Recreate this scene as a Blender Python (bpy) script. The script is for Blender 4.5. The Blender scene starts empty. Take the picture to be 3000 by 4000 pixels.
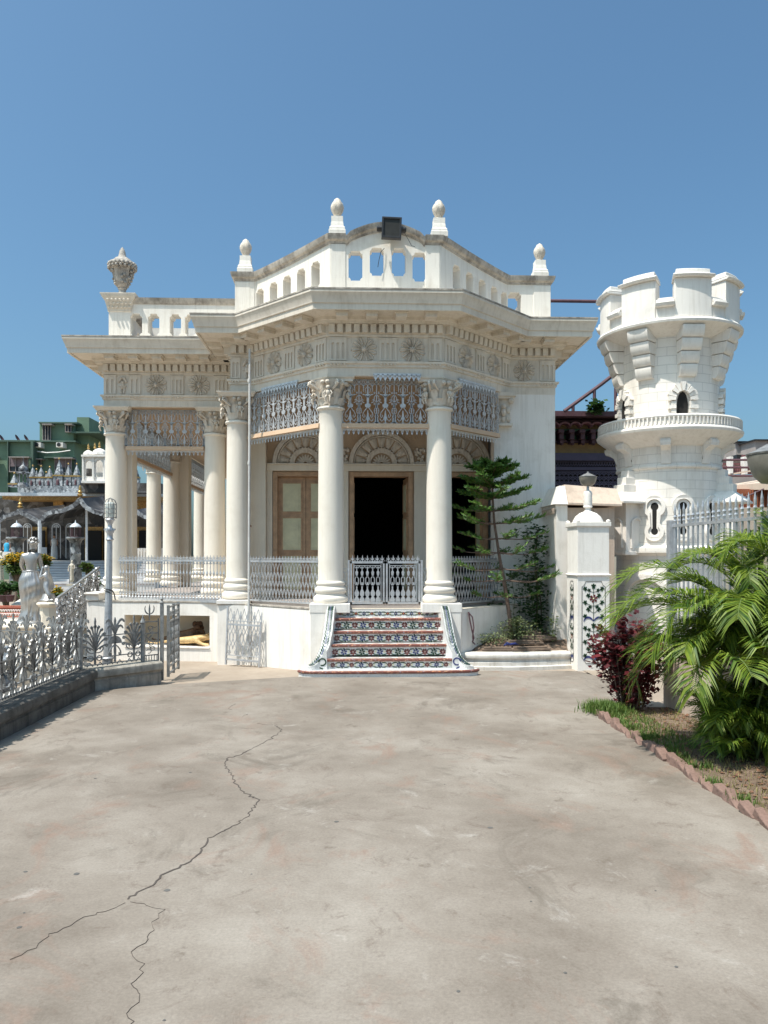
import bpy, bmesh, math, random
from mathutils import Vector, Matrix, Quaternion
from mathutils.geometry import tessellate_polygon
S = bpy.context.scene
COL = S.collection
R = math.radians
random.seed(7)
# ------------------------------------------------------------------ camera
cam = bpy.data.cameras.new('camera')
camo = bpy.data.objects.new('camera', cam)
COL.objects.link(camo)
camo.location = (-0.484, -11.99, 1.73)
camo.rotation_euler = (R(90), 0, -0.0382)
cam.sensor_fit = 'AUTO'
cam.sensor_width = 36
cam.lens = 27.5
cam.shift_y = 0.0425
cam.clip_end = 3000
S.camera = camo
# ------------------------------------------------------------------ world and sun
SUN = Vector((-0.40, -0.26, 1.0)).normalized()
W = bpy.data.worlds.new("World")
S.world = W
W.use_nodes = True
wn = W.node_tree
bg = wn.nodes['Background']
sky = wn.nodes.new('ShaderNodeTexSky')
sky.sky_type = 'NISHITA'
sky.sun_disc = False
sky.sun_elevation = math.asin(SUN.z)
sky.sun_rotation = math.atan2(SUN.x, SUN.y)
sky.air_density = 1.0
sky.dust_density = 4.0
sky.ozone_density = 1.0
tint = wn.nodes.new('ShaderNodeMix'); tint.data_type = 'RGBA'; tint.blend_type = 'MULTIPLY'; tint.inputs[0].default_value = 1.0
tint.inputs[7].default_value = (0.72, 1.05, 1.17, 1)
wn.links.new(sky.outputs[0], tint.inputs[6]); wn.links.new(tint.outputs[2], bg.inputs[0])
bg.inputs[1].default_value = 0.122
sl = bpy.data.lights.new('sun', 'SUN')
sl.energy = 5.0
sl.angle = R(0.55)
sl.color = (1.0, 0.94, 0.85)
so = bpy.data.objects.new('sun', sl)
COL.objects.link(so)
so.rotation_euler = (-SUN).to_track_quat('-Z', 'Y').to_euler()
so.location = (-20, -15, 40)
S.view_settings.view_transform = 'Standard'
S.view_settings.look = 'None'
S.view_settings.exposure = 0.24
S.view_settings.gamma = 1.0
# ------------------------------------------------------------------ materials
MATS = {}
def newmat(name):
    m = bpy.data.materials.new(name)
    m.use_nodes = True
    MATS[name] = m
    nt = m.node_tree
    return m, nt, nt.nodes['Principled BSDF']
def nd(nt, t, **kw):
    n = nt.nodes.new(t)
    for k, v in kw.items():
        if k.startswith('i_'):
            n.inputs[k[2:].replace('_', ' ')].default_value = v
        else:
            setattr(n, k, v)
    return n
def ramp(nt, fac, stops):
    r = nt.nodes.new('ShaderNodeValToRGB')
    e = r.color_ramp.elements
    while len(e) < len(stops): e.new(0.5)
    for x, (p, c) in zip(e, stops):
        x.position = p
        x.color = (c[0], c[1], c[2], 1) if not isinstance(c, (int, float)) else (c, c, c, 1)
    nt.links.new(fac, r.inputs[0])
    return r.outputs[0]
def mix(nt, fac, a, b, mode='MIX'):
    m = nt.nodes.new('ShaderNodeMix'); m.data_type = 'RGBA'; m.blend_type = mode
    for s, v in ((m.inputs[0], fac), (m.inputs[6], a), (m.inputs[7], b)):
        if isinstance(v, (int, float)): s.default_value = v
        elif isinstance(v, tuple): s.default_value = (v[0], v[1], v[2], 1)
        else: nt.links.new(v, s)
    return m.outputs[2]
def noise(nt, scale, detail=4, rough=0.6, vec=None, dist=0.0):
    n = nt.nodes.new('ShaderNodeTexNoise')
    n.inputs['Scale'].default_value = scale
    n.inputs['Detail'].default_value = detail
    n.inputs['Roughness'].default_value = rough
    n.inputs['Distortion'].default_value = dist
    if vec is not None: nt.links.new(vec, n.inputs['Vector'])
    return n.outputs[0]
def coords(nt, scale=(1, 1, 1), kind='Object', rot=(0, 0, 0)):
    tc = nt.nodes.new('ShaderNodeTexCoord')
    mp = nt.nodes.new('ShaderNodeMapping')
    mp.inputs['Scale'].default_value = scale
    mp.inputs['Rotation'].default_value = rot
    nt.links.new(tc.outputs[kind], mp.inputs[0])
    return mp.outputs[0]
def bump(nt, bs, h, strength=0.3, dist=0.02):
    b = nt.nodes.new('ShaderNodeBump')
    b.inputs['Strength'].default_value = strength
    b.inputs['Distance'].default_value = dist
    nt.links.new(h, b.inputs['Height'])
    nt.links.new(b.outputs[0], bs.inputs['Normal'])
def paint(name, col, dirt=(0.42, 0.36, 0.28), amount=0.35, rough=0.75, streak=True, patch=2.2, thr=(0.52, 0.78), b=0.25):
    """lime-washed masonry: base colour, rain streaks and blotches of grime"""
    m, nt, bs = newmat(name)
    v = coords(nt)
    n1 = noise(nt, patch, 6, 0.65, v)
    f = ramp(nt, n1, [(thr[0], 0.0), (thr[1], 1.0)])
    c = mix(nt, 0.0, col, dirt)
    big = noise(nt, 0.8, 3, 0.5, v)
    base = mix(nt, ramp(nt, big, [(0.3, 0.0), (0.7, 1.0)]), col, tuple(x * 0.93 for x in col))
    fm = nt.nodes.new('ShaderNodeMath'); fm.operation = 'MULTIPLY'; fm.inputs[1].default_value = amount
    nt.links.new(f, fm.inputs[0])
    out = mix(nt, fm.outputs[0], base, dirt)
    if streak:
        vs = coords(nt, (9, 9, 0.7))
        n2 = noise(nt, 1.6, 5, 0.7, vs)
        f2 = ramp(nt, n2, [(0.48, 0.0), (0.74, 1.0)])
        fm2 = nt.nodes.new('ShaderNodeMath'); fm2.operation = 'MULTIPLY'; fm2.inputs[1].default_value = amount * 0.8
        nt.links.new(f2, fm2.inputs[0])
        out = mix(nt, fm2.outputs[0], out, dirt)
    nt.links.new(out, bs.inputs['Base Color'])
    bs.inputs['Roughness'].default_value = rough
    bs.inputs['Specular IOR Level'].default_value = 0.3
    bump(nt, bs, noise(nt, 38, 5, 0.7, v), b, 0.01)
    return m
def simple(name, col, rough=0.6, metal=0.0, var=0.15, scale=6.0, bmp=0.0, spec=0.5):
    m, nt, bs = newmat(name)
    v = coords(nt)
    n1 = noise(nt, scale, 5, 0.65, v)
    dark = tuple(x * (1 - var) for x in col); lite = tuple(min(1, x * (1 + var)) for x in col)
    nt.links.new(ramp(nt, n1, [(0.3, dark), (0.7, lite)]), bs.inputs['Base Color'])
    bs.inputs['Roughness'].default_value = rough
    bs.inputs['Metallic'].default_value = metal
    bs.inputs['Specular IOR Level'].default_value = spec
    if bmp: bump(nt, bs, noise(nt, scale * 6, 4, 0.6, v), bmp, 0.01)
    return m
paint('white_wash', (0.84, 0.80, 0.73), amount=0.42)
paint('bright_wash', (0.84, 0.80, 0.745), amount=0.42, dirt=(0.45, 0.40, 0.33))
paint('cream_wash', (0.75, 0.67, 0.55), amount=0.25)
paint('entablature_wash', (0.73, 0.66, 0.565), dirt=(0.36,0.29,0.21), amount=0.45, patch=3.0)
paint('column_wash', (0.80, 0.74, 0.65), amount=0.28, dirt=(0.5, 0.42, 0.32))
paint('weathered_cap', (0.52, 0.47, 0.41), dirt=(0.10, 0.085, 0.07), amount=0.85, patch=5, thr=(0.42, 0.72))
paint('carved_plaster', (0.68, 0.61, 0.52), dirt=(0.24, 0.18, 0.13), amount=0.6, patch=14, b=0.5)
paint('urn_stone', (0.50, 0.46, 0.41), dirt=(0.10, 0.08, 0.07), amount=0.7, patch=9, thr=(0.42, 0.7), b=0.6)
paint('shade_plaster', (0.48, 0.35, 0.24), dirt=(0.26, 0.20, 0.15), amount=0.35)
paint('peach_timber', (0.62, 0.44, 0.30), dirt=(0.3, 0.2, 0.13), amount=0.35, streak=False)
paint('beige_plaster', (0.58, 0.47, 0.38), dirt=(0.25, 0.19, 0.15), amount=0.5)
paint('kerb_stone', (0.40, 0.37, 0.32), dirt=(0.09, 0.085, 0.075), amount=0.8, patch=4, thr=(0.4, 0.75), b=0.5)
paint('kerb_dark', (0.14, 0.132, 0.12), dirt=(0.02, 0.02, 0.018), amount=0.8, patch=4, thr=(0.4, 0.75), b=0.6)
paint('planter_wash', (0.68, 0.65, 0.60), dirt=(0.28, 0.24, 0.19), amount=0.6, patch=4, thr=(0.45, 0.75))
simple('door_brown', (0.42, 0.26, 0.15), 0.55, var=0.25, scale=9)
simple('door_panel', (0.58, 0.54, 0.35), 0.5, var=0.12)
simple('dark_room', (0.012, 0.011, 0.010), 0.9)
simple('silver_paint', (0.50, 0.51, 0.53), 0.42, 0.55, var=0.2, scale=14)
simple('silver_dull', (0.25, 0.25, 0.245), 0.45, 0.35, var=0.45, scale=14)
simple('silver_blue', (0.47, 0.48, 0.49), 0.5, 0.2, var=0.15, scale=14)
simple('silver_white', (0.62, 0.65, 0.68), 0.45, 0.3, var=0.2, scale=14)
simple('silver_statue', (0.40, 0.39, 0.38), 0.40, 0.7, var=0.15, scale=8)
simple('black_metal', (0.02, 0.02, 0.022), 0.45)
simple('lamp_glass_dark', (0.03, 0.03, 0.027), 0.5, var=0.3, spec=0.3)
simple('lamp_bowl', (0.20, 0.185, 0.155), 0.4, var=0.3)
simple('pipe_grey', (0.55, 0.54, 0.52), 0.5)
simple('rust', (0.22, 0.10, 0.05), 0.8, var=0.4, scale=20)
simple('maroon', (0.10, 0.045, 0.055), 0.6, var=0.25)
simple('maroon_bright', (0.20, 0.075, 0.075), 0.6, var=0.3, scale=3)
simple('terracotta', (0.30, 0.105, 0.055), 0.7, var=0.3, scale=3)
simple('ochre', (0.42, 0.26, 0.11), 0.7, var=0.2)
simple('purple_trim', (0.075, 0.06, 0.10), 0.6)
simple('purple_iron', (0.16, 0.14, 0.20), 0.6, 0.2)
simple('green_glaze', (0.06, 0.24, 0.12), 0.4)
simple('house_green', (0.145, 0.225, 0.15), 0.75, var=0.14, scale=0.8)
simple('house_green_dark', (0.075, 0.125, 0.095), 0.75, var=0.14, scale=0.8)
simple('window_dark', (0.03, 0.035, 0.045), 0.3)
simple('curtain', (0.20, 0.15, 0.16), 0.7, var=0.4, scale=2)
simple('gold', (0.40, 0.26, 0.09), 0.4, 0.5, var=0.25, scale=10)
simple('gold_cornice', (0.40, 0.24, 0.08), 0.5, 0.3, var=0.5, scale=12)
simple('lion_tan', (0.62, 0.42, 0.19), 0.5, var=0.3, scale=18, bmp=0.4)
simple('lion_brown', (0.16, 0.09, 0.045), 0.6, var=0.5, scale=22, bmp=0.5)
simple('mane_brown', (0.10, 0.05, 0.025), 0.7, var=0.5, scale=30, bmp=0.8)
simple('tile_red', (0.13, 0.022, 0.018), 0.35, var=0.35, scale=40)
simple('tile_orange', (0.75, 0.26, 0.07), 0.35, var=0.3, scale=40)
simple('tile_blue', (0.03, 0.04, 0.16), 0.3, var=0.3, scale=40)
simple('tile_green', (0.010, 0.045, 0.02), 0.3, var=0.4, scale=40)
simple('tile_cream', (0.72, 0.66, 0.42), 0.3, var=0.1)
simple('bark', (0.15, 0.10, 0.075), 0.9, var=0.35, scale=20, bmp=0.5)
simple('stem_green', (0.12, 0.17, 0.05), 0.6, var=0.3)
simple('plank_wood', (0.16, 0.115, 0.085), 0.85, var=0.4, scale=9, bmp=0.5)
simple('skin', (0.30, 0.17, 0.11), 0.6)
simple('cloth_white', (0.50, 0.52, 0.52), 0.85)
simple('cloth_blue', (0.03, 0.33, 0.55), 0.8)
simple('hair', (0.02, 0.015, 0.012), 0.6)
simple('marble_step', (0.62, 0.62, 0.62), 0.4, var=0.12, scale=2)
simple('brick_edge', (0.20, 0.125, 0.10), 0.9, var=0.35, scale=12, bmp=0.6)
simple('red_planting', (0.33, 0.09, 0.055), 0.8, var=0.4, scale=10)
simple('concrete_grey', (0.33, 0.29, 0.27), 0.85, var=0.2, scale=2)
simple('crack', (0.075, 0.062, 0.054), 0.95)
simple('gum', (0.10, 0.095, 0.09), 0.9)
def leafmat(name, a, b, rough=0.45, trans=0.25):
    m, nt, bs = newmat(name)
    oi = nt.nodes.new('ShaderNodeNewGeometry')
    nt.links.new(ramp(nt, oi.outputs['Random Per Island'], [(0.0, a), (1.0, b)]), bs.inputs['Base Color'])
    bs.inputs['Roughness'].default_value = rough
    bs.inputs['Specular IOR Level'].default_value = 0.4
    tr = nt.nodes.new('ShaderNodeBsdfTranslucent')
    nt.links.new(ramp(nt, oi.outputs['Random Per Island'], [(0.0, tuple(x * 1.3 for x in a)), (1.0, tuple(x * 1.4 for x in b))]), tr.inputs[0])
    ms = nt.nodes.new('ShaderNodeMixShader'); ms.inputs[0].default_value = trans
    out = nt.nodes['Material Output']
    nt.links.new(bs.outputs[0], ms.inputs[1]); nt.links.new(tr.outputs[0], ms.inputs[2])
    nt.links.new(ms.outputs[0], out.inputs[0])
leafmat('palm_leaf', (0.04, 0.10, 0.010), (0.23, 0.30, 0.035), 0.5, 0.35)
leafmat('croton_leaf', (0.05, 0.012, 0.014), (0.17, 0.03, 0.035), 0.35, 0.2)
leafmat('pine_leaf', (0.03, 0.10, 0.02), (0.15, 0.27, 0.045), 0.5, 0.2)
leafmat('bush_leaf', (0.02, 0.06, 0.015), (0.06, 0.12, 0.03), 0.5, 0.25)
leafmat('weed_leaf', (0.09, 0.13, 0.05), (0.22, 0.25, 0.12), 0.6, 0.25)
leafmat('garden_leaf', (0.035, 0.07, 0.02), (0.12, 0.17, 0.04), 0.6, 0.25)
leafmat('yellow_flower', (0.45, 0.25, 0.01), (0.60, 0.40, 0.03), 0.6, 0.2)
leafmat('grass_blade', (0.05, 0.12, 0.02), (0.16, 0.22, 0.05), 0.6, 0.3)
leafmat('dry_grass', (0.16, 0.15, 0.05), (0.32, 0.27, 0.12), 0.7, 0.2)
leafmat('dead_leaf', (0.12, 0.06, 0.035), (0.25, 0.13, 0.08), 0.8, 0.1)
# concrete plaza
m, nt, bs = newmat('plaza_concrete')
v = coords(nt)
vst = coords(nt, (1, 0.75, 1))
n = noise(nt, 0.7, 10, 0.68, v)
base = ramp(nt, n, [(0.33, (0.165, 0.137, 0.112)), (0.50, (0.232, 0.199, 0.167)), (0.66, (0.300, 0.266, 0.229))])
n2 = noise(nt, 1.5, 9, 0.70, vst, 0.8)
base = mix(nt, ramp(nt, n2, [(0.55, 0.0), (0.66, 0.65)]), base, (0.235, 0.158, 0.122))
n2b = noise(nt, 1.25, 10, 0.74, coords(nt, (1, 0.8, 1), rot=(0, 0, 1.1)), 0.9)
base = mix(nt, ramp(nt, n2b, [(0.55, 0.0), (0.66, 0.6)]), base, (0.125, 0.105, 0.085))
n3 = noise(nt, 4.2, 10, 0.82, v, 0.8)
base = mix(nt, ramp(nt, n3, [(0.55, 0.0), (0.64, 0.62)]), base, (0.145, 0.112, 0.09))
n3b = noise(nt, 2.1, 9, 0.8, coords(nt, rot=(0, 0, .6)), 0.5)
base = mix(nt, ramp(nt, n3b, [(0.58, 0.0), (0.68, 0.55)]), base, (0.40, 0.37, 0.335))
n4 = noise(nt, 60, 3, 0.8, v)
base = mix(nt, 0.4, base, ramp(nt, n4, [(0.3, 0.28), (0.7, 0.64)]), 'OVERLAY')
n5 = noise(nt, 3.3, 6, 0.7, coords(nt, (1, 1, 1), rot=(0, 0, 2.2)))
base = mix(nt, ramp(nt, n5, [(0.63, 0.0), (0.69, 0.6)]), base, (0.115, 0.09, 0.07))
nt.links.new(base, bs.inputs['Base Color'])
bs.inputs['Roughness'].default_value = 0.8
bs.inputs['Specular IOR Level'].default_value = 0.25
bump(nt, bs, mix(nt, 0.5, n4, n3), 0.25, 0.008)
# apron
m, nt, bs = newmat('apron_concrete')
v = coords(nt)
base = ramp(nt, noise(nt, 1.2, 8, 0.65, v), [(0.3, (0.27, 0.215, 0.165)), (0.7, (0.36, 0.295, 0.235))])
base = mix(nt, ramp(nt, noise(nt, 9, 5, 0.7, v), [(0.5, 0.0), (0.75, 0.4)]), base, (0.2, 0.155, 0.12))
nt.links.new(base, bs.inputs['Base Color']); bs.inputs['Roughness'].default_value = 0.85
# soil
m, nt, bs = newmat('soil')
v = coords(nt)
base = ramp(nt, noise(nt, 9, 8, 0.7, v), [(0.3, (0.10, 0.065, 0.045)), (0.55, (0.20, 0.14, 0.10)), (0.75, (0.30, 0.22, 0.16))])
nt.links.new(base, bs.inputs['Base Color']); bs.inputs['Roughness'].default_value = 0.95
bump(nt, bs, noise(nt, 30, 6, 0.7, v), 0.9, 0.03)
# earth
simple('far_ground', (0.16, 0.14, 0.10), 0.95, var=0.3, scale=0.3)
simple('lawn', (0.06, 0.09, 0.025), 0.95, var=0.4, scale=8, bmp=0.5)
# masonry of the round tower: block joints from angle and height
m, nt, bs = newmat('tower_blocks')
tc = nt.nodes.new('ShaderNodeTexCoord'); sp = nt.nodes.new('ShaderNodeSeparateXYZ'); nt.links.new(tc.outputs['Object'], sp.inputs[0])
at = nt.nodes.new('ShaderNodeMath'); at.operation = 'ARCTAN2'; nt.links.new(sp.outputs[1], at.inputs[0]); nt.links.new(sp.outputs[0], at.inputs[1])
cb = nt.nodes.new('ShaderNodeCombineXYZ'); nt.links.new(at.outputs[0], cb.inputs[0]); nt.links.new(sp.outputs[2], cb.inputs[1])
br = nt.nodes.new('ShaderNodeTexBrick'); nt.links.new(cb.outputs[0], br.inputs['Vector'])
br.inputs['Scale'].default_value = 1.0; br.inputs['Brick Width'].default_value = 0.36; br.inputs['Row Height'].default_value = 0.15
br.inputs['Mortar Size'].default_value = 0.0045; br.inputs['Mortar Smooth'].default_value = 0.3
br.inputs['Color1'].default_value = (0.85, 0.81, 0.75, 1); br.inputs['Color2'].default_value = (0.81, 0.765, 0.70, 1); br.inputs['Mortar'].default_value = (0.58, 0.55, 0.51, 1)
v = coords(nt)
st = ramp(nt, noise(nt, 1.6, 6, 0.7, coords(nt, (2.2, 2.2, .6))), [(0.48, 0.0), (0.75, 0.5)])
nt.links.new(mix(nt, st, br.outputs[0], (0.5, 0.45, 0.38)), bs.inputs['Base Color'])
bs.inputs['Roughness'].default_value = 0.75
bump(nt, bs, ramp(nt, br.outputs['Fac'], [(0, 1.0), (1, 0.0)]), 0.5, 0.01)
# mirror-tile mosaic of the far shrine
m, nt, bs = newmat('mirror_mosaic')
v = coords(nt)
vo = nt.nodes.new('ShaderNodeTexVoronoi'); vo.inputs['Scale'].default_value = 7.0; nt.links.new(v, vo.inputs['Vector'])
w = noise(nt, 5, 6, 0.8, v)
c = ramp(nt, mix(nt, 0.5, vo.outputs['Color'], w), [(0.32, (0.045, 0.045, 0.05)), (0.5, (0.15, 0.155, 0.165)), (0.72, (0.42, 0.44, 0.46))])
nt.links.new(c, bs.inputs['Base Color']); bs.inputs['Roughness'].default_value = 0.5; bs.inputs['Metallic'].default_value = 0.1
bump(nt, bs, w, 0.7, 0.05)
m, nt, bs = newmat('mirror_mosaic_light')
v = coords(nt)
vo = nt.nodes.new('ShaderNodeTexVoronoi'); vo.inputs['Scale'].default_value = 9.0; nt.links.new(v, vo.inputs['Vector'])
w = noise(nt, 8, 6, 0.8, v)
c = ramp(nt, mix(nt, 0.5, vo.outputs['Color'], w), [(0.3, (0.07, 0.08, 0.09)), (0.55, (0.28, 0.30, 0.32)), (0.75, (0.55, 0.57, 0.58))])
nt.links.new(c, bs.inputs['Base Color']); bs.inputs['Roughness'].default_value = 0.5
bump(nt, bs, w, 0.6, 0.04)
m, nt, bs = newmat('mosaic_dark_wall')
v = coords(nt)
vo = nt.nodes.new('ShaderNodeTexVoronoi'); vo.inputs['Scale'].default_value = 2.2; nt.links.new(v, vo.inputs['Vector'])
c = ramp(nt, mix(nt, 0.6, vo.outputs['Color'], noise(nt, 3.5, 8, 0.85, v)), [(0.36, (0.012, 0.011, 0.012)), (0.52, (0.055, 0.045, 0.035)), (0.60, (0.10, 0.09, 0.085)), (0.72, (0.22, 0.21, 0.20))])
nt.links.new(c, bs.inputs['Base Color']); bs.inputs['Roughness'].default_value = 0.5
# white tile ground of stair mosaic
m, nt, bs = newmat('tile_white')
v = coords(nt)
vo = nt.nodes.new('ShaderNodeTexVoronoi'); vo.inputs['Scale'].default_value = 45.0; vo.feature = 'DISTANCE_TO_EDGE'; nt.links.new(v, vo.inputs['Vector'])
c = ramp(nt, vo.outputs[0], [(0.0, (0.42, 0.41, 0.40)), (0.07, (0.74, 0.74, 0.72))])
nt.links.new(mix(nt, ramp(nt, noise(nt, 4, 4, 0.6, v), [(0.5, 0.0), (0.75, 0.3)]), c, (0.5, 0.46, 0.4)), bs.inputs['Base Color']); bs.inputs['Roughness'].default_value = 0.3
# brown nosing tile with dots
m, nt, bs = newmat('nosing_tile')
v = coords(nt)
vo = nt.nodes.new('ShaderNodeTexVoronoi'); vo.inputs['Scale'].default_value = 34.0; nt.links.new(v, vo.inputs['Vector'])
dot = ramp(nt, vo.outputs['Distance'], [(0.22, 1.0), (0.36, 0.0)])
dc = ramp(nt, noise(nt, 25, 2, 0.5, v), [(0.4, (0.30, 0.30, 0.36)), (0.5, (0.80, 0.30, 0.10)), (0.6, (0.65, 0.45, 0.30))])
nt.links.new(mix(nt, dot, (0.19, 0.065, 0.048), dc), bs.inputs['Base Color']); bs.inputs['Roughness'].default_value = 0.35
# gauzy lamp glass
m, nt, bs = newmat('lamp_glass')
bs.inputs['Base Color'].default_value = (0.62, 0.66, 0.62, 1); bs.inputs['Roughness'].default_value = 0.25
bs.inputs['Alpha'].default_value = 0.75

# ------------------------------------------------------------------ mesh builder
class MB:
    def __init__(s): s.v = []; s.f = []; s.mi = []; s.mats = []; s.cur = 0; s.M = Matrix.Identity(4)
    def mat(s, name):
        if name not in s.mats: s.mats.append(name)
        s.cur = s.mats.index(name); return s
    def add(s, vs, fs):
        o = len(s.v); M = s.M
        s.v += [tuple(M @ Vector(p)) for p in vs]
        s.f += [tuple(i + o for i in f) for f in fs]
        s.mi += [s.cur] * len(fs); return s
    def box(s, x0, x1, y0, y1, z0, z1):
        return s.add([(x0,y0,z0),(x1,y0,z0),(x1,y1,z0),(x0,y1,z0),(x0,y0,z1),(x1,y0,z1),(x1,y1,z1),(x0,y1,z1)],
            [(0,3,2,1),(4,5,6,7),(0,1,5,4),(1,2,6,5),(2,3,7,6),(3,0,4,7)])
    def lathe(s, prof, c=(0,0,0), seg=24, cap=True, a0=0, fold=None, sx=1, sy=1):
        vs = []; n = len(prof)
        for r, z in prof:
            for i in range(seg):
                a = a0 + 2*math.pi*i/seg
                rr = r * (fold(a, z) if fold else 1)
                vs.append((c[0]+rr*math.cos(a)*sx, c[1]+rr*math.sin(a)*sy, c[2]+z))
        fs = [(j*seg+i, j*seg+(i+1)%seg, (j+1)*seg+(i+1)%seg, (j+1)*seg+i) for j in range(n-1) for i in range(seg)]
        if cap:
            fs.append(tuple(range(seg-1, -1, -1))); fs.append(tuple((n-1)*seg+i for i in range(seg)))
        return s.add(vs, fs)
    def tube(s, pts, r, seg=6, cap=True):
        pts = [Vector(p) for p in pts]; n = len(pts)
        rs = r if isinstance(r, (list, tuple)) else [r]*n
        vs = []; prev = None
        for i, p in enumerate(pts):
            d = (pts[min(i+1, n-1)] - pts[max(i-1, 0)])
            if d.length < 1e-9: d = Vector((0,0,1))
            d.normalize()
            if prev is None:
                up = Vector((0,0,1)) if abs(d.z) < .9 else Vector((1,0,0))
                a = d.cross(up).normalized()
            else:
                a = (prev - d*prev.dot(d))
                a = a.normalized() if a.length > 1e-6 else d.orthogonal().normalized()
            prev = a; b = d.cross(a)
            for k in range(seg):
                t = 2*math.pi*k/seg
                vs.append(tuple(p + (a*math.cos(t) + b*math.sin(t))*rs[i]))
        fs = [(j*seg+i, j*seg+(i+1)%seg, (j+1)*seg+(i+1)%seg, (j+1)*seg+i) for j in range(n-1) for i in range(seg)]
        if cap and seg > 2:
            fs.append(tuple(range(seg-1,-1,-1))); fs.append(tuple((n-1)*seg+i for i in range(seg)))
        return s.add(vs, fs)
    def ball(s, c, r, seg=10, rings=7, sc=(1,1,1)):
        prof = [(max(1e-4, math.sin(math.pi*i/rings))*r, -math.cos(math.pi*i/rings)*r) for i in range(rings+1)]
        M0 = s.M; s.M = M0 @ Matrix.Translation(c) @ Matrix.Diagonal((*sc, 1)); s.lathe(prof, seg=seg); s.M = M0; return s
    def sweep(s, prof, path, closed=False, cprof=True):
        """prof: (offset outward, z); path: 2D points, outward is to the right of travel"""
        n = len(path); m = len(prof); vs = []
        for i in range(n):
            p = Vector(path[i])
            d0 = (p - Vector(path[i-1])) if (i > 0 or closed) else None
            d1 = (Vector(path[(i+1) % n]) - p) if (i < n-1 or closed) else None
            ns = []
            for d in (d0, d1):
                if d is not None: d = d.normalized(); ns.append(Vector((d.y, -d.x)))
            if len(ns) == 2:
                b = ns[0] + ns[1]; b = b / max(0.2, (b.length_squared / 2))
            else: b = ns[0]
            for o, z in prof: vs.append((p.x + b.x*o, p.y + b.y*o, z))
        fs = []
        for i in range(n if closed else n-1):
            for j in range(m if cprof else m-1):
                a, b_ = i*m + j, i*m + (j+1) % m
                c, d = ((i+1) % n)*m + (j+1) % m, ((i+1) % n)*m + j
                fs.append((a, d, c, b_))
        if not closed and cprof:
            fs.append(tuple(range(m))); fs.append(tuple((n-1)*m + j for j in range(m-1, -1, -1)))
        return s.add(vs, fs)
    def plate(s, loops, t0, t1, F=None):
        """polygon with holes in local (u,v); thickness along w from t0 to t1; F maps (u,v,w)->xyz"""
        F = F or (lambda u, v, w: (u, w, v))
        flat = [p for l in loops for p in l]
        tris = tessellate_polygon([[Vector((p[0], p[1], 0)) for p in l] for l in loops])
        n = len(flat)
        vs = [F(p[0], p[1], t0) for p in flat] + [F(p[0], p[1], t1) for p in flat]
        fs = []
        for t in tris:
            a, b, c = (flat[i] for i in t)
            area = (b[0]-a[0])*(c[1]-a[1]) - (c[0]-a[0])*(b[1]-a[1])
            if area < 0: t = (t[0], t[2], t[1])
            fs.append(tuple(t)); fs.append(tuple(i+n for i in reversed(t)))
        o = 0
        for l in loops:
            k = len(l)
            for i in range(k):
                a, b = o+i, o+(i+1) % k
                fs.append((a, b, b+n, a+n))
            o += k
        return s.add(vs, fs)
    def strip(s, pts, w, t0, t1, F, close=False):
        """flat ribbon along 2D pts of width w (number or list)"""
        n = len(pts)
        if n < 2: return s
        ws = w if isinstance(w, (list, tuple)) else [w]*n
        vs = []
        for i in range(n):
            p0 = pts[(i-1) % n] if (i > 0 or close) else pts[i]
            p1 = pts[(i+1) % n] if (i < n-1 or close) else pts[i]
            dx, dy = p1[0]-p0[0], p1[1]-p0[1]; L = math.hypot(dx, dy) or 1
            nx, ny = -dy/L*ws[i]/2, dx/L*ws[i]/2
            x, y = pts[i]
            vs += [F(x+nx, y+ny, t0), F(x-nx, y-ny, t0), F(x-nx, y-ny, t1), F(x+nx, y+ny, t1)]
        fs = []
        for i in range(n if close else n-1):
            j = (i+1) % n
            for k in range(4): fs.append((i*4+k, i*4+(k+1) % 4, j*4+(k+1) % 4, j*4+k))
        if not close: fs += [(3,2,1,0), ((n-1)*4, (n-1)*4+1, (n-1)*4+2, (n-1)*4+3)]
        return s.add(vs, fs)
    def mesh(s, name, smooth=None):
        me = bpy.data.meshes.new(name)
        me.from_pydata(s.v, [], s.f)
        for mn in s.mats: me.materials.append(MATS[mn])
        if len(s.mats) > 1: me.polygons.foreach_set('material_index', s.mi)
        bm = bmesh.new(); bm.from_mesh(me); bmesh.ops.recalc_face_normals(bm, faces=bm.faces); bm.to_mesh(me); bm.free()
        if smooth is not None:
            me.polygons.foreach_set('use_smooth', [True]*len(me.polygons))
            me.set_sharp_from_angle(angle=R(smooth))
        me.update()
        return me
    def build(s, name, parent=None, smooth=None, label=None, bevel=0):
        o = bpy.data.objects.new(name, s.mesh(name, smooth))
        COL.objects.link(o)
        if parent: o.parent = parent
        if label: o['label'] = label
        if bevel:
            b = o.modifiers.new('soft edges', 'BEVEL'); b.width = bevel; b.segments = 2; b.limit_method = 'ANGLE'; b.angle_limit = R(40)
        return o
def mb(mat): return MB().mat(mat)
def tag(o, label=None, cat=None, group=None, kind=None):
    if label: o['label'] = label
    if cat: o['category'] = cat
    if group: o['group'] = group
    if kind: o['kind'] = kind
    return o
def thing(name, label, cat, loc=(0,0,0), rz=0, group=None):
    o = bpy.data.objects.new(name, None); COL.objects.link(o)
    o.location = loc; o.rotation_euler = (0, 0, rz); o.empty_display_size = 0.1
    return tag(o, label, cat, group)
def kids(o): return [c for c in bpy.data.objects if c.parent == o]
def copy_tree(o, parent=None):
    c = o.copy(); COL.objects.link(c)
    if parent: c.parent = parent
    for ch in kids(o): copy_tree(ch, c)
    return c
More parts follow.
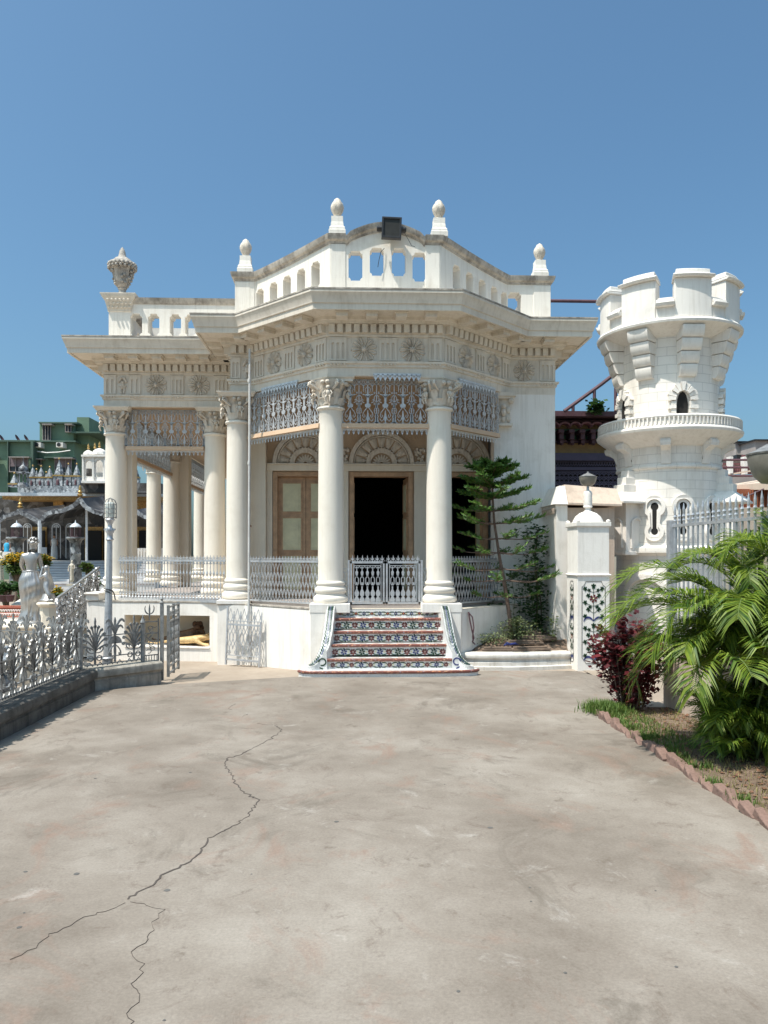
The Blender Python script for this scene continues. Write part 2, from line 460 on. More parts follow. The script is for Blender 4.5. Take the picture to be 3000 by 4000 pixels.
def frame2(p0, p1):
    """vertical plane through p0->p1 (2D); F(u, v, w): u metres along, v height, w outward (to the right of travel)"""
    d = (Vector(p1) - Vector(p0)); L = d.length; d.normalize(); nx, ny = d.y, -d.x
    return (lambda u, v, w=0: (p0[0]+d.x*u+nx*w, p0[1]+d.y*u+ny*w, v)), L
def arc(cx, cy, r, a0, a1, n=10, ry=None):
    ry = ry or r
    return [(cx + r*math.cos(R(a0+(a1-a0)*i/n)), cy + ry*math.sin(R(a0+(a1-a0)*i/n))) for i in range(n+1)]
def bez(p, n=8):
    out = []
    for i in range(n+1):
        t = i/n
        q = list(p)
        while len(q) > 1: q = [tuple(a*(1-t)+b*t for a, b in zip(q[k], q[k+1])) for k in range(len(q)-1)]
        out.append(q[0])
    return out
# ================================================================== MAIN BUILDING
bld = thing('temple_pavilion', 'white columned pavilion with bowed front, pierced parapet and iron lace at the head of steps', 'building', (0, 0, 0))
LE, PB, PC, PD, PE, RE = (-2.569, 1.285), (-2.172, 1.285), (-0.8865, 0), (0.8865, 0), (2.172, 1.285), (2.96, 1.285)
WL = (-5.107, 2.65)
main_path = [(-2.569, 14), LE, PB, PC, PD, PE, RE, (2.96, 14)]
wing_path = [(-5.107, 20), WL, (-2.569, 2.65)]
wing_path2 = [(-5.107, 20), WL, (-2.30, 2.65)]
def offp(path, o):
    out = []
    for i, p in enumerate(path):
        p = Vector(p); ns = []
        if i > 0: d = (p - Vector(path[i-1])).normalized(); ns.append(Vector((d.y, -d.x)))
        if i < len(path)-1: d = (Vector(path[i+1]) - p).normalized(); ns.append(Vector((d.y, -d.x)))
        b = ns[0] if len(ns) == 1 else (ns[0]+ns[1])/((ns[0]+ns[1]).length_squared/2)
        out.append((p.x+b.x*o, p.y+b.y*o))
    return out
ARCH = [(-.34, 4.485), (0, 4.485), (0, 4.61), (.022, 4.615), (.022, 4.655), (.05, 4.665), (.055, 4.695), (-.34, 4.70)]
FRZ = [(-.33, 4.699), (0, 4.701), (0, 5.065), (.028, 5.08), (.03, 5.11), (-.33, 5.112)]
CORN = [(-.32, 5.111), (.032, 5.113), (.035, 5.245), (.125, 5.255), (.135, 5.29), (.16, 5.30), (.17, 5.345), (.20, 5.36), (.455, 5.365), (.455, 5.345),
        (.49, 5.345), (.492, 5.435), (.51, 5.44), (.515, 5.475), (.535, 5.52), (.552, 5.575), (.56, 5.585), (.56, 5.618), (.545, 5.625), (-.32, 5.632)]
for pth, k in ((main_path, 1), (wing_path, 0)):
    mb('entablature_wash').sweep(ARCH, pth).build('architrave', bld, 35)
    mb('entablature_wash').sweep(FRZ, pth).build('frieze', bld, 35)
    c = mb('entablature_wash').sweep(CORN, pth).build('cornice', bld, 35)
    mb('weathered_cap').sweep([(.40, 5.628), (.567, 5.622), (.567, 5.645), (.40, 5.652)], pth).build('cornice_top', c, 35)
    # dentils and modillions follow each straight run
    pts = pth
    for a, b in zip(pts[:-1], pts[1:]):
        if (Vector(a)-Vector(b)).length > 8:
            if a[1] > b[1]: a = (a[0], 9.0)
            else: b = (b[0], 3.5)
        F, L = frame2(a, b); dn = mb('entablature_wash')
        n = max(1, round(L/.128)); s_ = L/n
        for i in range(n):
            u = (i+.5)*s_
            q = [F(u-.043, 5.128, .034), F(u+.043, 5.128, .034), F(u+.043, 5.128, .105), F(u-.043, 5.128, .105),
                 F(u-.043, 5.248, .034), F(u+.043, 5.248, .034), F(u+.043, 5.248, .118), F(u-.043, 5.248, .118)]
            dn.add(q, [(0,3,2,1),(4,5,6,7),(0,1,5,4),(1,2,6,5),(2,3,7,6),(3,0,4,7)])
        dn.strip([(.0, 5.13), (L, 5.13)], .012, .02, .05, F)
        dn.build('dentil_band', c)
        n = max(1, round(L/.45)); s_ = L/n
        for i in range(n):
            u = (i+.5)*s_; md = mb('entablature_wash')
            for (h, dz, o0, o1) in ((.085, 0, .17, .40), (.105, -.012, .16, .42)):
                z1 = 5.366 - (.028 if dz == 0 else .0); z0 = z1 - (.055 if dz == 0 else .03)
                q = [F(u-h, z0, o0), F(u+h, z0, o0), F(u+h, z0, o1), F(u-h, z0, o1), F(u-h, z1, o0), F(u+h, z1, o0), F(u+h, z1, o1), F(u-h, z1, o1)]
                md.add(q, [(0,3,2,1),(4,5,6,7),(0,1,5,4),(1,2,6,5),(2,3,7,6),(3,0,4,7)])
            md.build('soffit_block', c)
# ---- frieze ornaments
def slotloop(cx, w, z0, z1, c=.045):
    h = w/2; P = []
    P += [(cx-h, z0+c*1.3)] + [(cx-h+c*math.sin(R(t)), z0+c*1.3*math.cos(R(t))) for t in (30, 60, 90)]
    P += [(cx+h-c*math.sin(R(t)), z0+c*1.3*math.cos(R(t))) for t in (90, 60, 30)] + [(cx+h, z0+c*1.3)]
    P += [(cx+h, z1-c*1.3)] + [(cx+h-c*math.sin(R(t)), z1-c*1.3*math.cos(R(t))) for t in (30, 60, 90)]
    P += [(cx-h+c*math.sin(R(t)), z1-c*1.3*math.cos(R(t))) for t in (90, 60, 30)] + [(cx-h, z1-c*1.3)]
    return P
def fluted(F, u0, u1, z0=4.715, z1=5.055):
    b = mb('entablature_wash'); w = u1-u0; n = max(2, round(w/.085)); g = w/(n+.35)
    holes = []
    for i in range(n):
        cx = u0 + g*(i+.675); h = .022
        holes.append([(cx-h, z0+.02), (cx+h, z0+.02), (cx+h, z1-.09)] + [(cx+h*math.cos(R(t)), z1-.09+h*math.sin(R(t))) for t in (45, 90, 135)] + [(cx-h, z1-.09)])
    b.plate([[(u0, z0), (u1, z0), (u1, z1), (u0, z1)]] + holes, .0, .022, F)
    # band above and little drops below
    q = [F(u0-.012, z1-.012, .0), F(u1+.012, z1-.012, .0), F(u1+.012, z1-.012, .03), F(u0-.012, z1-.012, .03), F(u0-.012, z1+.008, .0), F(u1+.012, z1+.008, .0), F(u1+.012, z1+.008, .03), F(u0-.012, z1+.008, .03)]
    b.add(q, [(0,3,2,1),(4,5,6,7),(0,1,5,4),(1,2,6,5),(2,3,7,6),(3,0,4,7)])
    k = max(3, round(w/.055))
    for i in range(k):
        u = u0 + w*(i+.5)/k
        b.ball(F(u, 4.648, .045), .016, 6, 4)
    return b.build('fluted_panel', bld)
def rosette(F, u, z=4.885, r=.185, n=11):
    b = mb('carved_plaster')
    for i in range(n):
        a = 2*math.pi*(i+.5)/n; pw = math.pi/n*1.04
        vs = []; K = 7
        for j in range(K+1):
            t = j/K; rr = .035 + (r-.035)*t
            wd = pw*(1.0 if t < .75 else math.sqrt(max(0, 1-((t-.75)/.27)**2)))
            hgt = .018 + .032*math.sin(math.pi*min(1, t*.85+.1))
            for s_, hh in ((-1, -.0), (-.5, .85), (0, .45), (.5, .85), (1, .0)):
                aa = a + s_*wd
                vs.append(F(u+rr*math.cos(aa), z+rr*math.sin(aa), .002+hgt*hh))
        fs = [(j*5+i2, j*5+i2+1, (j+1)*5+i2+1, (j+1)*5+i2) for j in range(K) for i2 in range(4)]
        b.add(vs, fs)
    b.plate([[(u+(r*.93)*math.cos(t*.3491), z+(r*.93)*math.sin(t*.3491)) for t in range(18)]], -.004, .012, F)
    b.ball(F(u, z, .02), .04, 10, 6); b.ball(F(u, z, .05), .02, 8, 5)
    for i in range(8): b.ball(F(u+.045*math.cos(i*.785), z+.045*math.sin(i*.785), .03), .012, 5, 4)
    return b.build('rosette', bld, 40)
def carved_fig(F, u, z0, z1):
    b = mb('carved_plaster'); h = z1-z0
    for s_ in (-1, 1):
        for i in range(4): b.ball(F(u+s_*(.03+.012*i), z1-.05-.02*i, .02), .03-.003*i, 7, 5)
        b.strip([(u+s_*.02, z0), (u+s_*.035, z0+.3*h), (u+s_*.02, z0+.45*h)], .03, 0, .03, F)
    b.ball(F(u, z0+h*.62, .03), .032, 8, 6); b.ball(F(u, z0+h*.45, .02), .045, 8, 6, (1, .8, 1.5))
    b.strip([(u-.07, z0+.42*h), (u+.07, z0+.42*h)], .025, 0, .03, F)
    return b.build('carved_figure', bld, 40)
Fm, Lm = frame2(PC, PD); F0 = lambda u, v, w=0: (u, -w, v)
rosette(F0, -.33, r=.195); rosette(F0, .41, r=.195)
fluted(F0, -.86, -.60); fluted(F0, -.10, .17); fluted(F0, .66, .86)
Fl, Ll = frame2(PB, PC); Fr, Lr = frame2(PD, PE)
rosette(Fl, .295*Ll); rosette(Fl, .715*Ll)
fluted(Fl, .03, .27); fluted(Fl, .8, 1.05); fluted(Fl, 1.55, 1.79)
rosette(Fr, .31*Lr); rosette(Fr, .735*Lr)
fluted(Fr, .03, .30); fluted(Fr, .83, 1.08); fluted(Fr, 1.58, 1.79)
FE = lambda u, v, w=0: (u, 1.285-w, v)
rosette(FE, 2.42); fluted(FE, 2.69, 2.94)
fluted(FE, -2.55, -2.40); carved_fig(FE, -2.28, 4.72, 5.05)
FW = lambda u, v, w=0: (u, 2.65-w, v)
rosette(FW, -4.15, r=.20); rosette(FW, -3.36, r=.20); carved_fig(FW, -4.76, 4.72, 5.05)
for u0, u1 in ((-5.09, -4.88), (-4.64, -4.43), (-3.87, -3.64), (-3.08, -2.84)): fluted(FW, u0, u1)
# ---- parapets
SL = .20
par = mb('white_wash')
def ptop(p):   # top height below the cap along the front parapet
    x, y = p
    if abs(x) <= .60: return 6.53 + .185*math.cos(abs(x)/.60*math.pi/2)**.9
    if y < .12: return 6.53
    t = min(1, max(0, (y-.07)/1.2)); return 6.53 - .145*(t + .10*math.sin(math.pi*t))
IN = offp(main_path, -.07)
segs = [(IN[1], IN[2], []), (IN[2], IN[3], [.055, .25, .44, .63, .82]), (IN[3], IN[4], None), (IN[4], IN[5], [.22, .41, .60, .79, .955]), (IN[5], IN[6], [.17])]
for a, b, sl in segs:
    F, L = frame2(a, b)
    out = [(0, 5.62), (L, 5.62)]
    N = 28 if sl is None else 6
    for i in range(N+1):
        t = 1-i/N; x, y = a[0]+(b[0]-a[0])*t, a[1]+(b[1]-a[1])*t
        out.append((L*t, ptop((x, y))))
    loops = [out]
    if sl is None:
        for xc, z0, z1 in ((-.463, 5.965, 6.42), (-.134, 6.045, 6.475), (.205, 6.045, 6.475), (.525, 5.965, 6.41)):
            loops.append(slotloop(xc - a[0], .215, z0, z1, .036))
    else:
        for t in sl:
            dz = -.03 + (.14*t if a[0] < 0 else .14*(1-t)) if len(sl) > 1 else 0
            loops.append(slotloop(t*L, .195 if len(sl) > 1 else .23, 5.83+dz, 6.25+dz, .036))
    par.plate(loops, -.19 if sl is None else -.32, 0, F)
par.box(-2.50, -2.25, 1.34, 1.60, 5.62, 6.36)      # corner pier bodies stand 4 mm proud
par.box(2.62, 2.892, 1.351, 1.65, 5.62, 6.36)
par.box(-2.499, -2.32, 1.6, 9, 5.62, 6.36); par.box(2.70, 2.889, 1.65, 9, 5.62, 6.36)
pf = par.build('parapet', bld, bevel=.006)
# proud end piers on the straight front
for x0, x1, y0, y1, z1 in ((-.84, -.615, .058, .09, 6.525), (.615, .84, .058, .09, 6.525), (-2.497, -2.17, 1.345, 1.37, 6.375), (2.60, 2.895, 1.343, 1.37, 6.375)):
    mb('white_wash').box(x0, x1, y0, y1, 5.625, z1).build('parapet_pier', bld, bevel=.006)
cap = []
def seg_pts(a, b, n): return [(a[0]+(b[0]-a[0])*i/n, a[1]+(b[1]-a[1])*i/n) for i in range(n)]
cpath = [(IN[1][0], 9.0)] + seg_pts(IN[1], IN[2], 2) + seg_pts(IN[2], IN[3], 8) + seg_pts(IN[3], IN[4], 1)
cpath += [(-.615, .07), (-.60, .07)] + [(-.60+1.2*i/20, .07) for i in range(1, 20)] + [(.60, .07), (.615, .07)]
cpath += seg_pts(IN[4], IN[5], 8) + seg_pts(IN[5], IN[6], 2) + [IN[6], (IN[6][0], 9.0)]
def sweepz(b, prof, path, dz):
    n = len(path); m = len(prof); tmp = MB(); tmp.sweep(prof, path)
    tmp.v = [(v[0], v[1], v[2]+dz[i//m]) for i, v in enumerate(tmp.v)]
    return b.add(tmp.v, tmp.f)
dz = [ptop(p) if p[1] < 8.9 else 6.385 for p in cpath]
dz = [d - (.03 if abs(p[0]) == .60 and p[1] < .1 else 0) for d, p in zip(dz, cpath)]
CAPP = [(-.235, 0.0), (.012, 0.0), (.02, .03), (.055, .055), (.07, .10), (.075, .135), (-.235, .14)]
sweepz(mb('weathered_cap'), CAPP, cpath, dz).build('parapet_cap', bld, 30)
# wing parapet
WI = offp(wing_path, -.07)
F, L = frame2(WI[1], (-2.5, WI[1][1]))
lp = [[(0, 5.62), (L, 5.62), (L, 6.405), (0, 6.405)]]
for x in (-4.54, -4.21, -3.81, -3.53, -3.2): lp.append(slotloop(x-WI[1][0], .225 if x < -4.5 else .205, 5.81, 6.225, .045))
wp = mb('white_wash').plate(lp, -.30, 0, F)
wp.box(-5.036, -4.636, 2.71, 3.1, 5.62, 6.405)
F, L = frame2((WI[1][0], 16), WI[1])
wp.plate([[(0, 5.62), (L-.4, 5.62), (L-.4, 6.405), (0, 6.405)]] + [slotloop(L-.6-.34*i, .205, 5.81, 6.225) for i in range(1, 26)], -.2, -.003, F)
wp.build('parapet', bld, bevel=.006)
mb('weathered_cap').sweep([(-.33, 6.405), (.01, 6.405), (.02, 6.42), (.045, 6.50), (.05, 6.515), (-.33, 6.52)], [(WI[1][0], 16), WI[1], (-2.5, WI[1][1])]).build('parapet_cap', bld, 30)
mb('white_wash').box(-4.85, -2.6, 4.3, 7.0, 5.6, 6.42).build('roof_room', bld)
pc = mb('entablature_wash')
box_path = [(-4.636, 3.10), (-5.04, 3.10), (-5.04, 2.708), (-4.636, 2.708)]
pc.sweep([(-.2, 6.25), (.0, 6.25), (.012, 6.26), (.012, 6.28), (.03, 6.36), (.05, 6.44), (.09, 6.50), (.12, 6.555), (.12, 6.575), (-.2, 6.58)], box_path, closed=True)
for i in range(6):
    for r_ in range(3): pc.ball((-5.02+.075*i+.03*(r_ % 2), 2.665-.035*r_, 6.33+.06*r_), .022, 6, 4)
pc.box(-5.05, -4.62, 2.7, 3.1, 6.40, 6.577)
pc.build('pier_cap', bld, 35)
def leaf_on(b, a, z0, h, w, r0, out, curl=.04):
    ca, sa = math.cos(a), math.sin(a); vs = []; K = 6
    for j in range(K+1):
        t = j/K
        rr = r0 + out*t**2.2; zz = z0 + h*t - (curl*max(0, t-.8)/.2)
        ww = w*(.75+.5*t)*(1 if t < .7 else max(.15, 1-((t-.7)/.32)**2))
        for s_ in (-1, 0, 1):
            x = rr + (.018 if s_ == 0 else 0)
            vs.append((x*ca - s_*ww/2*sa, x*sa + s_*ww/2*ca, zz))
        vs.append(((rr-.012)*ca, (rr-.012)*sa, zz))
    fs = []
    for j in range(K):
        o = j*4; p = o+4
        fs += [(o, o+1, p+1, p), (o+1, o+2, p+2, p+1), (o+2, o+3, p+3, p+2), (o+3, o, p, p+3)]
    b.add(vs, fs)
# ---- finials
def finial_mesh():
    b = mb('white_wash')
    b.sweep([(-.12, 0), (.0, 0), (.0, .075), (-.01, .085), (-.012, .12), (-.03, .14), (-.035, .19), (-.05, .26), (-.075, .30), (-.12, .30)], [(-.13, .13), (-.13, -.13), (.13, -.13), (.13, .13)], closed=True)
    b.box(-.09, .09, -.09, .09, .0, .299)
    b.mat('carved_plaster')
    fold = lambda a, z: 1 - .13*(1-abs(math.cos(3*a)))*(1 if z > .34 else 0)
    b.lathe([(.055, .29), (.064, .305), (.05, .325), (.062, .345), (.09, .40), (.104, .45), (.10, .49), (.082, .53), (.058, .56), (.048, .585), (.025, .60), (.003, .615)], seg=36, fold=fold)
    return b
fm = finial_mesh().build('finial', bld, 35)
fm.location = (-2.33, 1.43, 6.515)
for loc in ((-.745, .17, 6.665), (.835, .17, 6.665), (2.72, 1.43, 6.515)):
    c = fm.copy(); COL.objects.link(c); c.location = loc
# ---- columns
def capital_mesh():
    b = mb('carved_plaster')
    b.lathe([(.188, .0), (.185, .10), (.20, .25), (.235, .36), (.25, .40)], seg=20)
    for i in range(8): leaf_on(b, R(22.5+45*i), .01, .15, .10, .19, .05)
    for i in range(8): leaf_on(b, R(45*i), .03, .27, .10, .192, .07)
    for i in range(4):                      # corner volutes
        a = R(45+90*i)
        for s_ in (-1, 1):
            aa = a + s_*.13
            c = Vector((.315*math.cos(aa), .315*math.sin(aa), .335)); rad = Vector((math.cos(a), math.sin(a), 0))
            pts = [c + rad*(.05*(1-t/14)*math.cos(t*.62)) + Vector((0,0,1))*(.05*(1-t/14)*math.sin(t*.62)) for t in range(13)]
            b.tube([Vector((.22*math.cos(aa+s_*.15), .22*math.sin(aa+s_*.15), .25))] + pts, .02, 5)
        a2 = R(90*i)
        for s_ in (-1, 1):
            c = Vector((.255*math.cos(a2+s_*.16), .255*math.sin(a2+s_*.16), .355))
            b.ball(c, .038, 8, 6); b.ball(c+Vector((math.cos(a2), math.sin(a2), 0))*.03, .018, 6, 4)
    for i in range(4):                      # small seated figures between the leaves
        a = R(90*i+12); c, s_ = math.cos(a), math.sin(a)
        P = lambda r, t, z: (r*c - t*s_, r*s_ + t*c, z)
        b.ball(P(.275, 0, .27), .034, 8, 6); b.ball(P(.262, 0, .19), .04, 8, 6, (1, 1, 1.35))
        for k in (-1, 1):
            b.tube([P(.268, k*.02, .15), P(.295, k*.035, .12), P(.275, k*.03, .05)], [.018, .016, .012], 5)
            b.tube([P(.27, k*.035, .225), P(.29, k*.065, .18), P(.285, k*.04, .15)], [.014, .012, .010], 5)
    return b.mesh('capital', 50)
CAPM = capital_mesh()
def shaft_mesh():
    b = mb('column_wash')
    prof = [(.206, 1.34)] + [(.203 - .016*(t**1.6), 1.36+2.6*t) for t in [i/10 for i in range(11)]] + [(.19, 3.965), (.215, 3.975), (.222, 3.99), (.215, 4.01), (.19, 4.02)]
    b.lathe(prof, seg=40); return b.mesh('column', 40)
def base_mesh():
    b = mb('column_wash')
    P = [(.25, 1.0)] + [(.245+.03*math.sin(R(t)), 1.055-.052*math.cos(R(t))) for t in range(15, 180, 22)] + [(.238, 1.115), (.228, 1.13), (.228, 1.15)]
    P += [(.228+.025*math.sin(R(t)), 1.195-.042*math.cos(R(t))) for t in range(15, 180, 25)] + [(.222, 1.245), (.216, 1.26)] + [(.212+.02*math.sin(R(t)), 1.30-.03*math.cos(R(t))) for t in range(15, 180, 30)] + [(.206, 1.34), (.15, 1.345)]
    b.lathe(P, seg=40); return b.mesh('column_base', 40)
SHM, BSM = shaft_mesh(), base_mesh()
def column(x, y, rz=0, abacus=True, dz=0):
    o = bpy.data.objects.new('column', SHM); COL.objects.link(o); o.parent = bld; o.location = (x, y, dz); o.rotation_euler = (0, 0, rz)
    for n, me, z in (('capital', CAPM, 4.015), ('column_base', BSM, 0)):
        c = bpy.data.objects.new(n, me); COL.objects.link(c); c.parent = o; c.location = (0, 0, z)
    if abacus:
        h = .285
        a = mb('entablature_wash').sweep([(-.1, 4.40), (.0, 4.405), (.005, 4.42), (.03, 4.45), (.04, 4.46), (.042, 4.483), (-.1, 4.484)], [(-h, h), (-h, -h), (h, -h), (h, h)], closed=True)
        a.box(-h+.02, h-.02, -h+.02, h-.02, 4.403, 4.482)
        a.build('abacus', o, 30)
    return o
column(-.842, .17, R(-20), abacus=False); column(.84, .17, R(20), abacus=False)
column(-2.47, 1.50, R(2)); column(-4.95, 2.88); column(-3.11, 2.88)
column(-4.92, 7.2); column(-5.3, 12.7); column(-6.0, 9.8); column(-3.6, 9.5)
for sg in (-1, 1):      # bent abacus over the two corner columns
    c = Vector((sg*.8865, 0)); d = Vector((sg*.7071, .7071))
    p1 = c + d*.36; p3 = Vector((sg*.50, 0)); n1 = Vector((-sg*.7071, .7071))*.36
    loop = [p1+n1, p1, c, p3, Vector((sg*.50, .36))]
    if sg > 0: loop.reverse()
    a = mb('entablature_wash').sweep([(-.06, 4.40), (-.02, 4.405), (-.015, 4.42), (.012, 4.45), (.022, 4.46), (.024, 4.481), (-.06, 4.482)], [tuple(p) for p in loop], closed=True)
    a.plate([[tuple(p) for p in loop]], 4.404, 4.476, lambda u, v, w: (u, v, w))
    a.build('abacus', bld, 30)
# engaged capital on the right flank
ec = mb('carved_plaster').box(1.93, 2.16, 1.19, 1.29, 3.98, 4.42)
for i in range(3):
    for k in range(2):
        x = 1.96+.085*i; b0 = MB()
        ec.ball((x, 1.18, 4.05+.15*k), .04, 7, 5, (1, .7, 1.5))
for k in (-1, 1): ec.ball((2.045+k*.13, 1.17, 4.35), .055, 9, 6); ec.ball((2.045+k*.13, 1.13, 4.35), .028, 7, 5)
ec.ball((2.045, 1.14, 4.25), .04, 8, 6); ec.ball((2.045, 1.15, 4.15), .045, 8, 6, (1, 1, 1.4))
ec.mat('entablature_wash').box(1.90, 2.20, 1.15, 1.289, 3.93, 3.97); ec.box(1.87, 2.25, 1.10, 1.288, 4.42, 4.484)
ec.box(1.90, 2.21, 1.13, 1.287, 4.385, 4.419)
ec.build('pilaster_capital', bld, 40)
# ---- plinth
pl = mb('bright_wash')
outl = [(-5.23, 20), (-5.23, 2.10), (-2.76, 1.62), (-2.76, 1.14), (-2.30, 1.08), (-1.17, -.06), (-1.14, -.13), (-.80, -.13), (-.80, -.02), (.80, -.02), (.80, -.13), (1.14, -.13), (1.17, -.06), (2.32, 1.08), (2.32, 1.30), (2.94, 1.30)]
FN, LN = frame2((-5.23, 2.10), (-2.76, 1.62))
def ux(x): return (x+5.23)/(2.47)*LN
n0, n1 = ux(-4.53), ux(-2.985)
for i in range(len(outl)-1):
    a, b = outl[i], outl[i+1]
    F, L = frame2(a, b)
    if i == 1:
        pl.plate([[(0, -.25), (L, -.25), (L, .915), (0, .915)], [(n0, .14), (n1, .14), (n1, .685), (n0, .685)]], -.06, 0, F)
    else:
        pl.add([F(0, -.25, 0), F(L, -.25, 0), F(L, .915, 0), F(0, .915, 0)], [(0, 1, 2, 3)])
pl.build('plinth_wall', bld)
nb = mb('cream_wash')
q = lambda u, v, w: FN(u, v, w)
nb.add([q(n0,.14,-.06), q(n1,.14,-.06), q(n1,.14,-.75), q(n0,.14,-.75), q(n0,.685,-.06), q(n1,.685,-.06), q(n1,.685,-.75), q(n0,.685,-.75)], [(0,3,2,1),(4,5,6,7),(1,2,6,5),(2,3,7,6),(3,0,4,7)])
nb.mat('bright_wash').add([q(n0,.141,.02), q(n1,.141,.02), q(n1,.165,-.74), q(n0,.165,-.74), q(n0,.12,.02), q(n1,.12,.02)], [(0,1,2,3),(0,4,5,1)])
nb.build('niche', bld)
mb('cream_wash').plate([outl + [(2.94, 20)]], .90, .914, lambda u, v, w: (u, v, w)).build('ledge', bld)
cp = mb('weathered_cap').sweep([(-.05, .913), (.008, .911), (.008, .935), (-.05, .937)], [(-5.0, 2.052), (-2.76, 1.62), (-2.76, 1.142)])
cp.sweep([(-.05, .913), (.008, .911), (.008, .935), (-.05, .937)], [(-2.26, 1.04), (-1.17, -.06)])
cp.build('ledge_coping', bld)
def PBX(*bx, sw=None):
    p = mb('bright_wash')
    for q in bx: p.box(*q)
    if sw: p.sweep(*sw)
    return p.build('pedestal', bld, bevel=.008)
PBX((-5.235, -5.01, 2.06, 2.6, .93, 1.03), (-5.20, -5.03, 2.07, 2.6, 1.02, 1.071), sw=([(-.04, 1.03), (.012, 1.032), (.03, 1.055), (.03, 1.07), (-.04, 1.072)], [(-5.235, 2.6), (-5.235, 2.06), (-5.01, 2.01), (-5.01, 2.6)]))
PBX((-5.18, -4.68, 2.42, 3.2, .92, 1.0)); PBX((-2.77, -2.22, 1.10, 1.85, .92, .985)); PBX((-3.4, -2.8, 2.6, 3.2, .9, .985))
for sg in (-1, 1):
    x0, x1 = sorted((sg*1.16, sg*.545)); PBX((x0, x1, -.136, .46, .86, .998))
fl = mb('concrete_grey').plate([[(-5.1, 20), (-5.1, 2.6), (-2.5, 2.2), (-2.4, 1.4), (-1.0, .1), (1.0, .1), (2.1, 1.3), (2.1, 20)]], .90, .96, lambda u, v, w: (u, v, w))
fl.build('veranda_floor', bld)
# ---- walls
wl = mb('bright_wash')
wl.box(1.905, 2.955, 1.288, 1.62, -.1, 4.60); wl.box(2.70, 2.953, 1.62, 14, -.1, 4.62)
wl.build('flank_wall', bld)
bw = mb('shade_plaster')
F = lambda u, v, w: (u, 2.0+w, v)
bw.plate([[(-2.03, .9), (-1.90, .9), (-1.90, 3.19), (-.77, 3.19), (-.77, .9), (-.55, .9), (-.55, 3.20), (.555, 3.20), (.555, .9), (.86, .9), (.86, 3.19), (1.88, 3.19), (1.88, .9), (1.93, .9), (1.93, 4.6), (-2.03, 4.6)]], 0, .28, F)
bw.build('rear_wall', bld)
pw = mb('cream_wash').box(-2.36, -2.032, 1.78, 2.3, .9, 4.5)
for x0, x1 in ((-2.03, -1.935), (-.76, -.585), (.588, .84)): pw.box(x0, x1, 1.955, 2.0, .95, 3.24)
pw.box(-2.03, 1.905, 1.93, 2.0, 3.235, 3.34); pw.box(-2.03, 1.905, 1.90, 2.0, 3.34, 3.365)
pw.build('pilasters', bld, bevel=.006)
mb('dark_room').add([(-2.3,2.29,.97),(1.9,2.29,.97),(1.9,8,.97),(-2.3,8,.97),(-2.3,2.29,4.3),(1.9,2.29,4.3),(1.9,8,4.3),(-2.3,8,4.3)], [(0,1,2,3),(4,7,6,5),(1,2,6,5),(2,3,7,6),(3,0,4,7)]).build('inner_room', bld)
wr = mb('cream_wash').box(-2.55, -2.31, 2.35, 14, .9, 4.6); wr.build('side_wall', bld)
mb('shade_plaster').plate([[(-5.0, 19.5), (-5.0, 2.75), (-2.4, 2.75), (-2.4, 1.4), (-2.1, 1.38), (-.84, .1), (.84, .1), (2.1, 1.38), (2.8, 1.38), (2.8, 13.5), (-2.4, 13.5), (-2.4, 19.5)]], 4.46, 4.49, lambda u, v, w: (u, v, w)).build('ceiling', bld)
mb('concrete_grey').plate([[(-5.0, 19.5), (-5.0, 2.9), (-2.4, 2.9), (-2.4, 1.5), (-2.1, 1.48), (-.84, .2), (.84, .2), (2.1, 1.48), (2.8, 1.48), (2.8, 13.5), (-2.4, 13.5), (-2.4, 19.5)]], 5.55, 5.60, lambda u, v, w: (u, v, w)).build('roof', bld)
# square piers beside the west columns
for x0, x1, y0, y1 in ((-4.90, -4.70, 3.05, 3.4), (-4.86, -4.56, 7.45, 7.8), (-5.1, -4.85, 12.9, 13.2)):
    mb('column_wash').box(x0, x1, y0, y1, .95, 4.46).box(x0-.04, x1+.04, y0-.04, y1+.04, 4.30, 4.455).build('square_pier', bld, bevel=.008)
# ---- fanlights
def fanlight(cx, r=.575, y=2.0):
    z0 = 3.366; F = lambda u, v, w: (u, y-w, v)
    b = mb('carved_plaster'); m2 = mb('carved_plaster')
    b.strip(arc(cx, z0, r-.03, 0, 180, 32), .07, 0, .075, F); b.strip(arc(cx, z0, r-.085, 0, 180, 32), .02, 0, .04, F)
    n = 9
    for i in range(n):
        a = 180*(i+.5)/n; K = 5; vs = []
        for j in range(K+1):
            t = j/K; rr = .30 + (.175)*t
            for s_, hh in ((-1, 0), (-.55, .8), (0, 1), (.55, .8), (1, 0)):
                aa = R(a + s_*(180/n/2*.9)*(.8+.2*t)); h = .045*hh*(1-.5*t) if j < K else .012*hh
                vs.append(F(cx+rr*math.cos(aa), z0+rr*math.sin(aa), .002+h))
        b.add(vs, [(j*5+k, j*5+k+1, (j+1)*5+k+1, (j+1)*5+k) for j in range(K) for k in range(4)])
        for k in range(3): b.strip(arc(cx+.475*math.cos(R(a)), z0+.475*math.sin(R(a)), .018+.014*k, a+90, a+270, 6), .008, 0, .03, F)
    b.strip(arc(cx, z0, .235, 0, 180, 24), .085, 0, .05, F)
    for i in range(17): b.ball(F(cx+.285*math.cos(R(i*180/16)), z0+.285*math.sin(R(i*180/16)), .03), .017, 6, 4)
    for i in range(9):
        a = 180*(i+.5)/9
        b.strip([(cx+.04*math.cos(R(a)), z0+.04*math.sin(R(a))), (cx+.11*math.cos(R(a)), z0+.11*math.sin(R(a))), (cx+.165*math.cos(R(a)), z0+.165*math.sin(R(a)))], [.01, .035, .02], 0, .03, F)
    b.strip(arc(cx, z0, .045, 0, 180, 8), .02, 0, .05, F)
    return b.build('fanlight', bld, 40)
for cx in (-1.349, .005, 1.369): fanlight(cx)
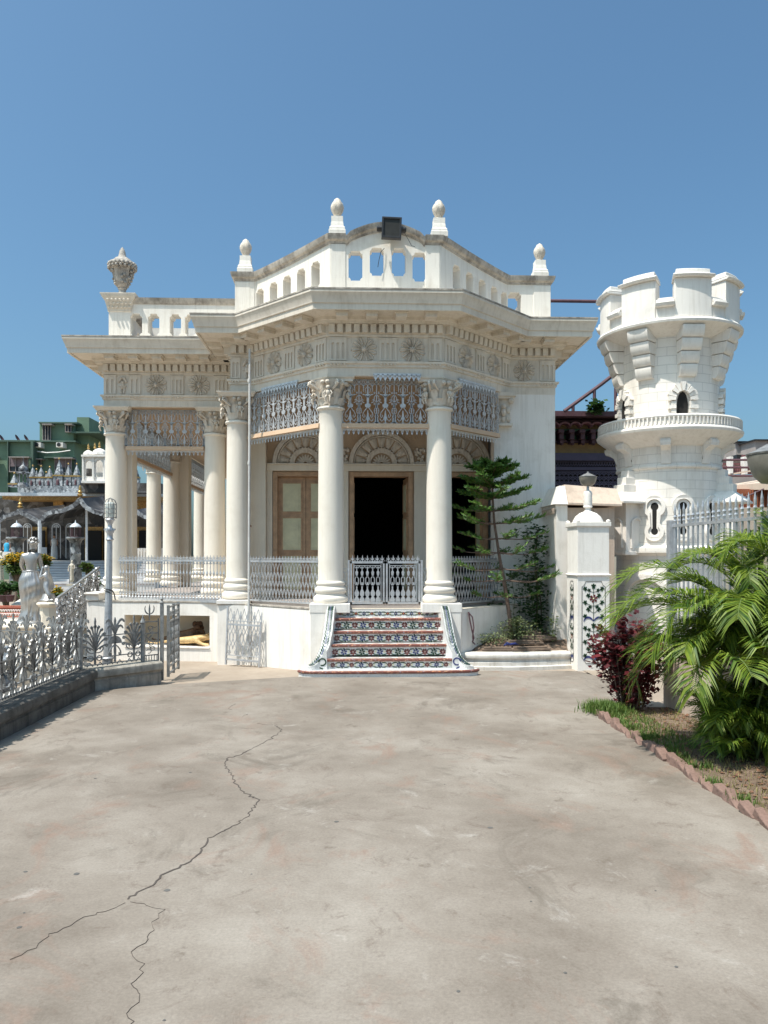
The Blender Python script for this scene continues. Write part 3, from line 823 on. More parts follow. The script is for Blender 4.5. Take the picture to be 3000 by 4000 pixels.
for cx in (-.67, .69):
    b = mb('carved_plaster'); F = lambda u, v, w: (u, 2.0-w, v)
    random.seed(3)
    for i in range(26):
        b.ball(F(cx+random.uniform(-.09, .09), 3.38+random.uniform(0, .26), .02), random.uniform(.018, .035), 6, 5, (1, 1, 1))
    b.box(cx-.1, cx+.1, 1.93, 2.0, 3.37, 3.40)
    b.build('carved_bracket', bld, 50)
# ---- doors
def door(cx, hw, opening, leaves):
    fr = mb('door_brown')
    fr.box(cx-hw, cx-hw+.08, 1.97, 2.2, .95, 3.22); fr.box(cx+hw-.08, cx+hw, 1.97, 2.2, .95, 3.22); fr.box(cx-hw+.08, cx+hw-.08, 1.975, 2.2, 3.14, 3.218)
    d = fr.build('door', bld, bevel=.005)
    for (hx, sg, w, ang) in leaves:
        b = mb('door_brown'); F = lambda u, v, t: (u, t, v)
        b.box(0, w, 0, .045, .97, 3.135)
        for z0, z1 in ((2.52, 3.02), (1.83, 2.40), (1.12, 1.72)):
            b.mat('door_brown'); 
            for a_, b_, c_, d_ in ((.06, w-.06, z1, z1+.025), (.06, w-.06, z0-.025, z0), (.06, .085, z0, z1), (w-.085, w-.06, z0, z1)): b.box(a_, b_, -.018, 0, c_, d_)
            b.mat('door_panel'); b.box(.086, w-.086, -.006, .0, z0+.001, z1-.001); b.box(.125, w-.125, -.016, -.006, z0+.04, z1-.04)
        lf = b.build('door_leaf', d); lf.location = (hx, 2.09, 0)
        if sg < 0: lf.scale = (-1, 1, 1)
        lf.rotation_euler = (0, 0, ang)
door(-1.349, .575, False, [(-1.845, 1, .492, 0), (-.853, -1, .492, 0)])
door(.0, .567, True, [(.485, -1, .485, R(-83)), (-.485, 1, .485, R(97))])
door(1.378, .535, True, [(1.83, -1, .45, R(-83)), (.925, 1, .45, R(97))])
# ---- iron lace valances
def lace(p0, p1, z0=3.775, z1=4.45, beam=True, name='iron_valance', col='silver_blue', fringe=True, P=.252):
    F, L = frame2(p0, p1); b = mb(col); n = max(1, round(L/P)); p = L/n; H = z1-z0; T0, T1 = -.008, .008
    Y = lambda v: z0+v*H
    def st(pts, w): b.strip([(x*p, Y(v)) for x, v in pts], [k*.78 for k in w] if isinstance(w, list) else w*.72, T0, T1, F)
    for i in range(n+1):
        o = i
        st([(o, 0), (o, 1)], .018)
        st([(o-.04, 0), (o-.10, .05), (o-.06, .1), (o-.09, .16), (o-.03, .22)], .014); st([(o+.04, 0), (o+.10, .05), (o+.06, .1), (o+.09, .16), (o+.03, .22)], .014)
        st([(o, 0), (o, .2)], [.05, .02]); st([(o, .36), (o, .46)], [.05, .03])
        for v0, v1 in ((.2, .38), (.48, .66)):
            for s_ in (-1, 1): st([(o, v0), (o+s_*.13, v0+(v1-v0)*.3), (o+s_*.13, v0+(v1-v0)*.7), (o, v1)], .013)
    for i in range(n):
        c = i+.5
        for s_ in (-1, 1):
            st([(c+s_*.5, .0), (c+s_*.42, .03), (c+s_*.34, .012), (c+s_*.2, .0), (c, .015)], .014)
            st([(c+s_*.05, .36), (c+s_*.12, .32), (c+s_*.25, .25), (c+s_*.3, .18), (c+s_*.22, .13), (c+s_*.15, .17), (c+s_*.2, .2)], .014)
            st([(c+s_*.32, .11), (c+s_*.22, .05), (c+s_*.1, .09), (c+s_*.08, .15)], .014)
            st([(c+s_*.2, .47), (c+s_*.34, .5), (c+s_*.3, .56), (c+s_*.24, .53)], .014)
            st([(c, .6), (c+s_*.2, .66), (c+s_*.3, .665)], .02)
            st([(c+s_*.25, .72), (c+s_*.25, .9)], [.008, .024]); st([(c+s_*.17, .86), (c+s_*.25, .9), (c+s_*.33, .86)], .012)
        st([(c, .02), (c, .12), (c, .2), (c, .3)], [.012, .055, .035, .012])
        st([(c, .36), (c, .375), (c, .43), (c, .46), (c, .56), (c, .62), (c, .66), (c, .68)], [.03, .10, .12, .04, .045, .05, .13, .02])
        st([(c, .68), (c, 1)], [.03, .012])
        for s_ in (-1, 1):
            for vv in (.30, .45, .70): st([(c+s_*.38+.03*math.cos(t), vv+.022*math.sin(t)) for t in (0, 1.05, 2.1, 3.14, 4.2, 5.25, 6.28)], .012)
            st([(c+s_*.1, .7), (c+s_*.16, .78), (c+s_*.06, .84)], .012)
        for k in range(4):
            x0 = i + k/4
            st([(x0, .9), (x0+.125, .99), (x0+.25, .9)], .012); st([(x0, .99), (x0+.125, .9), (x0+.25, .99)], .012)
    st([(0, .0), (n, .0)], .014); st([(0, .995), (n, .995)], .016); st([(0, .895), (n, .895)], .010)
    o = b.build(name, bld)
    if beam:
        q = mb('peach_timber')
        vs = [F(0, z0-.075, -.05), F(L, z0-.075, -.05), F(L, z0-.075, .055), F(0, z0-.075, .055), F(0, z0-.005, -.05), F(L, z0-.005, -.05), F(L, z0-.005, .04), F(0, z0-.005, .04)]
        q.add(vs, [(0,3,2,1),(4,5,6,7),(0,1,5,4),(1,2,6,5),(2,3,7,6),(3,0,4,7)]); q.build('timber_beam', o)
    if fringe:
        f = mb('silver_white'); zf = z0-.085
        m = max(1, round(L/.075)); pf_ = L/m
        f.strip([(0, zf), (L, zf)], .018, -.02, -.008, F)
        for i in range(m):
            c = (i+.5)*pf_
            f.strip([(c-.036, zf), (c, zf-.05), (c+.036, zf)], .012, -.018, -.010, F)
            f.strip([(c, zf-.035), (c, zf-.055), (c, zf-.085)], [.012, .03, .006], -.018, -.010, F)
            f.strip([(c, zf-.005), (c, zf-.03)], [.024, .01], -.018, -.010, F)
        f.build('drop_fringe', o)
    return o
lace((-2.25, 1.36), (-1.0, .11)); lace((-.68, .12), (.68, .12)); lace((1.0, .11), (1.92, 1.03))
lace((-4.74, 2.80), (-3.30, 2.80), P=.24)
lace((-4.90, 7.1), (-4.90, 3.3), 3.72); lace((-5.05, 12.6), (-5.05, 7.7), 3.72)
def small_fringe(p0, p1, zt):
    F, L = frame2(p0, p1); f = mb('silver_white'); m = max(2, round(L/.075)); q = L/m
    f.strip([(0, zt), (L, zt)], .03, 0, .012, F)
    for i in range(m):
        c = (i+.5)*q
        f.strip([(c-.035, zt), (c-.018, zt-.06), (c, zt-.02), (c+.018, zt-.06), (c+.035, zt)], .016, 0, .012, F)
        f.strip([(c, zt-.03), (c, zt-.06), (c, zt-.10)], [.02, .035, .006], 0, .012, F)
    f.build('drop_fringe', bld)
small_fringe((-2.02, 1.10), (-1.38, .46), 4.50); small_fringe((-.19, -.03), (.54, -.03), 4.50); small_fringe((1.16, .24), (1.86, .94), 4.50)
# ---- railings
def crest(b, F, L, z, p=.072, h=.075):
    n = max(1, round(L/p)); q = L/n
    for i in range(n):
        c = (i+.5)*q
        b.strip([(c, z), (c, z+h*.6), (c, z+h)], [.010, .016, .003], -.006, .006, F)
        b.strip([(c-.028, z+h*.55), (c-.012, z+h*.35), (c, z+h*.2), (c+.012, z+h*.35), (c+.028, z+h*.55)], .009, -.005, .005, F)
        b.strip([(c-q/2, z+.004), (c-q/4, z+h*.35), (c, z+.01), (c+q/4, z+h*.35), (c+q/2, z+.004)], .007, -.005, .005, F)
def oval_rail(p0, p1, z0=.985, z1=1.635, name='iron_railing', col='silver_paint'):
    F, L = frame2(p0, p1); b = mb(col); n = round(L/.078); q = L/n; H = z1-z0
    for i in range(n):
        c = (i+.5)*q
        for off, za, zc in ((0, .13, .55), (0, .55, .97), (.5, .02, .34), (.5, .34, .76)):
            cc = c+off*q
            if cc > L: continue
            for s_ in (-1, 1): b.strip([(cc+s_*q*.46*math.sin(math.pi*t/6), z0+H*(za+(zc-za)*t/6)) for t in range(7)], .0075, -.004, .004, F)
        b.strip([(c, z0+.52*H), (c, z0+.58*H)], .016, -.008, .008, F)
    for z, w in ((z0, .028), (z1, .032)): b.strip([(0, z), (L, z)], w, -.014, .014, F)
    crest(b, F, L, z1+.012)
    return b.build(name, bld)
BAL = [(.005, 0), (.018, .03), (.020, .06), (.008, .09), (.016, .12), (.007, .15), (.006, .26), (.012, .30), (.012, .42), (.006, .46), (.006, .60), (.010, .62), (.021, .68), (.012, .73), (.007, .76), (.007, .90), (.014, .94), (.006, 1.0)]
def baluster_rail(p0, p1, z0=.965, z1=1.63, name='iron_railing', p=.068):
    F, L = frame2(p0, p1); b = mb('silver_paint'); n = round(L/p); q = L/n; H = z1-z0
    for i in range(n):
        c = F((i+.5)*q, z0, 0)
        b.lathe([(r, z*H) for r, z in BAL], c, 6)
        b.strip([(i*q+.008, z0+.92*H), ((i+.5)*q, z0+.985*H), ((i+1)*q-.008, z0+.92*H)], .009, -.004, .004, F)
        for zc in (.05, .16): b.strip(arc((i+.5)*q, z0+zc*H, .024, 0, 360, 8), .009, -.006, .006, F)
    for z, w in ((z0-.01, .05), (z1+.005, .034)): b.strip([(0, z), (L, z)], w, -.018, .018, F)
    crest(b, F, L, z1+.02, .068, .078)
    return b.build(name, bld)
oval_rail((-2.24, 1.24), (-1.03, .12)); oval_rail((1.03, .12), (1.905, 1.0))
baluster_rail((-4.76, 2.42), (-2.68, 1.50), .95, 1.635)
# gate in front of the centre door
gt = mb('silver_paint')
for x0, x1 in ((-.545, -.012), (.008, .541)):
    F, L = frame2((x0, .12), (x1, .12))
    for z, w in ((.995, .03), (1.625, .035)): gt.strip([(0, z), (L, z)], w, -.012, .012, F)
    for u in (.014, L-.014): gt.strip([(u, .98), (u, 1.64)], .028, -.012, .012, F)
    for u in (.055, L-.055): gt.strip([(u, 1.02), (u, 1.60)], .010, -.008, .008, F)
    gt.strip([(.055, 1.575), (L-.055, 1.575)], .010, -.008, .008, F)
    n = 5; q = (L-.12)/n
    for i in range(n):
        c = .06+(i+.5)*q; z = 1.015
        gt.strip([(c, z), (c, z+.04), (c, z+.08), (c, z+.10), (c, z+.14), (c, z+.18), (c, z+.2)], [.07, .075, .03, .06, .07, .035, .012], -.008, .008, F)
        gt.strip([(c, z+.2), (c, z+.3)], .022, -.008, .008, F)
        for s_ in (-1, 1): gt.strip([(c, z+.24), (c+s_*.026, z+.28), (c+s_*.026, z+.36), (c, z+.40)], .012, -.008, .008, F)
        gt.strip([(c, z+.38), (c, z+.42), (c, z+.46), (c, z+.48), (c, z+.56)], [.01, .035, .045, .014, .014], -.008, .008, F)
        gt.strip([(c-.04, z+.55), (c-.02, z+.52), (c, z+.55), (c+.02, z+.52), (c+.04, z+.55)], .012, -.008, .008, F)
    crest(gt, F, L, 1.64, .078, .095)
for u in (-.568, .564): gt.strip([(u, .90), (u, 1.66)], .030, -.10, -.14, lambda a, v, w: (a, -w, v))
g = gt.build('veranda_gate', bld)
sc = mb('silver_paint')
for sg, x in ((-1, -.62), (1, .62)):
    F = lambda u, v, w: (u, .12-w, v)
    for zc in (1.50, 1.30): sc.strip(arc(x, zc, .032, 0, 360, 10), .008, -.004, .004, F); sc.strip([(x-.03, zc-.02), (x+.01, zc-.09), (x-.01, zc-.15)], .008, -.004, .004, F)
sc.build('gate_scrolls', bld)
# rain pipe
rp = mb('pipe_grey').tube([(-2.195, .93, 5.12), (-2.20, .93, 3.6), (-2.212, .93, .9), (-2.215, .93, -.03)], .021, 10)
for z in (1.2, 3.25, 4.6): rp.lathe([(.026, -.03), (.028, 0), (.026, .03)], (-2.205, .93, z), 10)
rp.mat('rust').box(-2.225, -2.185, .92, 1.06, .30, .33); rp.box(-2.225, -2.185, .92, 1.06, 2.2, 2.23)
rp.build('rain_pipe', bld, 40)
# ---- stairs
st_ = bpy.data.objects.new('staircase', None)
sb = mb('tile_white')
TR = [(-.65, .232, .90), (-.48, .425, .865), (-.31, .60, .84), (-.14, .783, .825)]   # nosing y, top z, half width
ztop = [.235, .425, .603, .783]; ys = [-.65, -.48, -.31, -.14]; hw = [.905, .875, .85, .83]; cx0 = .03
zb = .075
sb.box(cx0-.95, cx0+.95, -.63, 0, -.02, .20)
for i in range(4):
    sb.box(cx0-hw[i], cx0+hw[i], ys[i]+.012, .1, ztop[i]-.16, ztop[i])
sb.box(cx0-.82, cx0+.82, -.034, .12, .75, .906)
stair = sb.build('staircase', bld)
bs_ = mb('tile_white')
base_out = [(-1.28, -.72), (-1.23, -.80), (-1.1, -.84), (-.6, -.865), (.7, -.865), (1.15, -.82), (1.28, -.76), (1.32, -.68), (1.0, -.5), (-1.0, -.5)]
bs_.plate([base_out], -.01, .045, lambda u, v, w: (u, v, w))
bs_.plate([[(x*.995+.003, y+.006) for x, y in base_out]], .085, .092, lambda u, v, w: (u, v, w))
bs_.build('bottom_step', stair)
def nosing(path, z, r=.025, name='step_nosing'):
    b = mb('nosing_tile').sweep([(-.03, z-.042), (.004, z-.042), (.018, z-.03), (.022, z-.018), (.018, z-.005), (.004, z+.001), (-.03, z+.001)], path)
    b.build(name, stair, 50)
for i in range(4): nosing([(cx0-hw[i], ys[i]), (cx0+hw[i], ys[i])], ztop[i])
nosing(offp(base_out[:8], 0), .088, name='step_nosing')
def flower(b, F, u, z, r, col, n=6, t=.003):
    b.mat(col)
    for i in range(n):
        a = 2*math.pi*i/n + .3
        b.strip([(u+r*.25*math.cos(a), z+r*.25*math.sin(a)), (u+r*.7*math.cos(a), z+r*.7*math.sin(a)), (u+r*math.cos(a), z+r*math.sin(a))], [r*.18, r*.55, r*.38], 0, t, F)
def inlay(i, y, zlo, zhi, h):
    b = MB(); F = lambda u, v, w: (u, y-w, v); zc = (zlo+zhi)/2; H = zhi-zlo
    b.mat('tile_green')
    n = 13; p = 2*h*.985/n; r = min(.046, H*(.38 if i < 4 else .3))
    for k in range(n):
        u = cx0 - h*.985 + (k+.5)*p
        red = (k + 1) % 2
        if not red:
            flower(b, F, u, zc, r, 'tile_blue' if (i+k) % 4 else 'tile_green', 6)
            b.mat('tile_cream').ball(F(u, zc, .002), .006, 5, 4)
            b.mat('tile_green')
            for s_ in (-1, 1):
                for v_ in (-1, 1):
                    b.strip([(u+s_*.012, zc+v_*r*.5), (u+s_*.035, zc+v_*r*.95), (u+s_*.075, zc+v_*r*.85), (u+s_*.11, zc+v_*r*.35)], [.004, .013, .016, .003], 0, .003, F)
                    b.strip([(u, zc+v_*r*.6), (u+s_*.008, zc+v_*r*1.25)], [.006, .012], 0, .003, F)
        else:
            flower(b, F, u, zc, r, 'tile_red', 7)
            b.mat('tile_orange').ball(F(u, zc, .002), .006, 5, 4)
            b.mat('tile_cream')
            for s_ in (-1, 1): b.strip([(u+s_*r*1.25, zc-.01), (u+s_*r*1.5, zc+.005), (u+s_*r*1.75, zc-.005)], [.01, .04, .01], 0, .0015, F)
    b.build('step_inlay', stair)
inlay(0, ys[0]+.011, .095, .19, hw[0]); inlay(1, ys[1]+.011, .24, .38, hw[1]); inlay(2, ys[2]+.011, .43, .56, hw[2]); inlay(3, ys[3]+.011, .61, .74, hw[3])
inlay(4, -.035, .80, .885, .80)
tf = MB()
for i in range(4):      # small painted marks on the treads
    for k in range(9):
        u = cx0 - hw[i]*.85 + k*hw[i]*.21; F = lambda a, v, w: (a, v, w)
        tf.mat('tile_orange' if k % 2 else 'tile_red').strip([(u-.05, ys[i]+.10), (u, ys[i]+.075), (u+.05, ys[i]+.10)], .008, ztop[i]+.001, ztop[i]+.003, F)
tf.build('tread_marks', stair)
def cheek(sg):
    """curved mosaic side ramp sweeping down and outwards"""
    pts = [(.86, -.10, .985), (.872, -.22, .90), (.885, -.33, .76), (.905, -.44, .58), (.94, -.54, .40), (1.0, -.63, .26), (1.10, -.71, .165), (1.21, -.755, .13)]
    P = []
    for i in range(len(pts)-1):
        for t in (0, .25, .5, .75): P.append(tuple(a*(1-t)+b_*t for a, b_ in zip(pts[i], pts[i+1])))
    P.append(pts[-1]); n = len(P); w = .062
    b = mb('tile_white'); vs = []; nr = []
    for i, (x, y, z) in enumerate(P):
        dx = P[min(i+1, n-1)][0]-P[max(i-1, 0)][0]; dy = P[min(i+1, n-1)][1]-P[max(i-1, 0)][1]
        L = math.hypot(dx, dy) or 1; nx, ny = -dy/L, dx/L
        ww = w*(1+.35*(i/n)) * (1 if i < n-3 else (.8, .55, .2)[i-(n-3)])
        nr.append((nx, ny, ww))
        a = (sg*(x+nx*ww)+cx0, y+ny*ww); c = (sg*(x-nx*ww)+cx0, y-ny*ww)
        vs += [(a[0], a[1], z), (c[0], c[1], z), (c[0], c[1], .08), (a[0], a[1], .08)]
    fs = []
    for i in range(n-1):
        for k in range(4): fs.append((i*4+k, i*4+(k+1) % 4, (i+1)*4+(k+1) % 4, (i+1)*4+k))
    fs += [(3,2,1,0), ((n-1)*4, (n-1)*4+1, (n-1)*4+2, (n-1)*4+3)]
    b.add(vs, fs); o = b.build('stair_cheek', stair, 40)
    q = MB()
    def on(i, s_, dz=.004):   # point on the top face: i along, s_ across -1..1
        i0 = min(int(i), n-2); t = i-i0
        x, y, z = (P[i0][k]*(1-t)+P[i0+1][k]*t for k in range(3)); nx, ny, ww = nr[i0]
        return Vector((sg*(x+nx*ww*s_)+cx0, y+ny*ww*s_, z+dz))
    def ln(a, w_): 
        vs = []; 
        for k, (i, s_) in enumerate(a):
            ii = min(max(i, 0), n-1.01); d = w_[k] if isinstance(w_, list) else w_
            vs += [on(ii, s_-d), on(ii, s_+d)]
        q.add([tuple(v) for v in vs], [(2*k, 2*k+1, 2*k+3, 2*k+2) for k in range(len(a)-1)])
    q.mat('tile_blue'); ln([(i, 0) for i in range(n-2)], .09)
    q.mat('mosaic_dark_wall'); ln([(i, .96) for i in range(n-1)], .03); ln([(i, -.96) for i in range(n-1)], .03)
    q.mat('tile_green')
    for i in range(0, n-3):
        for s_ in (-1, 1):
            for dd, k in ((0, .85), (.5, .62)):
                ii = i+dd
                a, c = on(ii+.75, 0.02*s_), on(ii-.15, k*s_)
                d = (c-a); m_ = a+d*.55; side = d.cross(Vector((0, -.3, 1))).normalized()*.0145
                q.add([tuple(a), tuple(m_+side), tuple(c), tuple(m_-side)], [(0, 1, 2, 3)])
    q.build('leaf_inlay', o)
    sc = mb('tile_blue' if sg > 0 else 'tile_green'); F = lambda u, v, w: (sg*u+cx0, -.735-w, v)
    sc.strip(arc(.97, .20, .05, 0, 300, 12), .018, 0, .004, F)
    sc.strip([(1.02, .20), (1.03, .13), (1.08, .105), (1.16, .10)], [.02, .024, .02, .006], 0, .004, F); sc.strip([(.96, .10), (1.03, .13)], .018, 0, .004, F)
    fc = mb('tile_white').plate([[(.90, .09), (1.2, .09), (1.15, .13), (1.06, .17), (1.0, .24), (.95, .34), (.91, .40)]], -.02, 0, F)
    fc.build('cheek_face', o); sc.build('scroll_inlay', o)
cheek(-1); cheek(1)
bpy.data.objects.remove(st_)
# floodlight
fl_ = thing('floodlight', 'square black floodlight clamped on the crest of the parapet arch', 'floodlight', (.085, -.12, 6.70))
b = mb('black_metal').plate([[(-.15, -.155), (.15, -.155), (.15, .165), (-.15, .165)], [(-.12, -.125), (.12, -.125), (.12, .135), (-.12, .135)]], -.03, .06, lambda u, v, w: (u, w, v))
b.add([(-.15,.03,-.155),(.15,.03,-.155),(.15,.03,.165),(-.15,.03,.165),(-.07,.15,-.08),(.07,.15,-.08),(.07,.15,.09),(-.07,.15,.09)], [(4,5,6,7),(0,1,5,4),(1,2,6,5),(2,3,7,6),(3,0,4,7)])
b.build('housing', fl_, bevel=.004)
mb('lamp_glass_dark').box(-.12, .12, -.015, -.005, -.125, .135).build('glass', fl_)
b = mb('silver_dull'); b.tube([(-.09, -.0, .03), (.09, 0, .03)], .012, 8); b.tube([(-.09, -.0, -.03), (.09, 0, -.03)], .006, 6); b.build('bulb_tube', fl_)
b = mb('black_metal')
for s_ in (-1, 1): b.M = Matrix.Translation((s_*.15, .03, 0)) @ Matrix.Rotation(R(90*s_), 4, 'Y'); b.lathe([(.045, 0), (.045, .06), (.03, .075)], seg=14)
b.M = Matrix.Identity(4); b.build('pivot', fl_, 40)
for ob in fl_.children: ob.rotation_euler = (0, R(2), 0)
cb_ = mb('black_metal').tube([(.26, -.07, 6.70), (.34, -.03, 6.58), (.40, .03, 6.50), (.45, .04, 6.49)], .004, 5); cb_.build('cable', fl_).matrix_parent_inverse = Matrix.Translation((-.085, .12, -6.70))
# loose wire hanging in a slot
w = mb('black_metal').tube([(-.02, .05, 6.46), (-.07, .02, 6.40), (-.10, .02, 6.28), (-.12, .02, 6.16)], .005, 5).build('loose_wire'); tag(w, 'thin black wire dangling in the parapet openings under the floodlight', 'wire')
# urn
ur = thing('urn', 'weathered carved stone urn with lid on the corner pier of the left wing', 'urn', (-4.84, 2.90, 6.58))
b = mb('urn_stone')
fold = lambda a, z: 1 + .07*math.cos(9*a)
b.lathe([(.15, 0), (.155, .02), (.11, .06), (.07, .09), (.065, .14), (.085, .16), (.07, .18)], seg=28)
b.lathe([(.08, .175), (.12, .22), (.15, .32), (.165, .42), (.19, .50), (.215, .55)], seg=36, fold=fold)
random.seed(5)
for i in range(40):
    a = random.uniform(0, 6.28); z = random.uniform(.24, .55); r_ = .12+.09*(z-.2)/.3
    b.ball((r_*math.cos(a), r_*math.sin(a), z), random.uniform(.02, .036), 6, 5)
for i in range(20):
    a = 2*math.pi*i/20; b.ball((.235*math.cos(a), .235*math.sin(a), .60), .04, 7, 5, (1, 1, 1.1)); b.ball((.245*math.cos(a+.15), .245*math.sin(a+.15), .545), .03, 6, 5)
b.build('body', ur, 60)
b = mb('urn_stone')
b.lathe([(.23, .60), (.22, .65), (.15, .69), (.12, .73), (.07, .76), (.06, .80), (.055, .84), (.045, .88), (.02, .93), (.002, .95)], seg=24, fold=lambda a, z: 1+.10*abs(math.cos(5*a)))
b.build('lid', ur, 60)
# ================================================================== GROUND
def sheet(name, pts, z, matn, thick=None, kind='structure', label=None, parent=None):
    b = mb(matn)
    if thick: b.plate([pts], z-thick, z, lambda u, v, w: (u, v, w))
    else: b.add([(x, y, z) for x, y in pts], [tuple(range(len(pts)))])
    o = b.build(name, parent)
    if not parent: tag(o, kind=kind)
    return o
sheet('ground', [(-900, -900), (900, -900), (900, 1500), (-900, 1500)], -.30, 'far_ground')
sheet('plaza', [(-3.9, -16), (2.17, -16), (2.17, -3.62), (2.45, -3.3), (3.05, -2.4), (3.0, -.9), (2.86, -.38), (2.2, -.30), (1.1, -.35), (-1.31, -.79), (-3.02, -1.40), (-3.95, -1.95)], 0.0, 'plaza_concrete', .2)
b = mb('apron_concrete')
b.add([(-9, -1.75, -.06), (-3.02, -1.46, -.03), (-1.2, -.8, -.012), (3.0, -.5, -.012), (3.0, 1.4, -.03), (-1.0, .2, -.035), (-2.4, 1.2, -.09), (-2.9, 1.8, -.11), (-5.4, 2.3, -.12), (-9, 2.6, -.12)], [(0, 1, 8, 9), (1, 7, 8), (1, 2, 6, 7), (2, 5, 6), (2, 3, 4, 5)])
tag(b.build('pavement'), kind='structure')
sheet('side_pavement', [(2.98, -.9), (3.05, -2.4), (2.6, -3.1), (2.9, -3.6), (7.5, -3.6), (7.5, 6), (2.9, 6)], -.004, 'apron_concrete')
sheet('garden_ground', [(-30, -9), (-3.9, -9), (-3.9, -1.7), (-5.4, 2.35), (-5.3, 40), (-40, 40)], -.13, 'apron_concrete')
sheet('lawn', [(-14.5, 7.5), (-7.6, 7.5), (-7.6, 13), (-14.5, 13)], .10, 'lawn', .2)
CR1 = [(-1.99, -2.58), (-1.87, -2.81), (-1.91, -3.08), (-1.82, -3.22), (-1.65, -3.35), (-1.68, -3.6), (-1.48, -3.89), (-1.28, -4.01), (-1.21, -4.17), (-1.23, -4.42), (-1.3, -4.65), (-1.41, -4.96), (-1.47, -5.16), (-1.57, -5.28), (-1.56, -5.46), (-1.49, -5.67), (-1.4, -5.96), (-1.3, -6.23), (-1.16, -6.43), (-1.17, -6.55), (-1.19, -6.74), (-1.23, -6.9), (-1.31, -7.07), (-1.36, -7.14), (-1.38, -7.3), (-1.39, -7.46), (-1.41, -7.54), (-1.46, -7.62), (-1.52, -7.7), (-1.54, -7.85), (-1.59, -7.92), (-1.62, -7.97), (-1.61, -8.05)]
CR2 = [(-1.61, -8.05), (-1.67, -8.12), (-1.77, -8.19), (-1.82, -8.31), (-1.87, -8.36), (-1.9, -8.48), (-1.92, -8.56), (-1.99, -8.61)]
CR3 = [(-1.6, -8.04), (-1.5, -8.09), (-1.42, -8.14), (-1.42, -8.26), (-1.42, -8.34), (-1.41, -8.46), (-1.45, -8.54), (-1.39, -8.64), (-1.37, -8.72), (-1.38, -8.8), (-1.34, -8.83), (-1.33, -8.89), (-1.33, -8.95), (-1.34, -9.0), (-1.31, -9.06), (-1.30, -9.3)]
random.seed(11)
def crackline(b, pts, w):
    P = []
    for p, q in zip(pts[:-1], pts[1:]):
        L = math.hypot(q[0]-p[0], q[1]-p[1]); n = max(2, int(L/.03))
        for i in range(n):
            t = i/n; P.append((p[0]+(q[0]-p[0])*t+random.gauss(0, .008), p[1]+(q[1]-p[1])*t+random.gauss(0, .008)))
    ws = []; cur = w
    for i in range(len(P)):
        cur += random.gauss(0, w*.4); cur = min(w*2.6, max(w*.15, cur)); ws.append(cur)
    b.strip(P, ws, .0005, .0025, lambda u, v, w_: (u, v, w_))
b = mb('crack'); crackline(b, CR1[7:], .005); crackline(b, CR1[1:4], .0015); crackline(b, CR1[4:6], .0015); crackline(b, CR1[6:8], .002); crackline(b, CR2, .0014); crackline(b, CR3, .002)
tag(b.build('pavement_crack'), kind='structure')
b = mb('gum')
for x, y in [(-2.49, -5.84), (-2.28, -7.64), (-1.99, -7.68), (-1.45, -7.91), (-2.08, -8.14), (-2.04, -8.29), (-1.79, -5.7), (-1.04, -7.72), (-1.19, -9.05), (0.43, -7.95), (0.4, -8.11), (1.07, -8.01), (0.87, -8.75), (0.39, -8.78), (0.38, -7.05), (-0.07, -8.9), (.2, -6.1), (-.6, -6.9)]:
    r = random.choice((.006, .008, .012, .016)); pts = [(x+r*random.uniform(.7, 1.2)*math.cos(a*.7), y+r*random.uniform(.7, 1.2)*math.sin(a*.7)) for a in range(9)]
    b.plate([pts], .0004, .0018, lambda u, v, w: (u, v, w))
tag(b.build('ground_spots'), kind='structure')
# ---- left garden kerb and fence
KP = [(-3.79, -9.5), (-3.785, -1.86), (-3.13, -1.14)]
fence = thing('garden_fence', 'silver cast-iron palmette fence on a dark stone kerb along the left of the plaza', 'fence', (-3.94, -3.5, 0))
fence_inv = Matrix.Translation((3.94, 3.5, 0))
def under(o, root):
    if o.parent == root: o.matrix_parent_inverse = Matrix.Translation(-root.location)
    return o
KPF = [(-.36, -.1), (.0, -.1), (.0, .115), (-.012, .13), (-.012, .15), (.035, .175), (.04, .225), (.03, .26), (.0, .282), (-.36, .29)]
under(mb('kerb_dark').sweep(KPF, KP[:2]).build('kerb', fence, 35), fence)
under(mb('kerb_stone').sweep(KPF, [(-3.80, -1.90)] + KP[2:]).build('kerb', fence, 35), fence)
FP = offp(KP, -.17)
def palm_a(b, F, u, z, w, h, t=.008):
    base = z+.28*h
    for k in range(-5, 6):
        a = R(k*17.5); x1 = math.sin(a*1.02)*w*.55; y1 = math.cos(a)*h*.45 + .10*h
        sg = (k > 0)-(k < 0)
        b.strip(bez([(u, base-.02), (u+x1*.15, base+y1*.5), (u+x1*.75, base+y1*.95), (u+x1, base+y1)], 6) + [(u+x1+sg*.012, base+y1-.012)], [.007, .009, .011, .014, .018, .024, .026, .016], -t, t, F)
        b.strip(arc(u+x1-sg*.004, base+y1-.012, .016, 60 if sg >= 0 else 120, -200 if sg >= 0 else 380, 7), .011, -t, t, F)
        if k < 5:
            a = R((k+.5)*17.5); b.strip([(u+math.sin(a)*w*.08, base+math.cos(a)*h*.10), (u+math.sin(a)*w*.33, base+math.cos(a)*h*.36+.02*h)], [.004, .013], -t, t, F)
    b.strip([(u, base+.5*h), (u, base+h*.64), (u, base+h*.72)], [.014, .026, .004], -t, t, F)
    for s_ in (-1, 1):
        b.strip(bez([(u, base-.02), (u+s_*w*.35, base-.10*h), (u+s_*w*.55, base+.1*h), (u+s_*w*.30, base+.13*h), (u+s_*w*.22, base+.02*h)], 9), .012, -t, t, F)
        b.strip(arc(u+s_*w*.2, z+.12*h, .035, 0, 360, 8), .011, -t, t, F)
    b.strip([(u, z), (u, base)], .026, -t, t, F)
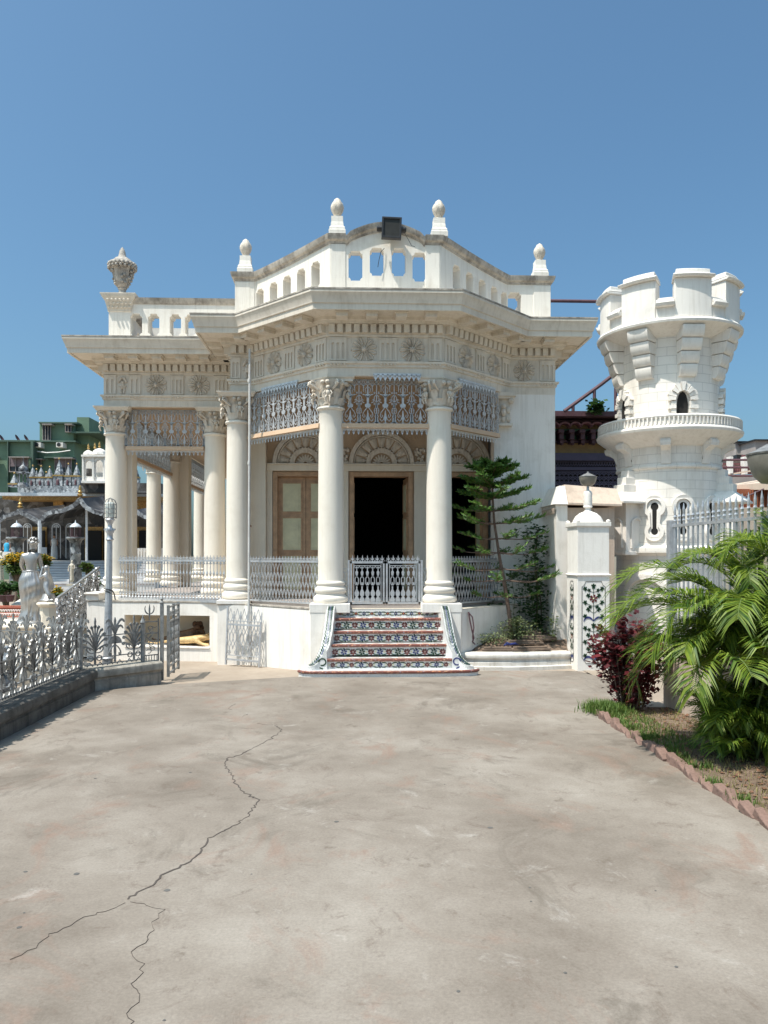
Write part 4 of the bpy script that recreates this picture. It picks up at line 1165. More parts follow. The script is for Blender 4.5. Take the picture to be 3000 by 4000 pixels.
def palm_b(b, F, u, z, w, h, t=.008):
    b.strip([(u, z), (u, z+.25*h), (u, z+.5*h), (u, z+.90*h), (u, z+.98*h)], [.024, .034, .02, .032, .004], -t, t, F)
    b.plate([[(u-w*.33, z+.40*h)] + [(u+w*.33*math.cos(R(a)), z+.40*h+.17*h*math.sin(R(a))) for a in range(165, -1, -15)]], -t, t, F)
    for s_ in (-1, 1):
        b.strip(bez([(u, z+.55*h), (u+s_*.02, z+.85*h), (u+s_*w*.30, z+1.02*h), (u+s_*w*.46, z+.86*h)], 8), [.012, .016, .02, .024, .03, .034, .034, .028, .012], -t, t, F)
        b.strip(bez([(u, z+.55*h), (u+s_*.02, z+.72*h), (u+s_*w*.25, z+.88*h), (u+s_*w*.40, z+.72*h)], 7), [.01, .014, .018, .022, .028, .03, .022, .01], -t, t, F)
        b.strip(bez([(u, z+.38*h), (u+s_*w*.3, z+.30*h), (u+s_*w*.42, z+.10*h), (u+s_*w*.15, z+.10*h), (u+s_*w*.2, z+.2*h)], 8), .012, -t, t, F)
def fence_run(p0, p1, root, z0=.30, h=.60, rail2=True, mat_='silver_dull'):
    F, L = frame2(p0, p1); b = mb(mat_); n = max(1, round(L/.255)); q = L/n
    for i in range(n):
        (palm_a if i % 2 == 0 else palm_b)(b, F, (i+.5)*q, z0+.03, q*1.06, h)
        for k in (0, 1): b.strip([(i*q+.03+k*q/2, z0), (i*q+q/4+k*q/2, z0+.05), (i*q+q/2-.03+k*q/2, z0)], .010, -.006, .006, F)
    for z in (z0+.02, z0+.11, z0+.385): b.strip([(0, z), (L, z)], .013, -.012, .012, F)
    return under(b.build('palmette_panel', root, None), root)
fence_run((FP[0][0], -9.4), (FP[1][0], -5.6), fence); fence_run((FP[1][0], -5.58), (FP[1][0], -1.95), fence); fence_run((FP[1][0]+.04, -1.88), (-3.36, -1.20), fence)
b = mb('silver_dull')
for x, y in ((FP[1][0], -1.92), (-3.36, -1.22)): b.lathe([(.03, .29), (.03, .80), (.04, .82), (.02, .86), (.002, .93)], (x, y, 0), 8)
under(b.build('fence_post', fence), fence)
f2 = thing('garden_fence', 'silver palmette fence running left across the garden behind the lamp post', 'fence', (-5, -.9, 0))
P2 = [(-7.6, .3), (-3.95, -1.62)]
under(mb('kerb_stone').sweep([(-.12, -.13), (.1, -.13), (.1, .2), (.12, .22), (.12, .27), (-.12, .29)], P2).build('kerb', f2), f2)
fence_run(P2[0], P2[1], f2, .30, .60)
# gate post with narrow filigree panel
gp = thing('gate_post', 'silver gate post with narrow filigree panel and trident finial at the kerb end', 'gate post', (-3.15, -1.02, 0))
b = mb('silver_dull').box(-.022, .022, -.022, .022, 0, 1.06).lathe([(.03, 1.06), (.035, 1.08), (.012, 1.10), (.024, 1.13), (.002, 1.17)], seg=8); b.build('post', gp)
b = mb('silver_dull'); F = lambda u, v, w: (u*.9-.20, -.14+u*.75+w, v)
random.seed(2)
for z in (.28, .36, .66, .82): b.strip([(0, z), (.17, z)], .014, -.01, .01, F)
for u in (0, .17): b.strip([(u, .26), (u, .86)], .014, -.01, .01, F)
for i in range(12): b.strip(arc(.085+random.uniform(-.04, .04), .38+.035*i, .03, random.uniform(0, 300), 260+random.uniform(0, 360), 7), .009, -.006, .006, F)
for i in range(5): b.strip([(.02+.033*i, .28), (.02+.033*i, .36)], .008, -.006, .006, F)
b.strip([(.06, .84), (.06, 1.0), (.06, 1.06)], [.012, .02, .003], -.008, .008, F)
for s_ in (-1, 1): b.strip(bez([(.06, .92), (.06+s_*.05, .93), (.06+s_*.07, .99), (.06+s_*.05, 1.04)], 5), [.008, .016, .016, .012, .008, .004], -.008, .008, F)
b.build('filigree_panel', gp)
gl = thing('garden_gate', 'open silver iron gate leaf swung back edge-on beside the kerb end', 'gate', (-3.10, -.86, 0))
F, L = frame2((-3.10, -.86), (-3.13, -.10)); b = mb('silver_dull')
for z in (.06, .16, .80, 1.0): b.strip([(0, z), (L, z)], .022, -.012, .012, F)
for u in (0, L/2, L): b.strip([(u, .02), (u, 1.03)], .022, -.02, .02, F)
n = 9
for i in range(n):
    c = (i+.5)*L/n
    for zz in (.2, .4, .6): b.strip([(c-.035, zz), (c, zz+.1), (c-.035, zz+.2)], .008, -.006, .006, F); b.strip([(c+.035, zz), (c, zz+.1), (c+.035, zz+.2)], .008, -.006, .006, F)
    b.strip(arc(c, .9, .035, 0, 360, 8), .010, -.008, .008, F)
under(b.build('frame', gl), gl)
# leaning gate panel
lg = thing('loose_gate', 'spare silver iron gate with diamond lattice leaning against the white plinth beside the rain pipe', 'gate', (-2.58, .98, 0))
F, L = frame2((-2.60, .97), (-1.99, .60)); zb_ = -.06
F2 = lambda u, v, w: F(u, v, w-.06*v)
b = mb('silver_paint')
for z, w in ((.03, .03), (.10, .012), (.60, .03), (.66, .012)): b.strip([(0, z), (L, z)], w, -.012, .012, F2)
for u in (.012, L-.012): b.strip([(u, zb_), (u, .90 if u < .1 else .66)], .026, -.014, .014, F2)
n = 5; q = L/n
for i in range(n):
    c = (i+.5)*q
    for z0, z1 in ((.20, .40), (.40, .60)):
        for s_ in (-1, 1): b.strip(bez([(c+s_*q/2, z0), (c+s_*q/2, z0+.07), (c, z0+.10), (c, z1)], 6), .009, -.005, .005, F2); b.strip(bez([(c, z0), (c, z0+.07), (c+s_*q/2, z0+.10), (c+s_*q/2, z1)], 6), .009, -.005, .005, F2)
    b.strip([(c, .10), (c, .20)], .014, -.006, .006, F2); b.strip(arc(c, .15, .03, 0, 360, 8), .009, -.005, .005, F2)
    b.strip([(c-q/2, .66), (c, .86), (c+q/2, .66)], .010, -.005, .005, F2); b.strip([(c-q/2, .78), (c, .62), (c+q/2, .78)], .008, -.005, .005, F2)
    b.strip([(c+q/2, .62), (c+q/2, .78), (c+q/2, .82)], [.018, .016, .003], -.006, .006, F2)
under(b.build('lattice_frame', lg), lg)
# ---- lamp post
lp_ = thing('lamp_post', 'slender fluted silver lamp post with a caged glass globe rising from the garden fence corner', 'lamp post', (-3.86, -1.15, 0))
b = mb('silver_paint')
fold = lambda a, z: 1 - .09*(abs(math.sin(6*a)) < .5)
b.lathe([(.10, -.1), (.10, .12), (.085, .16), (.07, .30), (.085, .33), (.06, .36)], seg=24)
b.lathe([(.058, .36), (.05, 1.0), (.042, 1.5), (.036, 1.93)], seg=48, fold=fold)
b.lathe([(.036, 1.93), (.055, 1.95), (.04, 1.98), (.042, 2.03), (.06, 2.06), (.055, 2.09), (.03, 2.12), (.03, 2.16), (.055, 2.20), (.065, 2.22), (.05, 2.24)], seg=20)
b.box(-.075, .075, -.02, .02, 2.075, 2.10); b.box(-.02, .02, -.075, .075, 2.075, 2.10)
b.build('pole', lp_, 50)
mb('lamp_glass').lathe([(.055, 2.25), (.062, 2.30), (.064, 2.40), (.06, 2.44), (.04, 2.46)], seg=20).build('globe', lp_, 60)
b = mb('silver_dull')
for z in (2.25, 2.31, 2.37, 2.43): b.tube([(.085*math.cos(R(a)), .085*math.sin(R(a)), z) for a in range(0, 361, 24)], .0045, 4)
for a in range(0, 360, 45): b.tube([(.085*math.cos(R(a)), .085*math.sin(R(a)), 2.24), (.085*math.cos(R(a)), .085*math.sin(R(a)), 2.44), (.06*math.cos(R(a)), .06*math.sin(R(a)), 2.49), (0, 0, 2.52)], .0045, 4)
b.build('wire_cage', lp_)
b = mb('black_metal'); b.tube([(-.06, -.03, 1.28), (0, -.06, 1.27), (.06, -.03, 1.25), (.07, .02, 1.2), (.09, .0, 1.12)], .008, 5); b.tube([(-.055, -.02, 1.31), (-.10, 0, 1.34)], .007, 5); b.tube([(-.05, -.04, 1.25), (.05, -.045, 1.22)], .009, 5); b.build('tied_cord', lp_)
lp_.rotation_euler = (0, R(1.0), 0)
# ---- figures
def skin(name, pts, edges, mat_, parent=None, sub=2, root=0):
    me = bpy.data.meshes.new(name); me.from_pydata([p[:3] for p in pts], edges, []); me.materials.append(MATS[mat_])
    o = bpy.data.objects.new(name, me); COL.objects.link(o)
    if parent: o.parent = parent
    sk = o.modifiers.new('skin', 'SKIN'); sk.use_smooth_shade = True
    layer = me.skin_vertices[0].data if len(me.skin_vertices) else None
    if layer is None:
        bm = bmesh.new(); bm.from_mesh(me); bm.verts.layers.skin.verify(); bm.to_mesh(me); bm.free(); layer = me.skin_vertices[0].data
    for i, p in enumerate(pts):
        r = p[3]; layer[i].radius = (r, r if len(p) < 5 else p[4]); layer[i].use_root = (i == root)
    sb_ = o.modifiers.new('smooth', 'SUBSURF'); sb_.levels = sub; sb_.render_levels = sub
    return o
wm = thing('statue', 'tall silver statue of a draped woman seen from behind, left of the lamp post', 'statue', (-6.67, 3.26, .44), R(8))
pts = [(0, 0, .90, .115, .085), (0, 0, 1.02, .095, .075), (.0, .0, 1.16, .12, .085), (0, .0, 1.28, .13, .075), (.02, 0, 1.34, .065, .06), (.03, 0, 1.41, .052, .055), (.04, .01, 1.49, .088, .092), (.04, .01, 1.57, .075, .08),
       (.14, 0, 1.30, .052, .05), (.17, .02, 1.12, .042, .042), (.23, .02, .88, .034, .034), (.26, .0, .76, .028, .02),
       (-.14, 0, 1.29, .052, .05), (-.20, .06, 1.12, .042, .04), (-.17, .16, .98, .034, .034)]
skin('body', pts, [(0, 1), (1, 2), (2, 3), (3, 4), (4, 5), (5, 6), (6, 7), (3, 8), (8, 9), (9, 10), (10, 11), (3, 12), (12, 13), (13, 14)], 'silver_statue', wm)
b = mb('silver_statue'); seg = 72; rings = 30; vs = []
for j in range(rings+1):
    t = j/rings; z = 1.0 - 1.0*t
    r = .145 + .095*math.sin(min(1, t/.28)*math.pi/2) - .045*max(0, (t-.3)/.45 if t < .75 else 1) + .06*max(0, (t-.78)/.22)
    cx = .0 + .03*math.sin(t*3) - (.05*max(0, t-.6)); cy = .0
    for i in range(seg):
        a = 2*math.pi*i/seg
        drape = .040*t*math.sin(7*a + 5*math.sin(a*1)*t) + .045*math.sin(15*a+4*t) * min(1, t*3)
        back = max(0, -math.sin(a))        # swags across the back
        drape += .05*back*math.sin(26*t + 3.0*math.cos(a))*(1 if .08 < t < .62 else .3)
        rr = r*(1+drape)+.006*math.sin(21*a)
        vs.append((cx+rr*math.cos(a), cy+rr*.80*math.sin(a), z))
b.add(vs, [(j*seg+i, j*seg+(i+1) % seg, (j+1)*seg+(i+1) % seg, (j+1)*seg+i) for j in range(rings) for i in range(seg)] + [tuple(range(seg)), tuple(rings*seg+i for i in range(seg-1, -1, -1))])
b.tube([(.15*math.cos(R(a)), .118*math.sin(R(a)), .985+.012*math.sin(R(a*3))) for a in range(0, 361, 15)], .016, 6)
b.tube([(.18, .0, .95), (.23, .02, .75), (.25, 0, .5), (.22, .0, .30), (.2, 0, .2)], [.03, .05, .05, .035, .01], 8)
b.lathe([(.30, -.0), (.29, .03), (.24, .05)], seg=24)
b.build('drapery', wm, 60)
b = mb('silver_statue'); random.seed(4)
for i in range(46):
    a = random.uniform(0, 6.28); ph = random.uniform(-.3, 1.4)
    b.ball((.04+.085*math.cos(a)*math.cos(ph), -.0+.09*math.sin(a)*math.cos(ph), 1.545+.085*math.sin(ph)), .024, 6, 4)
b.ball((.03, -.08, 1.53), .04, 8, 6); b.build('hair', wm, 60)
pd = tag(mb('cream_wash').box(-7.5, -5.2, 2.5, 4.2, -.12, .40).box(-7.55, -5.15, 2.45, 4.25, .40, .44).build('pedestal', bevel=.01), 'low broad cream masonry pedestal under the draped woman statue', 'pedestal')
def octa(name, loc, prof, lab, cat, matn='cream_wash', seg=8):
    b = mb(matn).lathe(prof, seg=seg, a0=R(22.5)); o = b.build(name); o.location = loc; return tag(o, lab, cat)
octa('pedestal', (-5.97, 2.30, .0), [(.21, .2), (.21, .44), (.155, .46), (.15, .80), (.16, .81), (.21, .85), (.21, .875), (.17, .90)], 'cream octagonal pedestal under the kneeling child statue', 'pedestal')
pu = thing('statue', 'small silver statue of a kneeling child with raised hands on the octagonal pedestal', 'statue', (-5.97, 2.30, .90), R(-20))
pts = [(0, 0, .25, .075, .07), (.0, -.01, .36, .07, .06), (-.02, -.01, .46, .075, .055), (-.04, 0, .53, .032, .032), (-.05, 0, .60, .06, .06), (-.055, 0, .66, .045, .048),
       (.0, .07, .24, .055, .055), (-.12, .08, .16, .04, .04), (-.02, .07, .05, .03, .03), (-.10, .07, .03, .025, .02),
       (.0, -.07, .24, .055, .055), (.08, -.08, .12, .042, .042), (.06, -.07, .04, .03, .03), (.16, -.07, .03, .025, .02),
       (-.05, .075, .47, .03, .03), (-.13, .08, .42, .024, .024), (-.13, .03, .55, .02, .02), (-.12, .01, .62, .02, .016),
       (-.05, -.075, .47, .03, .03), (-.13, -.08, .42, .024, .024), (-.13, -.03, .55, .02, .02), (-.12, -.01, .63, .02, .016)]
skin('body', pts, [(0,1),(1,2),(2,3),(3,4),(4,5),(0,6),(6,7),(7,8),(8,9),(0,10),(10,11),(11,12),(12,13),(2,14),(14,15),(15,16),(16,17),(2,18),(18,19),(19,20),(20,21)], 'silver_statue', pu)
b = mb('silver_statue').lathe([(.15, 0), (.16, .03), (.12, .06), (.09, .14), (.0, .16)], seg=12, fold=lambda a, z: 1+.12*math.sin(5*a)); b.build('rock_base', pu, 60)
# ---- lions in the niche
def lion(root, col, mane=None, lying=True):
    pts = [(.36, 0, .10, .085, .09), (.18, 0, .11, .10, .095), (.0, 0, .12, .105, .10), (-.16, 0, .15, .11, .11), (-.28, -.01, .19, .08, .09), (-.37, -.02, .19, .07, .07), (-.45, -.03, .16, .042, .04),
           (.30, -.11, .07, .07, .06), (.12, -.17, .04, .04, .035), (.02, -.19, .03, .03, .022),
           (-.16, -.12, .10, .05, .05), (-.20, -.18, .04, .035, .03), (-.33, -.20, .03, .032, .022),
           (-.18, .10, .10, .05, .05), (-.30, .12, .04, .035, .03), (-.42, .12, .03, .032, .022),
           (.46, .02, .08, .03, .03), (.62, .04, .04, .014, .014), (.74, .02, .05, .012, .012), (.80, .0, .06, .02, .02)]
    E = [(0,1),(1,2),(2,3),(3,4),(4,5),(5,6),(0,7),(7,8),(8,9),(3,10),(10,11),(11,12),(3,13),(13,14),(14,15),(0,16),(16,17),(17,18),(18,19)]
    skin('body', pts, E, col, root)
    b = mb(col)
    for s_ in (-1, 1): b.ball((-.34, s_*.06-.02, .26), .025, 7, 5)
    for k, y in ((.02, -.19), (-.33, -.20), (-.42, .12)):
        for i in range(4): b.ball((k-.03, y-.022+.015*i, .018), .014, 6, 4, (1.5, 1, 1))
    b.build('ears_and_paws', root, 60)
    if mane:
        b = mb(mane); random.seed(9)
        for i in range(70):
            a = random.uniform(0, 6.28); ph = random.uniform(-.9, 1.5)
            x, y, z = -.26+random.uniform(-.08, .05), -.01+.12*math.cos(a)*math.cos(ph), .20+.13*math.sin(ph)
            b.ball((x, y, z), random.uniform(.028, .045), 6, 5, (1.3, 1, 1))
        b.build('mane', root, 60)
ln1 = thing('lion_sculpture', 'pale yellow painted big-cat sculpture lying stretched at the front of the plinth niche', 'sculpture', (-3.38, 1.905, .155), R(180-9)); lion(ln1, 'lion_tan')
ln1.scale = (.95, .95, .72)
ln2 = thing('lion_sculpture', 'dark brown maned lion sculpture crouching behind the pale one in the plinth niche', 'sculpture', (-3.50, 2.14, .17), R(180-12)); lion(ln2, 'lion_brown', 'mane_brown'); ln2.scale = (.8, .85, 1.05)
# ---- ornate hand rail left of the wing
hr = thing('stair_banister', 'sloping ornate silver scrollwork banister between the child statue and the left wing', 'banister', (-5.52, 2.7, .5))
b = mb('silver_dull'); F = lambda u, v, w: (-5.53+w, 1.5+u, v)
zt = lambda u: 1.0 + .227*u
b.strip([(0, zt(0)), (2.2, zt(2.2))], .03, -.02, .02, F); b.strip([(0, zt(0)-.47), (2.2, zt(2.2)-.47)], .03, -.02, .02, F)
under(b.build('handrail', hr), hr); b = mb('silver_paint')
random.seed(21)
for i in range(560):
    u = random.uniform(.03, 2.15); v = zt(u)-random.uniform(.05, 1.15)
    if v < -.05: continue; a = random.uniform(0, 360)
    b.strip(arc(u, v, random.uniform(.035, .085), a, a+random.uniform(200, 330), 8), .017, -.014, .014, F)
for i in range(70):
    u = random.uniform(.05, 2.1); b.ball(F(u, max(0, zt(u)-random.uniform(.08, 1.1)), 0), .022, 6, 4)
under(b.build('scroll_panel', hr), hr)
# ---- fountain at the far left
fo = thing('fountain', 'round mirror-mosaic fountain basin at the left edge behind the kerb fence', 'fountain', (-5.55, -2.3, -.13))
mb('mirror_mosaic_light').lathe([(.80, 0), (.85, .05), (.78, .12), (.74, .40), (.82, .50), (.90, .56), (.92, .62), (.80, .64), (.72, .56), (.4, .50)], seg=40).build('basin', fo, 50)
b = mb('mirror_mosaic_light')
for k in range(16):
    a = R(k*22.5+5); b.ball((.80*math.cos(a), .80*math.sin(a), .30), .07, 8, 6, (1, 1, 1.8)); b.ball((.86*math.cos(a), .86*math.sin(a), .66), .035, 6, 5)
b.build('basin_ornament', fo, 60)
mb('silver_white').lathe([(.12, .5), (.08, .6), (.06, .8), (.30, .95), (.33, 1.0), (.1, .98)], seg=24).build('upper_bowl', fo, 50)

# ================================================================== RIGHT SIDE
gwall = thing('garden_wall', 'tall white garden wall with a saw-tooth band between the pavilion and the gate pier', 'wall', (3.0, .8, 0))
b = mb('bright_wash').box(2.76, 2.94, .45, 1.284, -.1, 2.54).box(2.745, 2.759, .44, 1.283, 2.47, 2.545)
under(b.build('wall', gwall), gwall)
b = mb('bright_wash'); b.add([(2.70,.38,2.55),(2.93,.38,2.55),(2.93,1.283,2.55),(2.70,1.283,2.55),(2.84,.56,2.86),(2.93,.56,2.86),(2.93,1.283,2.86),(2.84,1.283,2.86)], [(0,3,2,1),(4,5,6,7),(0,1,5,4),(1,2,6,5),(2,3,7,6),(3,0,4,7)])
under(b.build('coping', gwall), gwall)
b = mb('beige_plaster')
F, L = frame2((2.742, 1.27), (2.742, .45))
for i in range(13): b.plate([[(i*.062, 2.475), (i*.062+.062, 2.475), (i*.062+.031, 2.40)]], 0.001, .02, F)
b.strip([(0, 2.482), (L, 2.482)], .02, .0, .022, F)
under(b.build('saw_tooth_band', gwall), gwall)
bb = thing('outbuilding', 'low beige plastered outbuilding with a steep slab roof behind the gate pier', 'building', (3.7, 1.6, 0))
b = mb('beige_plaster')  .box(2.945, 3.72, .50, 1.6, -.1, 2.50); b.box(3.38, 3.44, .47, .499, 1.2, 2.48)
under(b.build('walls', bb), bb)
b = mb('beige_plaster'); b.add([(2.935,.36,2.545),(3.80,.36,2.52),(3.80,1.7,2.52),(2.935,1.7,2.545),(2.935,.36,2.575),(3.80,.36,2.55),(3.80,.62,2.82),(2.935,.62,2.885),(3.80,1.7,2.82),(2.935,1.7,2.885)], [(0,3,2,1),(0,1,5,4),(4,5,6,7),(7,6,8,9),(1,2,8,6,5),(3,0,4,7,9),(2,3,9,8)])
under(b.build('roof_slab', bb), bb)
# gate pier
gpz = thing('gate_pier', 'tall white square gate pier with inlaid flower panels and domed cap right of the planter', 'pier', (3.12, -.05, 0), R(2.5))
b = mb('bright_wash')
b.box(-.25, .25, -.25, .25, -.05, 1.42); b.box(-.245, .245, -.245, .245, 1.44, 2.16)
b.sweep([(-.05, 1.415), (.005, 1.416), (.022, 1.43), (.022, 1.44), (.0, 1.452), (-.05, 1.453)], [(-.25, .25), (-.25, -.25), (.25, -.25), (.25, .25)], closed=True)
b.sweep([(-.05, 2.155), (.0, 2.156), (.025, 2.175), (.025, 2.235), (-.05, 2.24)], [(-.245, .245), (-.245, -.245), (.245, -.245), (.245, .245)], closed=True)
b.box(-.24, .24, -.24, .24, 2.15, 2.237)
for sx in (-1, 1):
    for sy in (-1, 1): b.ball((sx*.235, sy*.235, 2.25), .035, 8, 6, (1, 1, .8))
b.build('shaft', gpz, bevel=.004)
mb('bright_wash').lathe([(.235, 2.237), (.225, 2.27), (.19, 2.33), (.13, 2.38), (.06, 2.41), (.045, 2.43), (.045, 2.46), (.07, 2.475), (.07, 2.49), (.06, 2.50)], seg=32).build('dome', gpz, 50)
b = mb('bright_wash').lathe([(.062, 2.50), (.066, 2.53), (.064, 2.56), (.069, 2.60), (.063, 2.64), (.067, 2.68), (.055, 2.72), (.03, 2.735)], seg=16, fold=lambda a, z: 1+.06*math.sin(3*a+z*60)); b.build('wrapped_neck', gpz, 60)
def vine_panel(F, w, z0, z1, narrow=False):
    fr_ = mb('mosaic_dark_wall'); h = w/2; c = .05 if not narrow else .02
    loop = [(-h, z0+c*1.6), (-h+c*.7, z0+c*1.2), (-h+c*1.2, z0+.0), (h-c*1.2, z0), (h-c*.7, z0+c*1.2), (h, z0+c*1.6), (h, z1-c*1.6), (h-c*.7, z1-c*1.2), (h-c*1.2, z1), (-h+c*1.2, z1), (-h+c*.7, z1-c*1.2), (-h, z1-c*1.6)]
    fr_.strip(loop, .007, 0, .003, F, close=True); fr_.build('panel_border', gpz)
    b = MB(); mid = (z0+z1)/2
    def ivy(u, v, r, ang=0, col='tile_green'):
        b.mat(col)
        for k in (-60, 0, 60, 150, -150): b.strip([(u, v), (u+r*math.sin(R(ang+k)), v+r*math.cos(R(ang+k)))], [r*.75, r*.45], .0, .003, F)
    sxx = .62 if narrow else 1
    b.mat('tile_green')
    for half in (0, 1):
        zb2 = z0+.04 + half*(z1-z0)*.48; H = (z1-z0)*.42
        b.mat('tile_green').strip([(0, zb2), (0, zb2+H)], .008, 0, .002, F)
        ivy(0, zb2+H+.01, .04*sxx)
        rows = 5
        for k in range(rows):
            v = zb2+.04+k*H/rows; ww = h*(.72 if k % 2 == 0 else .45)
            for s_ in (-1, 1):
                b.mat('tile_green').strip([(0, v-.02), (s_*ww*.6, v+.01), (s_*ww, v+.035)], .005, 0, .002, F)
                ivy(s_*ww, v+.035, .037 if not narrow else .022, s_*30)
        flower(b, F, 0, zb2+H*.66, .062*sxx, 'tile_red', 6)
        b.mat('tile_cream').ball(F(0, zb2+H*.66, .003), .012*sxx, 6, 4)
        for s_ in (-1, 1): ivy(s_*h*.38, zb2+H*.9, .03*sxx, s_*20); ivy(s_*h*.3, zb2+H*.42, .03*sxx, s_*60)
        for s_ in (-1, 1): b.mat('tile_blue').strip(bez([(0, zb2+.0), (s_*h*.3, zb2+.09), (s_*h*.75, zb2+.07), (s_*h*.85, zb2-.0)], 6), [.006, .022, .032, .034, .028, .02, .01], 0, .003, F)
    b.build('flower_inlay', gpz)
vine_panel(lambda u, v, w: (u, -.252-w, v), .36, .10, 1.34)
vine_panel(lambda u, v, w: (-.252-w, -u, v), .16, .10, 1.34, True)
def bowl_lamp(name, label, loc, s=1.0, polez=0, cat='lamp'):
    t = thing(name, label, cat, loc)
    b = mb('concrete_grey'); b.mat('lamp_glass_dark'); 
    g = MB().mat('lamp_bowl'); g.lathe([(.03*s, .10*s), (.07*s, .105*s), (.105*s, .14*s), (.128*s, .20*s), (.132*s, .235*s), (.125*s, .24*s)], seg=28); g.build('bowl', t, 50)
    c = mb('silver_dull').lathe([(.135*s, .238*s), (.138*s, .246*s), (.10*s, .262*s), (.05*s, .29*s), (.03*s, .295*s), (.012*s, .31*s), (.012*s, .325*s), (.002*s, .33*s)], seg=28); c.build('lid', t, 40)
    mb('silver_paint').lathe([(.022*s, polez), (.022*s, .0), (.02*s, .11*s)], seg=12).build('pole', t, 40)
    return t
bowl_lamp('bowl_lamp', 'grey bowl-shaped lamp on the domed cap of the gate pier', (3.12, -.05, 2.70), 1.0)
bowl_lamp('bowl_lamp', 'large grey bowl-shaped lamp on a silver pole at the right edge above the spiked railing', (3.08, -5.52, 2.16), 1.75, -2.2)
# ---- planter
pk = mb('planter_wash').sweep([(-.16, -.05), (.05, -.05), (.05, .04), (.0, .05), (.0, .10), (-.02, .115), (-.02, .15), (.012, .17), (.018, .20), (.01, .225), (-.02, .245), (-.16, .25)], [(1.02, -.02), (1.15, -.14), (1.9, -.20), (2.45, -.12), (2.86, -.02)]).build('planter_kerb', None, 40)
tag(pk, 'curved white moulded kerb of the planter right of the steps', 'kerb')
b = mb('soil'); N = 22; vs = []; random.seed(8)
for j in range(N+1):
    for i in range(N+1):
        x = 1.02+1.9*i/N; t = j/N
        yf = -.14+.10*abs(x-1.9); y = yf + t*(1.30-yf)
        z = .20 + .20*min(1, t*2.2) + .05*math.sin(x*5)*t + random.uniform(-.02, .02)*(t > .05)
        vs.append((x, y, z))
b.add(vs, [(j*(N+1)+i, j*(N+1)+i+1, (j+1)*(N+1)+i+1, (j+1)*(N+1)+i) for j in range(N) for i in range(N)])
tag(b.build('soil', None, 60), kind='structure')
for k, (x, y, z, L, a, lab) in enumerate([(2.25, .02, .265, .62, 4, 'rough brown plank at the planter front edge, nearest the kerb'), (1.75, .05, .255, .52, -3, 'rough brown plank left of the others along the planter kerb'), (2.45, .35, .40, .55, -6, 'thick dark plank on the soil close to the garden wall foot'),
                                   (2.2, .22, .34, .6, 9, 'brown plank lying mid-planter just in front of the pine trunk'), (2.35, .62, .44, .4, 3, 'short dark board at the back of the planter against the wall')]):
    o = mb('plank_wood').box(-L/2, L/2, -.05, .05, 0, .035).box(-L/2+.03, L/2-.06, -.035, .03, .036, .06).build('plank', bevel=.004)
    o.location = (x, y, z); o.rotation_euler = (R(4), R(random.uniform(-3, 3)), R(a)); tag(o, lab, 'plank', 'planks dumped in the planter')
tag(mb('tile_blue').tube([(1.85, .12, .33), (1.9, .10, .36), (1.95, .13, .34), (2.02, .11, .36), (2.08, .14, .34)], [.01, .03, .02, .025, .006], 6).build('rag', None, 60), 'crumpled blue rag on the planks in the planter', 'rag')
rope = mb('maroon').tube([(1.28, .02, .86), (1.30, .0, .72), (1.33, .0, .58), (1.36, .0, .46), (1.34, .02, .40), (1.38, .02, .36)], .012, 5); rope.tube([(1.28, .02, .85), (1.34, .01, .78), (1.36, .0, .62), (1.34, .0, .48), (1.35, .0, .41)], .010, 5)
tag(rope.build('rope', None, 60), 'dark brown loop of rope hanging on the plinth right of the steps', 'rope')

def leaves(b, P, n, spread, size, up=.3, long=2.0):
    for i in range(n):
        c = Vector(P) + Vector((random.gauss(0, spread[0]), random.gauss(0, spread[1]), random.gauss(0, spread[2])))
        leaf(b, c, Vector((random.uniform(-1, 1), random.uniform(-1, 1), random.uniform(-.5, 1)*up+random.uniform(-.3, .3))), size*random.uniform(.6, 1.3), long)
def leaf(b, c, d, s, long=2.0):
    d = d.normalized() if d.length > 0 else Vector((1, 0, 0)); side = d.cross(Vector((random.uniform(-.4, .4), random.uniform(-.4, .4), 1))).normalized()*s/long
    nrm = side.cross(d)*.4
    a = c; m_ = c+d*s*.5-nrm*s; e = c+d*s
    b.add([tuple(a), tuple(m_+side), tuple(e), tuple(m_-side)], [(0, 1, 2), (0, 2, 3)])
# Norfolk pine
pine = thing('norfolk_pine', 'young Norfolk pine with layered feathery branches growing in the planter', 'tree', (2.04, .52, .38))
random.seed(31)
tr = mb('bark'); trk = [(.0, 0, 0), (-.02, 0, .35), (-.09, .0, .8), (-.19, .0, 1.35), (-.27, .01, 1.9), (-.30, .01, 2.35), (-.29, .01, 2.72)]
tr.tube(trk, [.035, .032, .03, .025, .02, .014, .006], 8)
nl = mb('pine_leaf')
def needles(pa, pb, n, ln0):
    d = (pb-pa).normalized(); sd = Vector((-d.y, d.x, 0))
    sd = sd.normalized() if sd.length > .05 else Vector((1, 0, 0))
    for k in range(n):
        p = pa.lerp(pb, random.random()); s_ = random.choice((-1, 1))
        dd = sd*s_*random.uniform(.3, 1) + Vector((0, 0, random.uniform(-.25, 1.0))) + d*random.uniform(.3, .9)
        Ln = ln0*random.uniform(.55, 1.2); tip = p+dd.normalized()*Ln; w = sd.cross(dd).normalized()*.0045 + d*.003
        mid = p.lerp(tip, .55)+Vector((0, 0, -.006))
        nl.add([tuple(p-w), tuple(p+w), tuple(mid+w*1.4), tuple(tip), tuple(mid-w*1.4)], [(0, 1, 2, 3, 4)])
